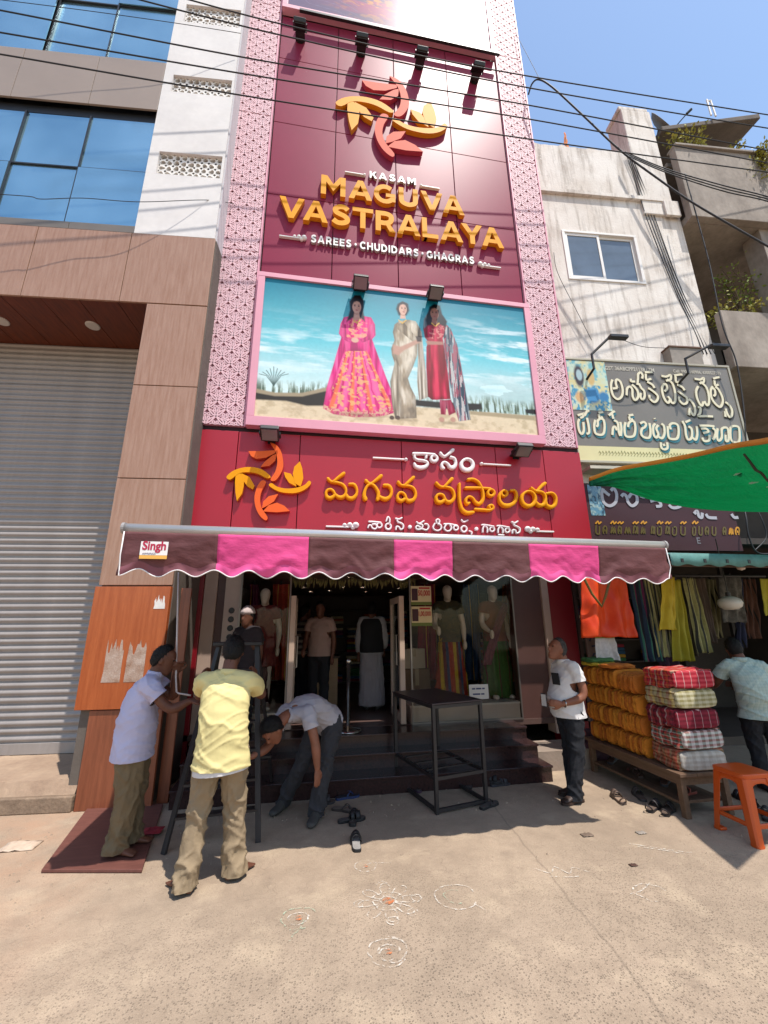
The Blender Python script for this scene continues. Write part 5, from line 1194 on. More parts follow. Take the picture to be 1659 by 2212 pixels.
# ------------------------------------------------------------------ weeds on the balcony building
LEAF = M('weed_leaf', '56702a', .6, col2='86903a', vs=6); LEAFY = M('yellow_weed', '7d7f30', .6, col2='a8a045', vs=6); TWIG = M('twig', '54442f', .9)
def weed(label, u, v, z, w, h, n, mat, seed, droop=0.):
    r = random.Random(seed); t = thing('weed_plant', label, 'plant', rbp(u, v, z), RBR)
    mb = MB(); lf = MB()
    for k in range(max(5, n//28)):
        a = r.uniform(0, 2*PI); tip = Vector((r.uniform(-w, w), r.uniform(-.5, .5)*w, h*r.uniform(.5, 1)-droop*r.random())); p0 = Vector((r.uniform(-.5, .5)*w, 0, 0)); mid = p0.lerp(tip, .5)+Vector((r.uniform(-.1, .1), r.uniform(-.1, .1), .12*h))
        pts = [Vector(x) for x in crom([p0, mid, tip], 5)]; mb.tube(pts, [.012*(1-i/len(pts)*.8) for i in range(len(pts))], 5)
        for i in range(28):
            f = r.uniform(.15, 1); b = pts[min(int(f*len(pts)), len(pts)-1)]+Vector((r.gauss(0, .06), r.gauss(0, .06), r.gauss(0, .05))); s = r.uniform(.05, .10)
            d = Vector((r.gauss(0, 1), r.gauss(0, 1), r.gauss(0, .7))).normalized(); e = d.cross(Vector((r.gauss(0, 1), r.gauss(0, 1), 1))).normalized()
            lf.add([b, b+d*s*.5+e*s*.28, b+d*s, b+d*s*.5-e*s*.28], [(0, 1, 2, 3)])
    mb.build('stem', TWIG, t); o = lf.build('foliage', mat, t)
weed('bushy weed sprouting under the dark roof canopy', 3.9, -.15, 11.76, .45, .75, 420, LEAFY, 1)
weed('small yellow weed on the ledge right of the bushy one', 4.75, -.15, 11.76, .25, .35, 120, LEAFY, 2)
weed('yellow weed hanging over the upper concrete parapet', 5.35, -.30, 11.76, .35, .5, 520, LEAFY, 3, 1.4)
weed('thin leafy creeper inside the dark balcony opening', 4.6, .3, 7.6, .45, 1.9, 330, LEAF, 4)
weed('low brownish weeds along the lower balcony edge', 4.3, .05, 7.45, .7, .5, 300, LEAFY, 5)
weed('sparse weed at the left end of the lower balcony', 3.7, .15, 7.45, .22, .4, 100, LEAFY, 6)

# ------------------------------------------------------------------ textile shop sign boards
def op(px, py, off): return OP(px, py, RO, RA, off)
SO = -.22
a_, b_, c_, d_ = op(1222, 768, SO), op(1577, 803, SO), op(1613, 975, SO), op(1263, 1000, SO)
sx0, sx1, sz0, sz1 = (a_[0]+d_[0])/2-.05, (b_[0]+c_[0])/2, (c_[1]+d_[1])/2-.10, (a_[1]+b_[1])/2
SG = thing('sign_board', 'large grey flex sign board with cream regional lettering and a picture at its left', 'sign board', (*RO, 0), RBR)
FLEXG = M('grey_flex', '6d675e', .33, col2='7d766c', vs=.8, spec=.5); FLEXY = M('cream_flex', 'cfc594', .45, var=.04); FRM = M('sign_frame', 'a79f8c', .5, metal=.3)
zy = sz0+.26
box('panel', sx0, sx1, SO+.004, SO+.05, zy, sz1, FLEXG, SG); box('cream_strip', sx0, sx1, SO+.004, SO+.05, sz0, zy-.001, FLEXY, SG)
for z in (sz0-.04, sz1): box('frame_rail', sx0-.04, sx1+.04, SO-.012, SO+.08, z, z+.04, FRM, SG, .004)
for x in (sx0-.04, sx1): box('frame_stile', x, x+.04, SO-.011, SO+.08, sz0+.001, sz1-.001, FRM, SG, .004)
for x in (sx0+.3, (sx0+sx1)/2, sx1-.3): box('bracket', x-.02, x+.02, SO+.081, -.001, sz1-.3, sz1-.26, DARKM, SG)
# generic devotional picture: soft pastel shapes only
gp = Paint(90, 100, .9); gp.c = np.broadcast_to(g('b9c9b4'), gp.c.shape).copy()
gp.mix(((gp.noise(6, 6, 5)-.4)*4).clip(0, 1), 'c9c08c'); gp.mix(((gp.noise(9, 9, 6)-.5)*6).clip(0, 1)*(gp.V < .4), '6fa8b0'); gp.mix(((gp.noise(12, 12, 9)-.5)*8).clip(0, 1)*(gp.V > .5), '3f88a8')
gp.mix(gp.ell(.25, .32, .13, .26, .3), '3a3138'); gp.mix(gp.ell(.26, .30, .08, .13, .3), '9fb6bb'); gp.mix(gp.ell(.52, .34, .10, .2, .3), 'c2a56a'); gp.mix(gp.ell(.5, .7, .2, .18, .3), '3b7fae'); gp.mix(gp.ell(.2, .75, .12, .14, .4), 'c99f6a'); gp.mix(gp.ell(.75, .72, .13, .12, .4), '2f6f9c')
pz0 = sz1-.98; o = gp.build('picture', Mattr('picture_print', .4), SG, sx0+.01, sx0+.72, pz0, sz1-.01, SO-.002)
def cC(x, y): u, z = op((1780+x*.37372)*.69125, (1080+y*.37383)*.69125, SO-.01); return (u, z)
def cS1(x, y): return op((1890+x*.2592)*.69125, (1150+y*.2592)*.69125, SO-.01)
def cS2(x, y): return op((1790+x*.3255)*.69125, (1270+y*.3255)*.69125, SO-.01)
rowA = [
 [([(92,140),(75,200),(85,290),(115,350),(160,375),(205,340),(215,260),(190,170),(145,138),(132,180),(150,240)],), ([(95,248),(150,242)],)],
 [([(262,330),(268,250),(300,225),(330,260),(335,340),(365,388),(400,350),(395,280),(360,230),(325,200)],), ([(310,130),(318,160),(365,165)],), ([(392,205),(398,130),(402,75),(430,55),(455,90),(448,130)],), ([(410,185),(440,240),(475,280),(480,340),(460,380),(432,355),(432,300)],)],
 [([(480,52),(540,50),(575,50)],), ([(492,70),(502,140),(560,130)],), ([(510,165),(570,200),(600,242)],), ([(520,242),(555,262),(610,305),(640,345),(628,392),(590,410),(545,370),(533,325)],)],
 [([(680,95),(740,105),(790,85),(790,140),(735,155)],), ([(750,135),(810,180),(840,260),(850,340),(845,410),(810,420),(788,370)],), ([(715,190),(690,240),(700,320),(730,390),(765,420),(785,378),(760,340)],), ([(700,195),(738,200),(750,250),(718,282)],)],
 [([(835,90),(900,80),(935,80)],), ([(850,100),(862,170),(920,160)],), ([(870,200),(930,230),(962,270)],), ([(880,275),(930,315),(985,355),(995,400),(975,430),(935,428),(900,385),(894,345)],)],
 [([(1010,375),(1045,400),(1080,460),(1090,530),(1070,570),(1040,530),(1020,480)],), ([(1015,570),(1020,500)],)],
 [([(1080,130),(1150,140),(1190,120),(1190,170),(1140,185)],), ([(1150,165),(1220,230),(1250,320),(1255,420),(1230,450),(1198,400)],), ([(1125,220),(1100,280),(1110,360),(1140,430),(1170,455),(1190,408)],), ([(1120,470),(1152,482),(1150,540),(1128,578),(1220,580),(1305,585)],)],
 [([(1305,130),(1350,116),(1385,110)],), ([(1320,150),(1332,210),(1370,200)],), ([(1300,222),(1275,280),(1290,370),(1340,440),(1390,470),(1420,420),(1415,350),(1370,260),(1330,225)],), ([(1285,235),(1322,262),(1330,320),(1308,340)],)],
 [([(1450,410),(1490,440),(1530,500),(1530,570),(1500,590),(1470,540),(1455,490)],), ([(1455,590),(1450,520)],)]]
rowB = [
 [([(45,85),(85,75),(110,70),(95,100),(70,110)],), ([(62,120),(50,160),(60,230),(85,265),(105,230),(100,150)],), ([(112,90),(140,42),(158,50)],), ([(135,110),(150,180),(155,250),(130,265)],)],
 [([(245,62),(290,55)],), ([(250,75),(260,112),(286,100)],), ([(215,130),(205,190),(220,260),(288,268),(305,200),(295,132),(265,117),(240,140),(240,180),(225,195)],)],
 [([(345,88),(375,62),(402,45)],), ([(375,72),(390,120)],), ([(395,132),(430,160),(440,240),(455,285)],), ([(455,150),(465,210),(460,285)],), ([(380,275),(386,210),(405,195),(425,230)],)],
 [([(535,87),(580,80)],), ([(540,97),(550,132),(576,120)],), ([(505,152),(495,210),(510,285),(582,285),(600,220),(590,152),(560,142),(535,165),(530,200)],)],
 [([(645,165),(680,150),(702,172),(690,200),(665,215),(655,260),(680,295),(733,300),(745,240),(735,160)],)],
 [([(790,165),(770,200),(775,270),(800,300),(820,268),(800,212),(820,180)],), ([(820,290),(858,305),(880,260),(875,190),(850,165)],), ([(783,112),(787,120)],)],
 [([(845,345),(850,395),(880,413),(908,398),(905,345)],), ([(870,360),(880,382)],)],
 [([(910,190),(913,260),(930,308),(998,310),(1015,250),(1005,180),(960,162),(930,182),(940,222)],)],
 [([(1050,140),(1075,190),(1085,270),(1105,318),(1140,300),(1140,220),(1108,192)],), ([(1150,300),(1180,320),(1195,270),(1190,190)],), ([(1080,152),(1130,130)],)],
 [([(1215,185),(1290,185),(1360,192)],), ([(1228,215),(1280,215),(1300,243),(1250,256)],), ([(1240,300),(1262,333),(1308,325),(1310,275)],), ([(1340,205),(1370,240),(1360,300),(1340,320)],)],
 [([(1390,210),(1385,290),(1400,330),(1430,300),(1430,222),(1460,202),(1490,222),(1495,320),(1470,330),(1465,272)],)], [([(1520,200),(1515,300),(1540,340),(1595,340),(1600,250),(1585,195)], 1)]]
CRM = M('cream_letter', 'd6cdb0', .5); TEAL = M('teal_letter_shadow', '2f6d78', .5); DKS = M('letter_shadow_dark', '2c2925', .6)
def flat_script(glyphs, conv, w, y0, y1, mat, parent, name, dx=0, dz=0):
    e = 0
    for gl in glyphs:
        mb = MB()
        for s in gl:
            e += 1; P = crom([conv(x, y) for x, y in s[0]], 5, len(s) > 1); P = [(p[0]+dx, p[1]+dz) for p in P]; ribbon(mb, P, w, y0-.0006*(e % 6), y1-y0)
        mb.build(name, mat, parent)
flat_script(rowA, cS1, .040, SO-.012, SO+.003, CRM, SG, 'letter'); flat_script(rowA, cS1, .052, SO-.004, SO+.003, DKS, SG, 'letter_shadow', .02, -.025)
flat_script(rowB, cS2, .040, SO-.012, SO+.003, CRM, SG, 'letter'); flat_script(rowB, cS2, .052, SO-.004, SO+.003, TEAL, SG, 'letter_shadow', .018, -.035)
PGR = M('print_grey', 'b8b2a4', .6)
for (x0, y0, x1, y1, tx) in ((290, 122, 705, 165, 'GST 36ABCPP2113R1ZM'), (865, 175, 1265, 215, 'Cell: 99080 60906, 6300527301')):
    u0, z0 = cC(x0, (y0+y0+40)/2); u1, z1 = cC(x1, (y1+y1+40)/2); flat_text(tx, (u0+u1)/2, sz1-.13, u1-u0, SO-.003, PGR, SG, off=.015, squash=1.2)
r = random.Random(4)
for k in range(46):
    u = sx0+.35+k*.055; mb = MB(); ribbon(mb, [(u, sz0+.13+.02*r.random()), (u+.02, sz0+.17+.02*r.random()), (u+.036, sz0+.13), (u+.01, sz0+.10)], .008, SO-.001, .004); mb.build('print_squiggle', M('print_olive', '8f8a5a', .6), SG)
# lamp arms over the sign
for lab, (x0, y0), (x1, y1), (x2, y2) in (('left black lamp arm reaching over the grey sign board', (1278, 765), (1320, 725), (1332, 738)), ('right black lamp arm reaching over the grey sign board', (1480, 775), (1535, 745), (1550, 760))):
    u0, z0 = op(x0, y0, -.45); u1, z1 = op(x1, y1, -.55); t = thing('sign_lamp', lab, 'lamp', rbp(u0, 0, z0-.9), RBR)
    MB().tube([(0, SO+.05, .55), (0, -.45, .62), (0, -.45, .9), (u1-u0, -.55, .9+z1-z0)], .022, 8).build('arm', DARKM, t)
    MB().box(u1-u0-.10, u1-u0+.22, -.68, -.58, .9+z1-z0-.12, .9+z1-z0-.06).build('lamp_head', DARKM, t, bevel=.01); MB().tube([(u1-u0, -.55, .9+z1-z0), (u1-u0+.12, -.62, .9+z1-z0-.06)], .014, 6).build('clamp', DARKM, t)
u0, z0 = op(1436, 745, -.1); t = thing('meter_box', 'weathered grey sheet metal box above the right end of sign', 'box', rbp(u0, -.001, sz1+.05), RBR)
box('body', 0, .62, -.18, 0, 0, .36, M('old_sheet', '837a70', .7, var=.2, vs=5), t, .005); box('lid', -.02, .64, -.2, .0, .361, .385, M('rusty_lid', '6b5143', .8, var=.2), t)
# beam behind, lower dark red sign
box('lintel', WX0, 5.2, -.02, .25, 3.80, 4.0, M('lintel_dark', '4a4038', .9, var=.2), RB)
box('sheet_edge', WX0+.3, 3.9, -.30, -.03, sz0-.17, sz0-.12, M('old_white_sheet', 'b8b09f', .7, var=.15), RB)
S2 = thing('lower_sign_board', 'dark red shop sign with grey and yellow lettering half hidden by green tarpaulin', 'sign board', (*RO, 0), RBR)
e0, e1, e2 = op(1290, 1188, -.12), op(1607, 1190, -.12), op(1275, 1042, -.12)
s2x0, s2x1, s2z0, s2z1 = e0[0]-.1, e1[0], e0[1], 3.95
box('panel', s2x0, s2x1, -.115, -.03, s2z0, s2z1, M('dark_red_flex', '38101a', .65, var=.1), S2, .004)
gq = Paint(30, 60, .5); gq.c = np.broadcast_to(g('5f8aa0'), gq.c.shape).copy(); gq.mix(((gq.noise(5, 9, 3)-.45)*6).clip(0, 1), '9fb3b0'); gq.mix(((gq.noise(6, 9, 5)-.55)*8).clip(0, 1), '2f4a5c')
gq.build('picture', Mattr('picture_print_small', .4), S2, s2x0+.09, s2x0+.33, 3.42, s2z1-.01, -.119)
def cD(x, y): return op((1800+x*.36166)*.69125, (1400+y*.36166)*.69125, -.12)
rowC = [[([(235,350),(222,400),(240,470),(290,500),(340,470),(350,400),(325,350),(300,370)],), ([(240,370),(262,390),(290,410)],)],
        [([(390,420),(410,400),(435,420),(450,470),(485,500),(525,470),(520,410),(480,395),(452,430)],)], [([(550,415),(585,425),(600,412)],)],
        [([(630,435),(680,430)],), ([(640,460),(690,450),(725,470),(730,500),(690,505)],)], [([(800,490),(830,515),(870,515),(905,500)],)], [([(1020,570),(1045,545),(1060,590),(1085,600),(1090,560)],)], [([(1120,570),(1145,600),(1215,605)],)], [([(1340,570),(1365,600),(1400,600)],)]]
flat_script(rowC, cD, .05, -.124, -.114, M('grey_letter', 'a9a6ac', .5), S2, 'letter')
r = random.Random(11); YLT = M('yellow_letter', 'c98a22', .5); OLT = M('olive_letter', '5f4f1c', .5)
def cE(x, y): return op((1840+x*.29536)*.69125, (1610+y*.29536)*.69125, -.12)
x0 = 75; k = 0
FORMS = [[[(0, 0), (0, .8), (.3, 1), (.6, .9), (.6, .1)]], [[(0, .9), (.1, .2), (.35, .1), (.5, .5), (.3, .9)], [(.65, .1), (.65, .95)]], [[(0, .1), (.55, .1), (.55, .5), (.1, .5), (.1, .95), (.6, .95)]], [[(0, .15), (0, .95), (.5, .95), (.5, .15), (.15, .15)]], [[(.1, .95), (0, .5), (.25, .1), (.55, .3), (.5, .95)], [(.25, .45), (.3, .7)]], [[(0, .9), (.2, .2), (.4, .9), (.6, .2), (.75, .9)]], [[(0, .2), (.3, .05), (.55, .3), (.25, .5), (.55, .75), (.3, .98), (0, .85)]]]
while x0 < 1600:
    wd = r.choice((52, 60, 72)); f = [FORMS[i_] for i_ in (0, 1, 4, 3, 5)][(k*2+k//3) % 5]; y0 = 105+k*.8; mb = MB(); bright = x0 > 1480
    for st_ in f: ribbon(mb, [tuple(v) for v in crom([cE(x0+a*wd, y0+b_*95) for a, b_ in st_], 3)], .022, -.1235-.0003*(k % 3), .009)
    mb.build('letter', YLT if bright else OLT, S2)
    if k % 3 != 1 and x0 < 1200:
        mb = MB(); ribbon(mb, [tuple(v) for v in crom([cE(x0-5, 92), cE(x0+22, 62+6*(k % 2)), cE(x0+30, 92), cE(x0+58, 70)], 3)], .020, -.1245, .009); mb.build('letter_mark', YLT, S2)
    x0 += wd+14+(40 if k in (6, 11, 15) else 0); k += 1
flat_text('E', *cD(1060, 800), .06, -.12, M('grey_letter_dim', '7b757a', .5), S2, 'letter')

# ------------------------------------------------------------------ open shop under the signs
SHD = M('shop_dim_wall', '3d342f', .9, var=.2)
OS = thing('textile_shop_interior', 'dim open-fronted textile shop under the dark red sign', 'shop', (*RO, 0), RBR)
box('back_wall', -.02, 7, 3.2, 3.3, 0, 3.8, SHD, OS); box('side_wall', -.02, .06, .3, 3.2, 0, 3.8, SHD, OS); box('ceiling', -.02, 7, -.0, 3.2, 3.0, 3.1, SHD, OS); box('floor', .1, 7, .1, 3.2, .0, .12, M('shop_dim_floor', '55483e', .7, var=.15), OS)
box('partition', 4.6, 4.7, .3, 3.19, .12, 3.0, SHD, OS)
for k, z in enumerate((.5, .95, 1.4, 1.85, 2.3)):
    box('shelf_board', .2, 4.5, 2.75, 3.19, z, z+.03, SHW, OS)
r = random.Random(9)
for k, z in enumerate((.531, .981, 1.431, 1.881)):
    for q in range(9):
        if r.random() < .25: continue
        p = rbp(.45+q*.46, 2.93, z); s = thing('folded_cloth_stack', 'stack of folded cloth on the dim shelves of the right-hand shop', 'cloth stack', p, RBR, 'folded cloth in the right-hand shop')
        for j in range(r.randint(2, 5)): MB().box(-.18, .18, -.15, .15, j*.07+.001, j*.07+.066).build('folded_cloth', r.choice(CLOTHS), s, bevel=.012)
# side sign strip beside the red pillar
p0 = F(1243, 1320, 5.85); t = thing('side_sign', 'narrow vertical sign strip with dark lettering beside the right red pillar', 'sign', (4.06, 5.82, 1.0), RBR)
box('board', -.10, .12, 0, .03, 0, 1.75, M('side_sign_brown', '6a5148', .6, var=.1), t)
for k in range(6):
    mb = MB(); ribbon(mb, [tuple(v) for v in crom([(-.05, .25+k*.25), (.0, .33+k*.25), (.06, .28+k*.25), (.05, .2+k*.25), (-.03, .18+k*.25)], 4)], .022, -.006, .006); mb.build('letter', M('side_letter', '23263f', .6), t)

# corrugated plastic roof edge
CR = thing('corrugated_roof', 'teal corrugated plastic roof sheet over the textile stall', 'roof sheet', (3.72, 3.9, 0))
CORR = M('teal_corrugated', '3f7d74', .6, col2='2f6560', vs=4, fine=.1)
mb = MB(); mb.grid(lambda u, v: (u*5.2, -.05+v*2.1, 2.44+.02*math.sin(u*5.2*2*PI/.13)+v*.40), 220, 2); mb.build('sheet', CORR, CR, smooth=True, solid=.004)
mb = MB(); mb.grid(lambda u, v: (u*5.2, -.06, 2.46-v*(.13+.012*math.sin(u*5.2*2*PI/.26))), 160, 2); mb.build('front_trim', M('teal_trim', '4a7672', .7, var=.25, vs=8), CR, smooth=True, solid=.003)
mb = MB(); mb.box(.02, 5.2, -.02, .05, 2.33, 2.38); mb.build('batten', M('batten_wood', '4d3a2c', .8), CR)
for k in range(18): box('fixing', .12+k*.28, .15+k*.28, -.068, -.062, 2.36, 2.40, DARKM, CR)
for x in (.3, 2.6, 5.0): box('post', x, x+.05, 1.75, 1.80, 0, 2.74, M('post_iron', '3c3532', .6, var=.2), CR)

# green tarpaulin: ruled sheet between its hemmed street edge and its sagging shop edge
def tarp_mat():
    m = M('green_tarpaulin', '1f9068', .55, col2='187a55', vs=2.5, bump=.9, bs=6, spec=.4, st=(1, 4, 4), fine=.18, bdist=.10); b = m.node_tree.nodes['Principled BSDF']
    b.inputs['Transmission Weight'].default_value = 0
    t = m.node_tree; o = t.nodes['Material Output']; tl = t.nodes.new('ShaderNodeBsdfTranslucent'); tl.inputs[0].default_value = (*lin('3fc490'), 1); mx = t.nodes.new('ShaderNodeMixShader'); mx.inputs[0].default_value = .45
    t.links.new(b.outputs[0], mx.inputs[1]); t.links.new(tl.outputs[0], mx.inputs[2]); t.links.new(mx.outputs[0], o.inputs[0]); return m
TP = thing('green_tarpaulin', 'sagging green tarpaulin with an orange hem stretched over the stall', 'tarpaulin')
Bc = crom([tuple(F(x, y, Y)) for x, y, Y in ((1272, 1040, 5.55), (1335, 1018, 5.2), (1420, 1003, 4.7), (1500, 988, 4.2), (1580, 970, 3.6), (1660, 958, 3.05), (1760, 935, 2.5), (1900, 900, 2.0))], 5)
Lc = crom([tuple(F(x, y, Y)) for x, y, Y in ((1272, 1043, 5.55), (1335, 1055, 5.45), (1400, 1078, 5.35), (1480, 1095, 5.2), (1560, 1103, 5.0), (1660, 1106, 4.8), (1800, 1104, 4.5), (2000, 1095, 4.2))], 5)
def tsurf(u, v):
    i = min(int(u*(len(Bc)-1)), len(Bc)-2); f = u*(len(Bc)-1)-i; b = Bc[i]*(1-f)+Bc[i+1]*f; l = Lc[i]*(1-f)+Lc[i+1]*f
    p = b*(1-v)+l*v; w = math.sin(PI*v)
    return (p[0], p[1], p[2]-.10*w*(.3+u)+.09*w*nz(v*7+u*2, u*3)+.06*nz(v*15+u*3, u*4, 4)*w+.03*nz(v*32, u*6, 7)*w)
mb = MB(); mb.grid(tsurf, 80, 70); mb.build('sheet', tarp_mat(), TP, smooth=True, solid=.003)
mb = MB(); mb.grid(lambda u, v: tuple(Vector(tsurf(u, 0))+Vector((0, -.004, .0))+(Vector((-.01, -.02, .055))*v)), 60, 2); mb.build('orange_hem', M('orange_hem', 'd08a2a', .7, var=.1), TP, smooth=True, solid=.003)
pts = [Vector(tsurf(.62+.3*k/14, .05+.9*k/14))+Vector((0, 0, -.02+.012*nz(k*1.3))) for k in range(15)]
MB().tube(pts, [.012+.012*abs(nz(k*.9)) for k in range(15)], 6).build('rope_tie', M('dark_rope', '3a3530', .8), TP)
for k in range(6):
    c = Vector(tsurf(.60+.06*k, .25+.1*k))-Vector((0, 0, .012)); mb = MB(); r = random.Random(k+40); n = 7
    mb.add([c]+[c+Vector((.07*r.uniform(.4, 1)*math.cos(2*PI*i/n), .07*r.uniform(.3, 1)*math.sin(2*PI*i/n), 0)) for i in range(n)], [(0, i+1, (i+1) % n+1) for i in range(n)]); mb.build('torn_patch', M('patch_pale', '9fc4b0', .8), TP)

# ------------------------------------------------------------------ overhead cables
CAB = M('cable_black', '1c1b1d', .6)
def cable(label, pts, rad=.011, n=10, group='overhead power cables'):
    P = [F(*p) for p in pts]; c = crom([tuple(p) for p in P], n); o = MB().tube([tuple(v) for v in c], rad, 6).build('power_cable', CAB, smooth=True)
    o.location = (0, 0, 0); return tag(o, label, 'cable', group)
cable('topmost power cable crossing in front of the upper billboard', [(250, -45, 4.5), (620, 55, 4.55), (1060, 150, 4.6), (1659, 248, 4.7), (1900, 285, 4.75)])
cable('second power cable from the top, passing through the floodlights', [(150, -40, 4.5), (590, 72, 4.5), (1090, 180, 4.6), (1659, 277, 4.7), (1900, 312, 4.75)])
cable('third power cable from the top, crossing the large emblem', [(-150, -5, 4.45), (0, 22, 4.5), (560, 130, 4.5), (1130, 225, 4.6), (1659, 325, 4.7), (1900, 368, 4.75)])
cable('fourth power cable from the top, crossing the middle of the large emblem', [(-150, 45, 4.4), (0, 70, 4.5), (560, 165, 4.5), (1130, 255, 4.6), (1659, 352, 4.7), (1900, 395, 4.75)])
cable('lowest of the parallel power cables crossing the front', [(-150, 95, 4.4), (0, 117, 4.5), (560, 212, 4.5), (1140, 300, 4.6), (1659, 372, 4.7), (1900, 405, 4.75)])
cable('thin wire across the blue glass at the upper left', [(-60, -8, 4.9), (180, 22, 4.9), (380, 50, 4.9), (520, 72, 5.0)], .005)
cable('thin slack wire along the bottom of the blue glass', [(-60, 416, 5.0), (60, 424, 5.0), (90, 430, 5.0), (180, 428, 5.0), (300, 436, 5.0), (445, 432, 5.15), (505, 440, 5.42)], .005)
cable('thick cable looping from the lattice edge down across the white wall', [(1141, 205, 5.35), (1150, 180, 5.2), (1165, 172, 5.1), (1195, 190, 5.0), (1260, 250, 4.9), (1340, 325, 4.8), (1420, 385, 4.7), (1500, 440, 4.6), (1659, 532, 4.4), (1800, 610, 4.3)], .016)
cable('stay wire rising from the cable loop to the roof', [(1166, 172, 5.1), (1150, 140, 5.2), (1113, 70, 5.4)], .005)
for k in range(3): cable(['first', 'second', 'third'][k]+' of the bundled black cables on the right wall top', [(1350, 328+k*3, 5.6), (1440, 365+k*4, 5.3), (1560, 400+k*6, 5.0), (1659, 425+k*5, 4.8), (1800, 470+k*6, 4.6)], .011)
for k in range(4): cable(['leftmost', 'second', 'third', 'rightmost'][k]+' cable hanging down the white wall to the sign lamps', [(1352+k*3, 330, 5.7), (1375+k*5, 400, 5.72), (1400+k*6, 480, 5.74), (1455+k*5, 620, 5.74), (1500+k*5, 715, 5.74), (1520+k*8, 765, 5.72)], .009)
cable('black cable running down beside the grey balcony', [(1480, 375, 5.3), (1486, 400, 5.3), (1530, 560, 5.3), (1560, 700, 5.3), (1590, 780, 5.3), (1605, 870, 5.3), (1612, 960, 5.3)], .012)
cable('thin wire looping down from the lattice edge by the window', [(1196, 545, 5.8), (1205, 590, 5.8), (1245, 670, 5.8), (1278, 735, 5.8)], .005)
cable('thin wire slung between the two sign lamp arms', [(1330, 728, 5.3), (1385, 748, 5.3), (1440, 752, 5.3)], .005)
cable('tangled cable at the right of the dark red sign', [(1605, 1085, 5.6), (1612, 1120, 5.5), (1618, 1160, 5.5), (1640, 1195, 5.5), (1700, 1190, 5.5)], .012)
cable('second tangled cable at the right of the dark red sign', [(1625, 1085, 5.6), (1645, 1120, 5.5), (1655, 1160, 5.5), (1630, 1190, 5.5)], .01)
# ------------------------------------------------------------------ stall goods on the right
WOODB = M('bench_wood', '6b513c', .75, col2='553d2b', vs=3, st=(8, 1, 8), bump=.2, bs=30)
bn = thing('wooden_bench', 'rough wooden bench carrying the stacked textile bundles', 'bench', (3.44, 3.92, 0))
for x in (.0, .46):
    for y in (.0, 1.32): box('leg', x, x+.055, y, y+.06, 0, .345, WOODB, bn, .004)
for y in (0, 1.32): box('end_rail', .056, .459, y+.01, y+.045, .27, .335, WOODB, bn); 
for x in (.005, .47): box('side_rail', x, x+.035, .061, 1.319, .27, .34, WOODB, bn, .003)
for k in range(3): box('seat_plank', -.02+k*.185, .16+k*.185, -.03, 1.41, .346, .376, WOODB, bn, .004)
box('foot_shelf', .01, .50, .065, 1.315, .10, .125, WOODB, bn, .003)
def puffy(sx, sy, sz, n=14, p=5., ribs=0, ax=1, amp=.006, seed=0, wob=.01):
    """plump rounded block, optionally ribbed along an axis"""
    mb = MB()
    for f in range(6):
        def fn(u, v):
            a, b = u*2-1, v*2-1
            q = [(a, -1, b), (1, a, b), (-a, 1, b), (-1, -a, b), (a, b, 1), (a, -b, -1)][f]
            q = np.array(q, float); nrm = (abs(q)**p).sum()**(1/p); q = q/nrm
            w = np.array((nz(q[0]*2+seed, q[1]*2, q[2]*2), nz(q[1]*2, seed+q[2]*2, q[0]*2), nz(q[2]*2, q[0]*2, seed+q[1]*2)))*wob
            r = np.array((q[0]*sx/2, q[1]*sy/2, q[2]*sz/2))+w
            if ribs: r[0] += -amp*abs(math.sin(q[ax]*ribs*PI/2))*(1 if q[0] < 0 else -1)*.5; r[1] += (amp*abs(math.sin(q[0]*ribs*PI/2)))*(1 if q[1] < 0 else -1)*.5
            return (r[0], r[1], r[2]+sz/2)
        mb.grid(fn, n, n)
    return mb
PL = [Mstripe('plaid_red', ((0, '9c2030'), (.22, '5a1a22'), (.34, 'b04a28'), (.62, '7d1626'), (.8, 'a89a86')), 'Y', 11, cols2=((0, '9c2030'), (.45, '6b2a20'), (.7, 'b0543a')), axis2='Z', scale2=22),
      Mstripe('plaid_olive', ((0, '8a7f55'), (.25, '5f4a30'), (.45, 'a88a3a'), (.7, '7a2e26')), 'Y', 9, cols2=((0, 'a39a7a'), (.5, '6b5a38'), (.75, 'b5a888')), axis2='Z', scale2=18),
      Mstripe('plaid_maroon', ((0, '6b1a28'), (.3, '45121c'), (.5, '8f3a3a'), (.85, 'b8a8a0')), 'Y', 10, cols2=((0, '7a1c2c'), (.5, '4f1820')), axis2='Z', scale2=20),
      Mstripe('plaid_multi', ((0, '8a2a2a'), (.2, 'b8b0a8'), (.32, '3f5a4a'), (.55, '9c3a30'), (.8, '3a2a2a')), 'Y', 9, cols2=((0, 'a84038'), (.4, 'b5aea2'), (.6, '4a5f50')), axis2='Z', scale2=24),
      Mstripe('plaid_mixed', ((0, '9a5a3a'), (.3, '6f3a2a'), (.5, '8f7a5a'), (.8, 'a83a2a')), 'Y', 13, cols2=((0, 'a0705a'), (.5, '5f3a2a')), axis2='Z', scale2=30)]
PLE = [Mstripe('plaid_end_%d' % i, c, 'X', 12, cols2=c2_, axis2='Z', scale2=24) for i, (c, c2_) in enumerate(((((0, 'a02030'), (.4, 'c0b0a8'), (.5, 'a02030')), ((0, '8a1a28'), (.5, 'b84a50'))), (((0, 'a8a080'), (.5, '8a8058')), ((0, 'b5ad92'), (.5, '7a7048'))), (((0, '6b1624'), (.42, 'b09a98'), (.5, '6b1624')), ((0, '7a2030'), (.5, '5a1420'))), (((0, 'b5b2ac'), (.5, '5a6a60')), ((0, 'b0aca4'), (.5, '8a3a38'))), (((0, 'a8a096'), (.5, '948a80')), ((0, 'b0a89e'), (.5, '9a9084')))))]
names = ['topmost', 'second', 'third', 'fourth', 'lowest']
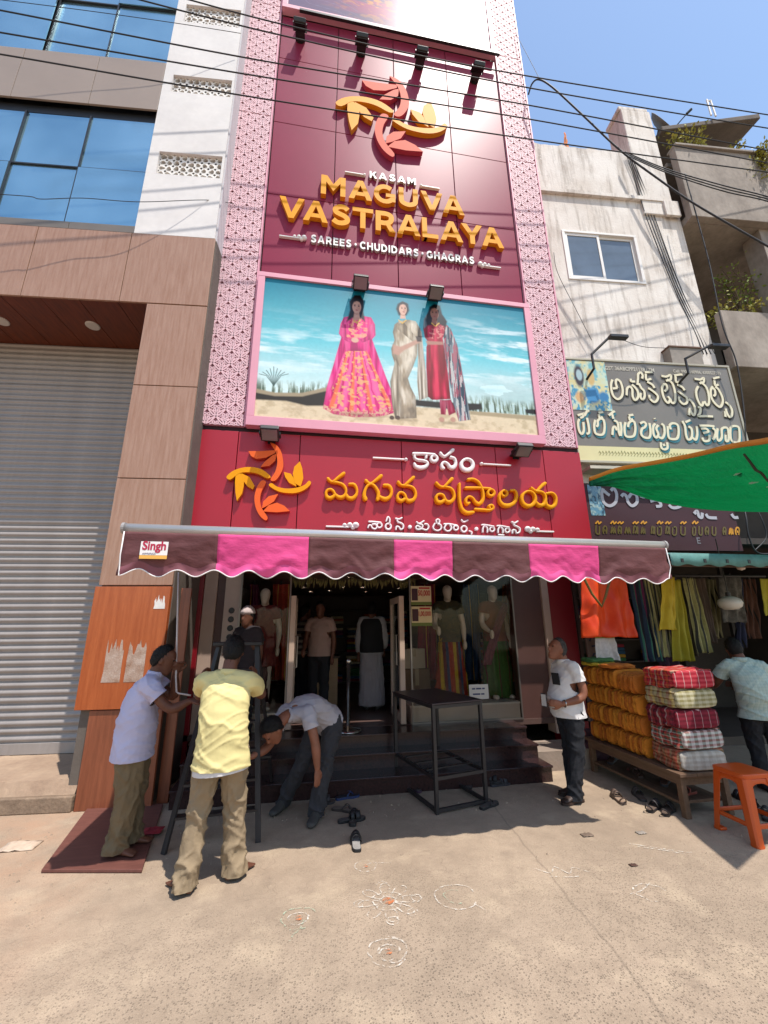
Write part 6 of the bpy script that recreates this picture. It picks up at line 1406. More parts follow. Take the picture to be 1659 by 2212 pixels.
for k in range(5):
    i = 4-k; z = .378+k*.182; t = thing('plaid_bale', names[i]+' bale from the top in the plaid stack at near end of bench', 'cloth bale', (3.745+.012*math.sin(k*2.1), 4.12-.01*k, z), R((-4, 3, -2, 2, 0)[k]), 'plaid bales on the bench')
    puffy(.50, .40, .186, 30, 8, 11, 1, .022, k*3.1, .024).build('cloth', PL[i], t, smooth=True)
    e = puffy(.465, .06, .165, 10, 5, 0, 0, 0, k*5.3, .006).build('wrapped_end', PLE[i], t, smooth=True); e.location = (0, -.185, .008)
ORC = [M('orange_cloth_%d' % i, c, .85, var=.14, vs=30, bump=.25, bs=120) for i, c in enumerate(('bf7318', 'a85c10', 'cc8626'))]
PIE = []
for i in range(6):
    o = puffy(.43, .036, .205, 8, 4, wob=.016, seed=i*3.7).build('folded_piece', ORC[i % 3], None, smooth=True); PIE.append(o.data); COL.objects.unlink(o); bpy.data.objects.remove(o)
cn = ['near', 'middle', 'far']
for c in range(3):
    for k in range(4 if c < 2 else 4):
        hgt = .205 if c == 0 else .212; t = thing('orange_bundle', ['bottom', 'second', 'third', 'top'][k]+' orange cloth bundle in the '+cn[c]+' orange pile on the bench', 'cloth bundle', (3.68-.0*c+.01*math.sin(k*3+c), 4.50+c*.305, .378+k*hgt), R(2*math.sin(k*1.7+c)), 'orange bundles on the bench')
        rr_ = random.Random(c*9+k)
        for j in range(9):
            q = link(bpy.data.objects.new('folded_piece', rr_.choice(PIE)), t); q.location = (rr_.uniform(-.014, .014), -.134+j*.0335, -.002); q.rotation_euler = (R(rr_.uniform(-3, 3)), R(rr_.uniform(-1.5, 1.5)), R(rr_.uniform(-3, 3))); q.scale = (1, 1, hgt/.205*rr_.uniform(.96, 1.02))
for k, (c, lab) in enumerate((('3f6b3a', 'green folded cloth on the far orange pile'), ('b59a2a', 'yellow folded cloth under the green one on the far pile'), ('b5651a', 'loose orange cloth lying over the middle orange pile'))):
    t = thing('folded_cloth', lab, 'cloth', (3.60, 5.12 if k < 2 else 4.78, .378+4*.212+(.05 if k == 0 else 0)), R(5*k)); puffy(.34, .3, .055, 10, 4, 0, 0, 0, k*2.2, .02).build('cloth', M('fold_%s' % c, c, .85, var=.2, vs=14), t, smooth=True)
t = thing('cloth_sack', 'purplish tied cloth sack on the ground behind the bench leg', 'sack', (3.62, 5.52, 0)); puffy(.42, .30, .34, 14, 2.6, 0, 0, 0, 4.4, .05).build('sack', M('sack_purple', '4a2f3a', .9, var=.25, vs=8, bump=.4, bs=30), t, smooth=True); MB().lathe([(.0, .32), (.05, .32), (.035, .36), (.06, .41), (0, .42)], n=12).build('neck', MC['sack_purple'], t, smooth=True)
for i, (x, y, a, lab, kd, c) in enumerate(((3.30, 4.02, 35, 'black sandal lying in front of the near bench leg', 'back', '221d1c'), (3.22, 4.12, 30, 'second black sandal beside the bench shadow edge', 'back', '241f20'), (3.36, 4.35, 70, 'grey slipper on the ground along the bench', 'slide', '3f3a38'))):
    sandal(lab, x, y, R(a), kd, c, '5a4a40')
for i in range(5):
    sandal(['first', 'second', 'third', 'fourth', 'fifth'][i]+' sandal from the near end on the low bench shelf', 3.55+.05*(i % 2), 4.08+.25*i, R(20+25*(i % 3)), ('flip', 'slide', 'back')[i % 3], ('7a3226', '2b2a30', '3b2a22', '5f2f2a', '26242a')[i], '6b4a3e', z=.126)
for i in range(3): sandal(['nearest', 'middle', 'farthest'][i]+' dark shoe on the ground behind the orange stool', 4.1+.12*i, 3.75+.16*i, R(40+20*i), 'back', ('2a2426', '3a302c', '24222a')[i], '4a4040')
# orange plastic stool
ORP = M('orange_plastic', 'b8480f', .38, var=.05, vs=4, spec=.5)
stl = thing('plastic_stool', 'orange plastic stool with splayed legs at the right edge', 'stool', (3.735, 3.555, 0))
tw, bw, sh = .14, .195, .50
for sx in (-1, 1):
    for sy in (-1, 1):
        mb = MB(); n = 10
        def leg(u, v):
            z = sh-.03-(sh-.03)*v; f = 1-z/sh; ox, oy = sx*(tw+(bw-tw)*f), sy*(tw+(bw-tw)*f); w = .072-.018*f
            # L shaped shell, outer corner rounded
            a = u*2; 
            px = ox-sx*(w*(1-a) if a < 1 else 0); py = oy-sy*(w*(a-1) if a > 1 else 0)
            rr = .014
            if abs(a-1) < .12: px -= sx*rr*.4; py -= sy*rr*.4
            return (px, py, z)
        mb.grid(leg, 10, n); mb.build('leg', ORP, stl, smooth=False, solid=.008)
        box('foot', sx*bw-.034*sx-.034, sx*bw-.034*sx+.034, sy*bw-.034*sy-.034, sy*bw-.034*sy+.034, 0, .022, ORP, stl, .006)
for z, hgt, fsc in ((sh-.03, .085, 0), (.16, .035, 1)):
    for k in range(4):
        f = 1-(z-hgt/2)/sh; w = tw+(bw-tw)*f; f2 = 1-z/sh; w2 = tw+(bw-tw)*f2; mb = MB(); ca, sa = math.cos(k*PI/2), math.sin(k*PI/2)
        def ap(u, v):
            ww = w2+(w-w2)*v; x = (u*2-1)*(ww-.05); zz = z-hgt*v*(1 if fsc else (.45+.55*abs(u*2-1)**3)); y = -ww+.004
            return (x*ca-y*sa, x*sa+y*ca, zz)
        mb.grid(ap, 14, 3); mb.build('apron' if not fsc else 'strut', ORP, stl, smooth=True, solid=.007)
puffy(tw*2+.03, tw*2+.03, .045, 14, 7, wob=0).build('seat', ORP, stl, smooth=True).location = (0, 0, sh-.035)
# hanging cloths on a rail under the corrugated roof
o = tag(MB().tube([(3.40, 4.98, 2.36), (6.2, 4.9, 2.36)], .015, 8).build('hanging_rail', IRON, smooth=True), 'thin iron rail with cloths hung along the stall front', 'rail')
def hang(label, top, bot, Y, mat, folds=3, amp=.035, name='hanging_cloth', seed=0, solid=.004, gap=.0):
    (x0, x1, yt), (x2, x3, yb) = top, bot; A, B = F(x0, yt, Y), F(x1, yt, Y); C_, D_ = F(x2, yb, Y), F(x3, yb, Y); o = (A+B)/2
    t = thing(name, label, 'cloth', o); mb = MB()
    def fn(u, v):
        p = (A.lerp(B, u)).lerp(C_.lerp(D_, u), v)-o; w = amp*(.25+.75*v)
        return (p.x+.012*v*nz(v*5+seed, u*4), p.y+w*math.sin(u*folds*2*PI+seed+v*.9)+.5*w*nz(u*7+seed, v*4)*2, p.z+.015*nz(u*6+seed, 3)*v+.012*abs(math.sin(u*folds*PI))*v)
    mb.grid(fn, 36, 30); mb.build('cloth', mat, t, smooth=True, solid=solid)
    box('hook', -.012, .012, -.012, .012, -.01, .05, DARKM, t)
    return t
ORS = M('orange_silk', 'c8300a', .5, col2='d84a12', vs=4, spec=.4)
t = hang('bright orange garment hung beside the right red pillar', (1256, 1352, 1248), (1262, 1378, 1378), 4.95, ORS, 2.2, .06, seed=1)
A, B = F(1262, 1250, 4.87)-t.location, F(1300, 1310, 4.87)-t.location; C2_ = F(1318, 1250, 4.87)-t.location
MB().tube([A, A.lerp(B, .5)+Vector((-.015, 0, -.02)), B, B.lerp(C2_, .35)+Vector((.01, 0, 0)), C2_], .016, 6).build('border_trim', M('gold_green_trim', '6b5a2a', .7, var=.3, vs=40), t)
hang('white towel with a green edge below the orange garment', (1284, 1326, 1372), (1286, 1338, 1428), 5.05, Mstripe('white_towel', ((0, 'b9b2ae'), (.9, '7a8a4a')), 'Z', 2.6), 2, .02, seed=4)
DKC = Mstripe('dark_stripe_cloth', ((0, '23303f'), (.3, '2f5a4a'), (.5, '5a2340'), (.7, '1c1c24')), 'X', 9); LST = Mstripe('light_stripe_cloth', ((0, '8f8a5a'), (.4, '3a3a34'), (.6, 'a39c6a'), (.8, '5a5648')), 'X', 11)
hang('dark multicoloured striped cloth right of the orange garment', (1356, 1392, 1248), (1392, 1440, 1430), 5.0, DKC, 3, .03, seed=2)
hang('grey and olive striped cloth between dark cloth and yellow cloth', (1385, 1420, 1248), (1420, 1458, 1420), 5.0, LST, 3, .03, seed=3)
YLC = M('yellow_cloth', 'a88f14', .7, col2='bda320', vs=6); YLD = M('mustard_cloth', '8a7f14', .75, col2='9c9018', vs=5)
hang('bright yellow garment hung over the mustard sari', (1428, 1458, 1246), (1424, 1464, 1362), 4.85, YLC, 1.5, .035, seed=5)
hang('long mustard yellow sari hanging lowest in the row', (1446, 1470, 1252), (1456, 1500, 1430), 4.92, YLD, 2.5, .035, seed=6)
hang('pale yellow striped cloth right of the mustard sari', (1474, 1500, 1248), (1512, 1540, 1412), 4.95, LST, 2.5, .03, seed=7)
hang('narrow brown cloth hanging by the pale striped cloth', (1503, 1524, 1248), (1534, 1552, 1390), 5.0, M('brown_cloth', '4a3a2f', .8, var=.2), 2, .03, seed=8)
hang('grey patterned cloth hung above the white lamp globe', (1552, 1600, 1246), (1560, 1612, 1345), 5.1, M('grey_print', '6b6862', .8, col2='3a3836', vs=14), 2, .03, seed=9)
hang('mustard cloth cut by the right edge of the picture', (1640, 1680, 1250), (1648, 1700, 1330), 4.6, YLD, 2, .03, seed=10)
hang('deep purple cloth behind the striped cloths', (1400, 1440, 1300), (1425, 1465, 1440), 5.2, M('purple_cloth', '3b1f3f', .8, var=.2), 2, .03, seed=11)
p = F(1577, 1303, 4.7); t = thing('lamp_globe', 'white flattened lamp globe hanging in the textile stall', 'lamp', p)
MB().lathe([(0, -.085), (.07, -.08), (.12, -.045), (.135, 0), (.12, .045), (.07, .075), (.03, .09), (0, .09)], n=24).build('globe', M('globe_white', 'b9b5ac', .4), t, smooth=True); MB().tube([(0, 0, .09), (0, 0, .85)], .006, 6).build('flex', DARKM, t); MB().lathe([(0, .088), (.03, .09), (.03, .14), (0, .142)], n=12).build('cap', DARKM, t)
p = F(1600, 1223, 4.0); t = thing('bulb', 'small pale bulb under the corrugated roof edge', 'bulb', p); MB().lathe([(0, -.05), (.035, -.035), (.045, 0), (.03, .035), (.02, .06), (0, .062)], n=14).build('glass', M('bulb_glass', 'b3a59a', .3), t, smooth=True); MB().lathe([(0, .062), (.02, .062), (.02, .10), (0, .1)], n=10).build('socket', DARKM, t)

for i, (x0, x1, x2, x3, yb, c, lab) in enumerate(((1378, 1402, 1388, 1420, 1400, '2a3f2a', 'dark green cloth in the back row of the stall'), (1436, 1456, 1452, 1478, 1395, '5a1f2a', 'wine red cloth in the back row of the stall'), (1470, 1492, 1484, 1512, 1420, '3a3428', 'dull brown cloth in the back row of the stall'), (1522, 1546, 1532, 1560, 1380, '6b6448', 'khaki cloth in the back row of the stall'), (1604, 1630, 1612, 1645, 1380, '4a2f24', 'rust brown cloth in the back row near the lamp globe'), (1585, 1606, 1590, 1615, 1400, '2b2f45', 'navy cloth in the back row near the lamp globe'))):
    hang(lab, (x0, x1, 1250), (x2, x3, yb), 5.45, Mstripe('back_cloth_%d' % i, ((0, c), (.55, '1f1c1a'), (.7, c)), 'X', 8+i), 2.5, .03, seed=i*2.1+.4)
# ------------------------------------------------------------------ people
def loft(mb, rings, n=16):
    """rings: (centre, right, forward, rx, ry)"""
    vs = []; k = len(rings)
    for c, r, f, rx, ry in rings:
        for j in range(n):
            a = 2*PI*j/n; vs.append(Vector(c)+Vector(r)*rx*math.cos(a)+Vector(f)*ry*math.sin(a))
    fs = [(i*n+j, i*n+(j+1) % n, (i+1)*n+(j+1) % n, (i+1)*n+j) for i in range(k-1) for j in range(n)]
    fs += [tuple(range(n-1, -1, -1)), tuple((k-1)*n+j for j in range(n))]; mb.add(vs, fs)
def limb(mb, pts, rad, n=14, sub=5):
    P = [Vector(p) for p in crom([tuple(p) for p in pts], sub)]; k = len(P); rr = []
    for i in range(k):
        t = i/(k-1)*(len(rad)-1); a = min(int(t), len(rad)-2); rr.append(rad[a]+(rad[a+1]-rad[a])*(t-a))
    d0 = (P[0]-P[1]).normalized(); d1 = (P[-1]-P[-2]).normalized()
    P = [P[0]+d0*rr[0]*.8]+[P[0]+d0*rr[0]*.45]+P+[P[-1]+d1*rr[-1]*.45]+[P[-1]+d1*rr[-1]*.8]; rr = [rr[0]*.45, rr[0]*.85]+rr+[rr[-1]*.85, rr[-1]*.45]
    mb.tube(P, rr, n)
def blob(mb, c, ax, rad, n=12):
    c = Vector(c); X, Y, Z = [Vector(a) for a in ax]; rings = []
    for i in range(1, 10):
        a = PI*i/10; rings.append((c-Z*rad[2]*math.cos(a), X, Y, rad[0]*math.sin(a), rad[1]*math.sin(a)))
    loft(mb, rings, n)
def remesh(mb, name, mat, parent, vox, smooth_it=6, fold=None, cuts=()):
    me = bpy.data.meshes.new(name); me.from_pydata(mb.v, [], mb.f); me.update()
    o = bpy.data.objects.new(name, me); COL.objects.link(o)
    md = o.modifiers.new('r', 'REMESH'); md.mode = 'VOXEL'; md.voxel_size = vox; md.use_smooth_shade = True
    ms = o.modifiers.new('s', 'SMOOTH'); ms.iterations = smooth_it; ms.factor = .5
    dg = bpy.context.evaluated_depsgraph_get(); m2 = bpy.data.meshes.new_from_object(o.evaluated_get(dg)); COL.objects.unlink(o); bpy.data.objects.remove(o); bpy.data.meshes.remove(me)
    if cuts:      # open hems: everything beyond a cut plane (near its point) is removed
        bm = bmesh.new(); bm.from_mesh(m2)
        for p, n_, rad in cuts:
            p = Vector(p); n_ = Vector(n_).normalized()
            near = [f for f in bm.faces if (f.calc_center_median()-p).length < rad]
            ge = set(near)|{e for f in near for e in f.edges}|{v for f in near for v in f.verts}
            bmesh.ops.bisect_plane(bm, geom=list(ge), plane_co=p, plane_no=n_, dist=1e-5)
            bmesh.ops.delete(bm, geom=[v for v in bm.verts if (v.co-p).dot(n_) > 1e-4 and (v.co-p).length < rad], context='VERTS')
        bm.normal_update(); bm.to_mesh(m2); bm.free()
    if fold:
        n = len(m2.vertices); co = np.empty(n*3, np.float32); no = np.empty(n*3, np.float32); m2.vertices.foreach_get('co', co); m2.vertices.foreach_get('normal', no); co = co.reshape(-1, 3); no = no.reshape(-1, 3)
        d = np.array([fold(*p) for p in co.tolist()], np.float32); m2.vertices.foreach_set('co', (co+no*d[:, None]).ravel()); m2.update()
    m2.materials.clear(); m2.materials.append(mat); m2.name = name
    m2.polygons.foreach_set('use_smooth', [True]*len(m2.polygons))
    return link(bpy.data.objects.new(name, m2), parent)
def hand(mb, w, d, pn, L=.175, curl=.5, side=1, spread=.1):
    """w wrist, d hand direction, pn palm normal; thumb leaves the side of the palm"""
    w = Vector(w); d = Vector(d).normalized(); pn = (Vector(pn)-d*Vector(pn).dot(d)).normalized(); s = d.cross(pn).normalized()*side
    rings = [(w+d*t*L, s, pn, a, b) for t, a, b in ((-.05, .025, .02), (.1, .03, .018), (.25, .038, .016), (.42, .040, .014), (.52, .037, .011))]; loft(mb, rings, 12)
    for k, (o, ln) in enumerate(((-.029, .40), (-.010, .46), (.010, .44), (.028, .34))):
        b = w+d*L*.47+s*o; dd = d+s*o*spread*10; pts = [b]; a = 0
        for q in range(3):
            a += curl*(.55, .75, .6)[q]; v = (dd.normalized()*math.cos(a)+pn*math.sin(a)); pts.append(pts[-1]+v*ln*L*(.42, .32, .26)[q])
        mb.tube([b-dd.normalized()*.012]+pts, [.0088, .0092, .0086, .0078, .0062], 8)
    b = w+d*L*.16-s*.028; pts = [b, b-s*.022+d*.028+pn*.008, b-s*.030+d*.055+pn*.018, b-s*.026+d*.075+pn*.026]; mb.tube(pts, [.013, .012, .0105, .0075], 8)
def head_parts(mb, c, f, u, s=1., face=True):
    c = Vector(c); f = Vector(f).normalized(); u = (Vector(u)-f*Vector(u).dot(f)).normalized(); r = f.cross(u)
    lv = [(-.118, .024, .028, .052), (-.104, .040, .048, .040), (-.075, .053, .068, .022), (-.035, .064, .083, .008), (.005, .071, .092, .0), (.045, .074, .096, -.004), (.08, .064, .083, -.008), (.102, .042, .056, -.012), (.116, .014, .02, -.012)]
    loft(mb, [(c+u*z*s+f*o*s, r, f, a*s, b*s) for z, a, b, o in lv], 18)
    if face:
        mb.tube([c+f*.088*s+u*.018*s, c+f*.106*s-u*.022*s, c+f*.094*s-u*.036*s], [.008*s, .015*s, .011*s], 8)
        blob(mb, c+f*.088*s-u*.066*s, (r, f, u), (.022*s, .012*s, .010*s), 10)
        for q in (-1, 1):
            blob(mb, c+r*q*.074*s-f*.006*s-u*.008*s, (r, f, u), (.011*s, .020*s, .032*s), 10); blob(mb, c+r*q*.03*s+f*.083*s+u*.032*s, (r, f, u), (.026*s, .012*s, .009*s), 8)
    return c, f, u, r
def hair_mesh(c, f, u, mat, parent, style='short', s=1., name='hair'):
    c = Vector(c); f = Vector(f).normalized(); u = (Vector(u)-f*Vector(u).dot(f)).normalized(); r = f.cross(u); mb = MB(); nu, nv = 40, 28; vs = []
    for j in range(nv+1):
        th = PI*j/nv
        for i in range(nu):
            ph = 2*PI*i/nu; x, y, z = math.sin(th)*math.cos(ph), math.sin(th)*math.sin(ph), math.cos(th)
            line = {'short': -.9+1.4*max(0, min(1, (y+.6)/1.25)), 'bald': -.85+1.75*max(0, min(1, (y+.45)/.98)), 'thick': -1.0+1.48*max(0, min(1, (y+.65)/1.3)), 'cap': .12}[style]
            k = max(0, min(1, (z-line)/.16)); t = (.80+.30*k)+.06*nz(x*4, y*4, z*4)*k+.05*nz(x*11, y*11, z*11)*k
            if style == 'thick': t += .03*k
            vs.append(c+u*.012*s+(r*x*.075+f*y*.098+u*z*.108)*t*s-f*.004)
    fs = [(j*nu+i, (j+1)*nu+i, (j+1)*nu+(i+1) % nu, j*nu+(i+1) % nu) for j in range(nv) for i in range(nu)]
    mb.add(vs, fs)
    if style != 'cap':
        rn = random.Random(int(c.x*100)); q = 0
        while q < 1500:
            i = rn.randrange(len(vs)); p = Vector(vs[i]); d = p-c
            if d.length < .080: q += .2; continue
            q += 1; d.normalize(); tg = (Vector((rn.gauss(0, 1), rn.gauss(0, 1), rn.gauss(-.4, 1)))); tg = (tg-d*tg.dot(d)).normalized(); p = p+Vector((rn.gauss(0, .006), rn.gauss(0, .006), rn.gauss(0, .006))); e = d.cross(tg)*.0016; ln = rn.uniform(.010, .022)
            mb.add([p-e, p+e, p+tg*ln+d*.006*rn.random()], [(0, 1, 2)])
    return mb.build(name, mat, parent, smooth=True)
SKIN = M('brown_skin', '774a36', .55, col2='875641', vs=14, spec=.35); SKIND = M('dark_brown_skin', '5a3628', .55, col2='684231', vs=14, spec=.35)
HAIRB = M('black_hair', '100c0b', .62, bump=.9, bs=120, spec=.3); HAIRG = M('grey_hair', '4a4542', .85, col2='2a2726', vs=30, bump=.5, bs=160); SHOEK = M('grey_canvas_shoe', '3c3936', .7, var=.1); CHAP = M('brown_chappal', '33221b', .6)
def folds(amp, seed, fz=13., fx=5., diag=.4, ridge=True):
    def fn(x, y, z):
        w = nz(x*3.1+seed, y*3.1, z*3.1)*.7
        a = 1-2.6*abs(nz((x+y*.5)*fx+seed+w, y*fx+w, (z+diag*x)*fz+w*1.5)); a = max(0., a)**2
        b = 1-2.6*abs(nz(x*fx*1.7-w, y*fx*1.7+seed, (z-diag*1.5*(x-y))*fz*1.4)); b = max(0., b)**2
        return amp*(1.3*a+.8*b-.45)+amp*.5*nz(x*5+seed, y*5, z*4)
    return fn
def person(label, J, shirt, trousers, skin=None, hair='short', hairm=None, foot='bare', vox=.0075, face=True, hem=.0, sleeve=.55, baggy=1., cuff=.0, group=None, belly=0., sh_fold=.007, tr_fold=.008, name='person', seed=1., handp=None, coarse=False, shw=1.):
    """J: joint positions; shirt / trousers: materials; the body is one surface, clothes are its children"""
    J = {k: Vector(v) for k, v in J.items()}; skin = skin or SKIN
    pr = (J['hipR']-J['hipL']).normalized(); cr = (J['shR']-J['shL']).normalized(); P = (J['hipL']+J['hipR'])/2; S = (J['shL']+J['shR'])/2; N = J['neck']
    base = Vector(((J['anL'].x+J['anR'].x)/2, (J['anL'].y+J['anR'].y)/2, min(J['anL'].z, J['anR'].z)-.075))
    up = (N-P).normalized(); fwd = lambda r, u_: u_.cross(r).normalized()
    pf, cf = fwd(pr, up), fwd(cr, up)
    bow = J.get('bow', Vector((0, 0, 0)))
    def tor(t):      # spine point and frame, 0 pelvis .. 1 shoulders
        c = (P.lerp(S, t) if t >= 0 or up.z < .6 else P+Vector((0, 0, t*(S-P).length)))+bow*math.sin(PI*min(1, max(0, t))); r = pr.lerp(cr, max(0, min(1, t))).normalized(); f = pf.lerp(cf, max(0, min(1, t))).normalized(); return c, r, f
    def body_rings(lst): return [(*[(q[0]+q[2]*(e[3] if len(e) > 3 else 0)), q[1], q[2]][:3], e[1], e[2]) for e in lst for q in [tor(e[0])]]
    mb = MB()
    loft(mb, body_rings([(-.16, .10, .08), (-.08, .14, .10), (.1, .145, .10), (.35, .13, .092), (.6, .142, .095), (.85, .148, .09), (.98, .118, .07), (1.06, .075, .06)]), 18)
    hf, hu = J['face'], J.get('hup', Vector((0, 0, 1))); hc = J['head']
    head_parts(mb, hc, hf, hu, 1., face); hfn = hf.normalized()
    limb(mb, [N-up*.03, N.lerp(hc, .35)-hfn*.008, hc-Vector(hu)*.04-hfn*.02], [.06, .055, .055], 14, 4)
    for sd in 'LR':
        q = -1 if sd == 'L' else 1
        limb(mb, [J['sh'+sd], J['el'+sd], J['wr'+sd]], [.043 if shirt is not None else .052, .043 if shirt is not None else .05, .045, .041, .043, .036, .027], 12, 6)
        hd = handp.get(sd) if handp else None
        d = (J['wr'+sd]-J['el'+sd]).normalized(); pn = cr*(-q)
        curl = .45
        if hd: d, pn, curl = Vector(hd[0]), Vector(hd[1]), hd[2]
        if not coarse: hand(mb, J['wr'+sd], d, pn, curl=curl, side=q)
        else: blob(mb, J['wr'+sd]+d*.08, (cr, fwd(cr, up), Vector((0, 0, 1))), (.035, .04, .07), 8)
        limb(mb, [J['hip'+sd], J['kn'+sd], J['an'+sd]], [.085, .078, .068, .056, .058, .05, .036], 14, 6)
        td = Vector(J['toe'+sd]); td.z = 0; td.normalize(); rr = td.cross(Vector((0, 0, 1))); a = J['an'+sd]; g = Vector((a.x, a.y, a.z-.075))
        if foot == 'bare':
            loft(mb, [(g+td*x+Vector((0, 0, z)), rr, Vector((0, 0, 1)), w, h) for x, z, w, h in ((-.07, .035, .022, .025), (-.045, .04, .033, .036), (0, .048, .035, .044), (.06, .036, .038, .032), (.12, .024, .043, .021), (.15, .018, .042, .016), (.16, .016, .03, .012))], 14)
            for k in range(5):
                o = (-.034+.0165*k)*(1 if sd == 'L' else -1); b = g+td*.14+rr*o+Vector((0, 0, .017)); ln = (.045, .042, .038, .032, .026)[k if sd == 'R' else k]; mb.tube([b, b+td*ln*.6, b+td*ln], [.0095, .0095, .006], 8)
    body = remesh(mb, name, skin, None, vox, 4)
    tag(body, label, 'person' if name == 'person' else 'mannequin', group)
    # shirt
    if shirt is not None:
        mb = MB(); h0 = -.05-hem; hx = .212 if hem > .1 else .19*shw; spine = (S-P).normalized(); ln = (S-P).length; h1 = h0-.05/ln
        loft(mb, body_rings([(h1, hx, .158+belly*.3), (h0, hx, .158+belly*.3), (.05, .186*shw, .150+belly*.6, belly*.4), (.3, .178*shw, .140+belly, belly*.6), (.55, .178*shw, .132+belly*.4, belly*.3), (.8, .182, .126), (.93, .165, .105), (1.0, .125, .085), (1.05, .085, .072)]), 24)
        cuts = []; hc_ = tor(h0); cuts.append((hc_[0], -spine if up.z < .6 else (0, 0, -1), .30))
        for sd in 'LR':
            limb(mb, [N-up*.05, J['sh'+sd].lerp(S, .12)-up*.012], [.066, .070], 12, 3)
            L_ = (J['el'+sd]-J['sh'+sd]); e = J['sh'+sd]+L_*(sleeve+.10); q = J['sh'+sd].lerp(J['el'+sd], sleeve*.5); pts = [J['sh'+sd].lerp(S, .3)-up*.015, J['sh'+sd].lerp(S, .10)-up*.012, q, e]; rd = [.062, .071, .072, .073]
            if sleeve > 1: pts = [S.lerp(J['sh'+sd], .75), J['sh'+sd], J['el'+sd], J['el'+sd].lerp(J['wr'+sd], .85)]; rd = [.065, .068, .06, .048]
            else: cuts.append((J['sh'+sd]+L_*sleeve, L_, .105))
            P_ = [Vector(p) for p in crom([tuple(p) for p in pts], 5)]; k = len(P_); mb.tube(P_, [rd[min(int(i/(k-1)*3), 2)]+(rd[min(int(i/(k-1)*3)+1, 3)]-rd[min(int(i/(k-1)*3), 2)])*(i/(k-1)*3-min(int(i/(k-1)*3), 2)) for i in range(k)], 14)
        cl = remesh(mb, 'shirt', shirt, body, .0095 if not coarse else .018, 3, folds(sh_fold, seed, 11., 2.4, .35), cuts)
        if not coarse: loft_c = MB(); loft(loft_c, [(N-up*.035, cr, cf, .078, .072), (N+up*.012, cr, cf, .070, .066), (N+up*.014, cr, cf, .060, .056), (N-up*.02, cr, cf, .056, .052)], 18); loft_c.build('collar', shirt, cl, smooth=True)
    if trousers is not None:
        mb = MB(); loft(mb, body_rings([(-.22, .11, .10), (-.13, .165*baggy**.3, .13), (.0, .160*baggy**.3, .122), (.12, .148, .108)]), 18); cuts = []
        for sd in 'LR':
            a = J['an'+sd]; e = a+(a-J['kn'+sd]).normalized()*.07
            limb(mb, [J['hip'+sd], J['kn'+sd], e], [.100*baggy**.5, .098*baggy**.5, .083*baggy, .073*baggy, .070*baggy, .066*baggy, (.066+cuff)*baggy], 16, 6)
            cuts.append((a+Vector((0, 0, -.045)), (0, 0, -1), .16))
        def tf(x, y, z, f=folds(tr_fold, seed+5, 7., 6.5, .9)): return f(x, y, z)*(1+1.1*max(0, 1-abs(z-a.z-.06)/.14)+.5*max(0, 1-abs(z-J['knL'].z)/.16))
        remesh(mb, 'trousers', trousers, body, .0105 if not coarse else .02, 2, tf, cuts)
    if hair: hair_mesh(hc, hf, hu, hairm or HAIRB, body, hair)
    if foot in ('shoe', 'sandal'):
        for sd in 'LR':
            td = Vector(J['toe'+sd]); td.z = 0; td.normalize(); a = J['an'+sd]; g = Vector((a.x, a.y, a.z-.075)); rr = td.cross(Vector((0, 0, 1))); mb = MB(); up_ = Vector((0, 0, 1))
            if foot == 'shoe':
                loft(mb, [(g+td*x+up_*z, rr, up_, w, h) for x, z, w, h in ((-.085, .045, .02, .035), (-.07, .048, .036, .048), (-.02, .055, .042, .055), (.04, .05, .044, .05), (.10, .036, .05, .036), (.16, .03, .05, .029), (.195, .026, .038, .024), (.21, .024, .015, .014))], 16)
                remesh(mb, 'shoe', SHOEK if name == 'person' else skin, body, .008, 4)
            else:
                o = slab([(g.x+td.x*(x-.085)+rr.x*y, g.y+td.y*(x-.085)+rr.y*y) for x, y in outline(.27, .10)], g.z+.001, g.z+.022).build('sandal', CHAP, body)
                mb = MB(); loft(mb, [(g+td*x+up_*z, rr, up_, w, h) for x, z, w, h in ((-.06, .05, .03, .03), (0, .058, .037, .042), (.06, .046, .042, .03), (.12, .034, .046, .018), (.16, .03, .04, .012))], 14); mb.build('foot_strap', CHAP, body, smooth=True)
    for q in ((-1, 1) if face and not coarse else ()):
        f_ = hf.normalized(); u_ = (Vector(hu)-f_*Vector(hu).dot(f_)).normalized(); r_ = f_.cross(u_); mb = MB(); blob(mb, hc+r_*q*.03+f_*.084+u_*.016, (r_, f_, u_), (.012, .008, .007), 10); mb.build('eye', M('eye_dark', '17110f', .25), body, smooth=True)
    return body

YSH = M('pale_yellow_tshirt', 'd0c188', .9, var=.04, vs=8, bump=.25, bs=16, spec=.15, bdist=.012); PSH = M('lavender_shirt', 'b2aec6', .85, var=.04, vs=8, bump=.22, bs=16, spec=.15, bdist=.012)
WSH = M('white_tshirt', 'c9c4c2', .9, var=.03, vs=8, bump=.22, bs=16, spec=.15, bdist=.012); GSH = M('greyish_white_shirt', 'a5a0a6', .9, var=.05, vs=8, bump=.22, bs=16, spec=.15, bdist=.012)
BEI = M('beige_trousers', '8a7860', .9, var=.06, vs=7, bump=.5, bs=20, spec=.15, bdist=.014); OLI = M('olive_brown_trousers', '6e5f49', .9, var=.08, vs=7, bump=.5, bs=20, spec=.15, bdist=.014)
DGR = M('charcoal_trousers', '2e2d31', .9, var=.08, vs=7, bump=.5, bs=20, bdist=.014); NAV = M('black_navy_trousers', '14151b', .9, var=.08, vs=7, bump=.5, bs=20, bdist=.014)
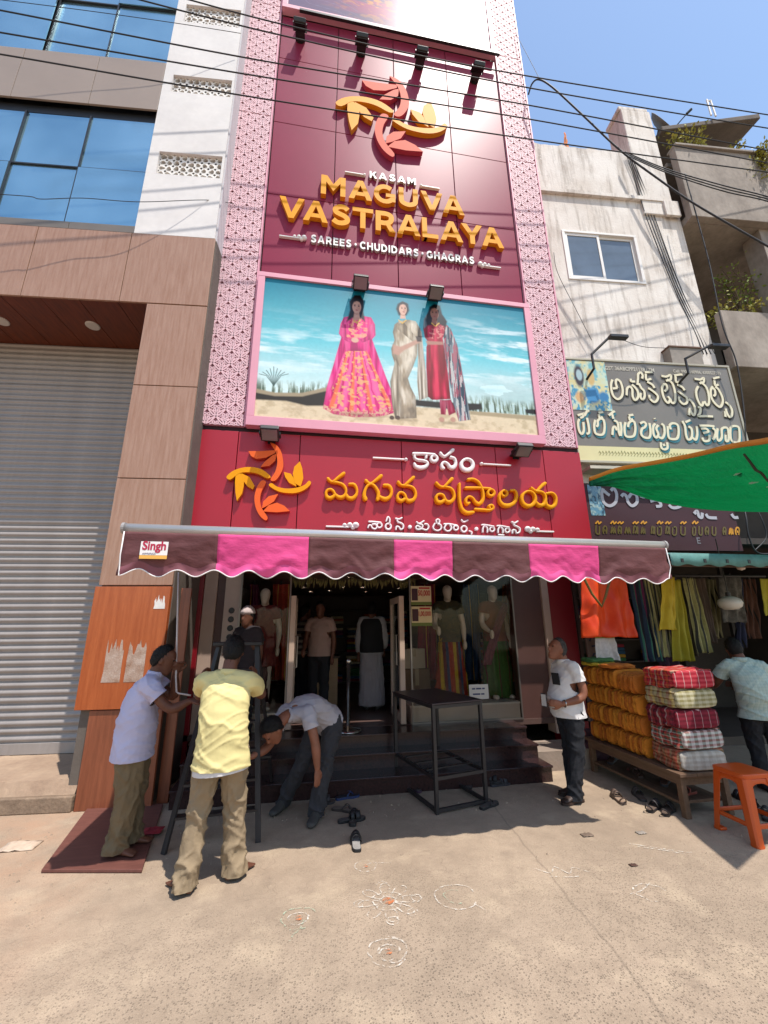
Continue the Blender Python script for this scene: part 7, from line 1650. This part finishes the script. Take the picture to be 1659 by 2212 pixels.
# 1 man in the yellow t-shirt, seen from behind, hands on the ladder
b = person('barefoot man in pale yellow t-shirt and beige trousers, back to the camera, gripping the ladder', dict(
    hipL=(-.715, 3.61, .86), hipR=(-.545, 3.61, .86), shL=(-.815, 3.67, 1.35), shR=(-.475, 3.67, 1.33), neck=(-.645, 3.69, 1.40), head=(-.635, 3.755, 1.545), face=(-.05, 1, -.25), hup=(0, .2, 1), bow=(0, -.05, 0),
    elL=(-.90, 3.92, 1.20), elR=(-.41, 3.93, 1.19), wrL=(-.955, 4.12, 1.30), wrR=(-.50, 4.17, 1.30), knL=(-.765, 3.655, .46), knR=(-.535, 3.72, .46), anL=(-.80, 3.60, .077), anR=(-.50, 3.72, .077), toeL=(-.55, .55, 0), toeR=(.45, .6, 0)),
    YSH, BEI, SKIND, 'thick', foot='bare', hem=.18, baggy=1.03, cuff=.012, sh_fold=.008, tr_fold=.010, seed=2., shw=1.0, handp={'L': ((.1, .5, .6), (.5, .3, 0), 1.0), 'R': ((-.1, .5, .6), (-.5, .3, 0), 1.0)})
mb = MB(); loft(mb, [((-.63, 3.605, z), Vector((1, 0, 0)), Vector((0, 1, 0)), .197, .143) for z in (.70, .735, .775, .79)], 24); remesh(mb, 'undershirt', WSH, b, .011, 2, folds(.002, 9.), [((-.63, 3.605, .722), (.08, 0, -1), .3)])
# 2 man in the lavender shirt leaning to the rod
b = person('barefoot man in lavender shirt and olive trousers leaning right, holding the crank rod', dict(
    hipL=(-1.475, 4.30, .84), hipR=(-1.445, 4.13, .84), shL=(-1.42, 4.36, 1.29), shR=(-1.36, 4.04, 1.29), neck=(-1.35, 4.19, 1.36), head=(-1.295, 4.19, 1.465), face=(.95, .12, -.28), hup=(.15, 0, 1), bow=(-.03, 0, 0),
    elL=(-1.24, 4.38, 1.14), elR=(-1.17, 4.06, 1.09), wrL=(-1.20, 4.24, 1.34), wrR=(-1.02, 4.10, 1.13), knL=(-1.44, 4.31, .45), knR=(-1.43, 4.14, .45), anL=(-1.43, 4.32, .10), anR=(-1.47, 4.16, .10), toeL=(.9, .1, 0), toeR=(.9, -.25, 0)),
    PSH, OLI, SKIND, 'bald', foot='bare', hem=.26, baggy=1.18, cuff=.012, sh_fold=.007, tr_fold=.012, seed=4., belly=.02, shw=1.12, handp={'L': ((.3, -.1, .9), (.6, -.6, 0), .9), 'R': ((.9, .1, .15), (0, .3, -.9), .7)})
# 3 man bending down beside the ladder
b = person('man in white shirt and charcoal trousers bending low beside the ladder', dict(
    hipL=(.24, 4.72, .80), hipR=(.10, 4.86, .80), shL=(-.02, 4.34, .96), shR=(-.25, 4.58, .94), neck=(-.21, 4.42, .93), head=(-.33, 4.33, .83), face=(-.42, -.35, -.84), hup=(-.6, -.5, .45), bow=(0, 0, .07),
    elL=(.055, 4.30, .72), elR=(-.36, 4.46, .68), wrL=(.085, 4.30, .50), wrR=(-.50, 4.32, .62), knL=(.16, 4.58, .43), knR=(-.06, 4.78, .43), anL=(.10, 4.56, .077), anR=(-.22, 4.86, .077), toeL=(-.30, -.9, 0), toeR=(-.50, -.8, 0)),
    GSH, DGR, SKIN, 'thick', foot='shoe', hem=.02, sh_fold=.007, tr_fold=.010, seed=7., handp={'L': ((.05, -.05, -1), (-.5, .6, 0), .25), 'R': ((-.9, -.3, -.1), (.0, .3, .8), .8)})
# 4 man in the white t-shirt looking up
b = person('man in white t-shirt and black trousers standing on the right, looking up at the shop', dict(
    hipL=(2.775, 4.47, .83), hipR=(2.775, 4.63, .83), shL=(2.80, 4.40, 1.29), shR=(2.79, 4.70, 1.29), neck=(2.775, 4.55, 1.35), head=(2.715, 4.545, 1.465), face=(-.93, -.12, .30), hup=(.25, 0, 1), bow=(-.02, 0, 0),
    elL=(2.84, 4.35, 1.02), elR=(2.80, 4.76, 1.02), wrL=(2.61, 4.38, .93), wrR=(2.58, 4.62, .93), knL=(2.74, 4.46, .44), knR=(2.78, 4.62, .44), anL=(2.68, 4.46, .08), anR=(2.79, 4.64, .08), toeL=(-.95, -.2, 0), toeR=(-.95, .1, 0)),
    WSH, NAV, SKIN, 'bald', HAIRG, foot='sandal', hem=.05, belly=.045, baggy=1.06, cuff=.01, sh_fold=.005, tr_fold=.008, seed=11., handp={'L': ((-.9, .2, .1), (.1, .9, 0), .7), 'R': ((-.9, -.2, .1), (.1, -.9, 0), .7)})
t = thing('phone', 'small phone in the hands of the man in white', 'phone', (2.455, 4.47, .955), R(20)); box('case', -.006, .006, -.035, .035, -.06, .075, M('phone_dark', '26262b', .3), t, .003); box('screen', -.0075, -.0062, -.03, .03, -.05, .065, M('phone_pale', 'b9b5b2', .2), t)
pk = MB().box(-.004, .004, -.045, .045, -.06, .06).build('shirt_print', M('print_black', '17161a', .8), b); pk.location = (2.615, 4.47, 1.17); pk.rotation_euler = (0, R(-6), R(22))
wt = MB(); wt.tube([(2.632+.0, 4.38+.033*math.sin(a), .935+.033*math.cos(a)) for a in [2*PI*k/12 for k in range(13)]], .007, 6, caps=False); wt.build('wrist_watch', CHR, b, smooth=True)
# 5 man in the checked shirt at the stall
CHK = Mstripe('pale_check_shirt', ((0, '9fb0a8'), (.5, 'aebbb3'), (.88, '8aa09a')), 'X', 34, cols2=((0, 'a6b4ac'), (.86, '8da29b')), axis2='Z', scale2=34, noise=.06)
person('man in pale green checked shirt at the right edge, back to the camera', dict(
    hipL=(4.84, 4.34, .80), hipR=(4.99, 4.26, .80), shL=(4.72, 4.40, 1.27), shR=(5.02, 4.24, 1.26), neck=(4.86, 4.34, 1.34), head=(4.87, 4.40, 1.44), face=(.45, .85, -.2), hup=(0, .1, 1), bow=(-.03, -.05, 0),
    elL=(4.72, 4.58, 1.05), elR=(5.12, 4.40, 1.04), wrL=(4.86, 4.78, 1.02), wrR=(5.10, 4.64, 1.02), knL=(4.85, 4.38, .42), knR=(5.02, 4.28, .42), anL=(4.86, 4.34, .08), anR=(5.05, 4.24, .08), toeL=(.4, .9, 0), toeR=(.5, .8, 0)),
    CHK, NAV, SKIND, 'bald', foot='sandal', hem=.12, sh_fold=.009, seed=14., belly=.01, vox=.009)

# people and dummies inside the shop
def stand(x, y, z, h, ang, arm=0., lean=0.):
    s = h/1.66; c, n = math.cos(ang), math.sin(ang); f = Vector((-n, c, 0)); r = Vector((c, n, 0)); o = Vector((x, y, z))
    q = lambda a, b, e: o+(r*a+f*b)*s+Vector((0, 0, e*s))
    return dict(hipL=q(-.08, 0, .86), hipR=q(.08, 0, .86), shL=q(-.165, 0, 1.36), shR=q(.165, 0, 1.36), neck=q(0, .0, 1.42), head=q(0, .03, 1.545), face=f, elL=q(-.22, -.02, 1.08), elR=q(.22, -.02+arm*.1, 1.08), wrL=q(-.22, .06, .84), wrR=q(.2, .06+arm*.25, .84+arm*.2), knL=q(-.09, .02, .47), knR=q(.09, .02, .47), anL=q(-.09, 0, .075), anR=q(.10, .0, .075), toeL=f-r*.2, toeR=f+r*.2)
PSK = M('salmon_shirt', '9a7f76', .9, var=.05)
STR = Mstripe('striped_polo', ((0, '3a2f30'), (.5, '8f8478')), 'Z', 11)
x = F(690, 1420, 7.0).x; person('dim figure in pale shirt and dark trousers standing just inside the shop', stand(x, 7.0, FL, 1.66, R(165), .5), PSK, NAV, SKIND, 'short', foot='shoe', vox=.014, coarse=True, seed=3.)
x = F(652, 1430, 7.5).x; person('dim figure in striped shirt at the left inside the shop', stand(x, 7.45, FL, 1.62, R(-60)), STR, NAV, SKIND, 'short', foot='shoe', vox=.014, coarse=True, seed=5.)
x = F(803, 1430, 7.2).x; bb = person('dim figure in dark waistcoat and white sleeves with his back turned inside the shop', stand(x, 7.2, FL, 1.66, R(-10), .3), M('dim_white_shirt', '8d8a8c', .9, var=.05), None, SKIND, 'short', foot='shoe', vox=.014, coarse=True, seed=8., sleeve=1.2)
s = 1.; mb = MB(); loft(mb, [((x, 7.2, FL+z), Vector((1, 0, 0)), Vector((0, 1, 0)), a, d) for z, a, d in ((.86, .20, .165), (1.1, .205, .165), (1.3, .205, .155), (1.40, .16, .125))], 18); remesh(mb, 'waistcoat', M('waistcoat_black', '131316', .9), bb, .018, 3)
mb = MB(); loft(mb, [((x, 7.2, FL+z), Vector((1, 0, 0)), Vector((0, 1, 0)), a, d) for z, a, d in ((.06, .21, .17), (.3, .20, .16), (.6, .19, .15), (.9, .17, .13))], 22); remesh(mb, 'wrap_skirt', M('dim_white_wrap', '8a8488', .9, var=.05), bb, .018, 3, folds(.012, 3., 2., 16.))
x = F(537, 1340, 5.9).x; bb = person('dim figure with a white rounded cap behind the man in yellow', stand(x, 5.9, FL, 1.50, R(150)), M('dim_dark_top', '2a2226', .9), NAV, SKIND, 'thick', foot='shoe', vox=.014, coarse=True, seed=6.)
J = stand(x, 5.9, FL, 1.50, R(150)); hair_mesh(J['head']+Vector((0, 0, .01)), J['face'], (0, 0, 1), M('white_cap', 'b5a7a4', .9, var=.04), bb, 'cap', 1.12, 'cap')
# shop dummies
DUM = M('pale_dummy', 'c4ae9e', .5); SKD = DUM
def dummy(label, x, y, z, h, ang, top, arm=.2):
    J = stand(x, y, z, h, ang, arm); return person(label, J, top, None, DUM, None, foot='shoe', vox=.011, face=False, coarse=True, name='mannequin', sleeve=.5, hem=.05, seed=x*3, sh_fold=.004), J
def skirt(body, x, y, z0, z1, mat, w0, w1, seed, name='skirt', fr=18., amp=.016):
    mb = MB(); loft(mb, [((x, y, z0+(z1-z0)*k/6), Vector((1, 0, 0)), Vector((0, 1, 0)), w0+(w1-w0)*k/6, (w0+(w1-w0)*k/6)*.75) for k in range(7)], 24); return remesh(mb, name, mat, body, .014, 2, folds(amp, seed, 1.5, fr))
GZ = FL+.2
TUN = M('maroon_tunic', '5e1620', .8, col2='7a2c24', vs=18)
bd, J = dummy('bald shop mannequin in a maroon tunic behind the left window', F(573, 1300, 6.40).x, 6.40, GZ, 1.62, R(180), TUN); skirt(bd, F(573, 1300, 6.4).x, 6.40, GZ+.55, GZ+1.0, TUN, .20, .165, 2., 'tunic_skirt'); skirt(bd, F(573, 1300, 6.4).x, 6.40, GZ+.05, GZ+.6, M('maroon_leggings', '3a0f16', .9), .13, .14, 4., 'leggings', amp=.006)
BLO = M('dark_green_blouse', '242a1c', .8, col2='4a3a18', vs=20)
gz = FL+.226
bd, J = dummy('shop mannequin in dark blouse and orange yellow skirt, left of the sari pair', F(966, 1290, 6.4).x, 6.40, gz, 1.66, R(170), BLO, .8)
xx = F(966, 1290, 6.4).x; skirt(bd, xx, 6.40, gz+.02, gz+.98, Mstripe('orange_yellow_drape', ((0, '8a2a12'), (.35, '9c7a14'), (.6, '5a1418'), (.8, '23304a')), 'X', 5), .25, .16, 3.)
SAR = Mstripe('green_sari', ((0, '2f4a1c'), (.45, '3a5a24'), (.55, '5a1a2a'), (.62, '2f4a1c')), 'X', 6)
bd, J = dummy('shop mannequin in a green sari with maroon border, right of the sari pair', F(1062, 1290, 6.4).x, 6.40, gz, 1.66, R(185), M('orange_brown_blouse', '6b3416', .8, var=.1), .6)
xx = F(1062, 1290, 6.4).x; skirt(bd, xx, 6.40, gz+.02, gz+1.0, SAR, .24, .165, 6., 'sari_skirt')
mb = MB(); mb.grid(lambda u, v: (xx+.17-.40*v+(u-.5)*.13, 6.40-.17-.03*math.sin(PI*v)+.012*math.sin(u*12), gz+1.38-.55*v-.35*v*v), 10, 18); mb.build('sari_sash', M('maroon_sash', '4f1228', .7, col2='6b2a30', vs=25), bd, smooth=True, solid=.006)

# leaf garland strung under the shop ceiling
t = thing('leaf_garland', 'drooping garland of dry mango leaves under the shop ceiling edge', 'garland', (.5, 6.22, 2.49)); r = random.Random(21); mb = MB()
for k in range(70):
    x = -.85+k*.027; z = -.03-.05*abs(math.sin(k*.28)); ln = r.uniform(.08, .16); a = r.uniform(-.25, .25); mb.add([(x, 0, z), (x+ln*a*.5+.012, -.01, z-ln*.5), (x+ln*a, .005, z-ln), (x+ln*a*.5-.012, .01, z-ln*.5)], [(0, 1, 2, 3)])
o = mb.build('leaves', M('dry_leaf', '5f5a2a', .7, col2='7a6a38', vs=20), t, solid=.002); o['kind'] = 'stuff'
MB().tube([(-.87+k*.06, 0, -.03-.05*abs(math.sin(k*.62))) for k in range(33)], .003, 5).build('string', TWIG, t)
for i, (x0, x1, c, lab) in enumerate(((905, 940, '7a1c30', 'maroon sari draped at the back of the right window, left end'), (1000, 1035, '1f3a5a', 'blue sari draped at the back of the right window, between the mannequins'), (1085, 1125, 'a0561c', 'orange sari draped at the back of the right window, right end'), (540, 560, '6b2a4a', 'plum sari draped at the back of the left window'), (590, 625, 'a03a26', 'rust sari draped behind the maroon tunic mannequin'))):
    hang(lab, (x0, x1, 1262), (x0-4, x1+6, 1470), 7.0, Mstripe('sari_%d' % i, ((0, c), (.7, 'b08a3a'), (.78, c)), 'X', 6), 3, .03, seed=i*1.7, name='hanging_sari')
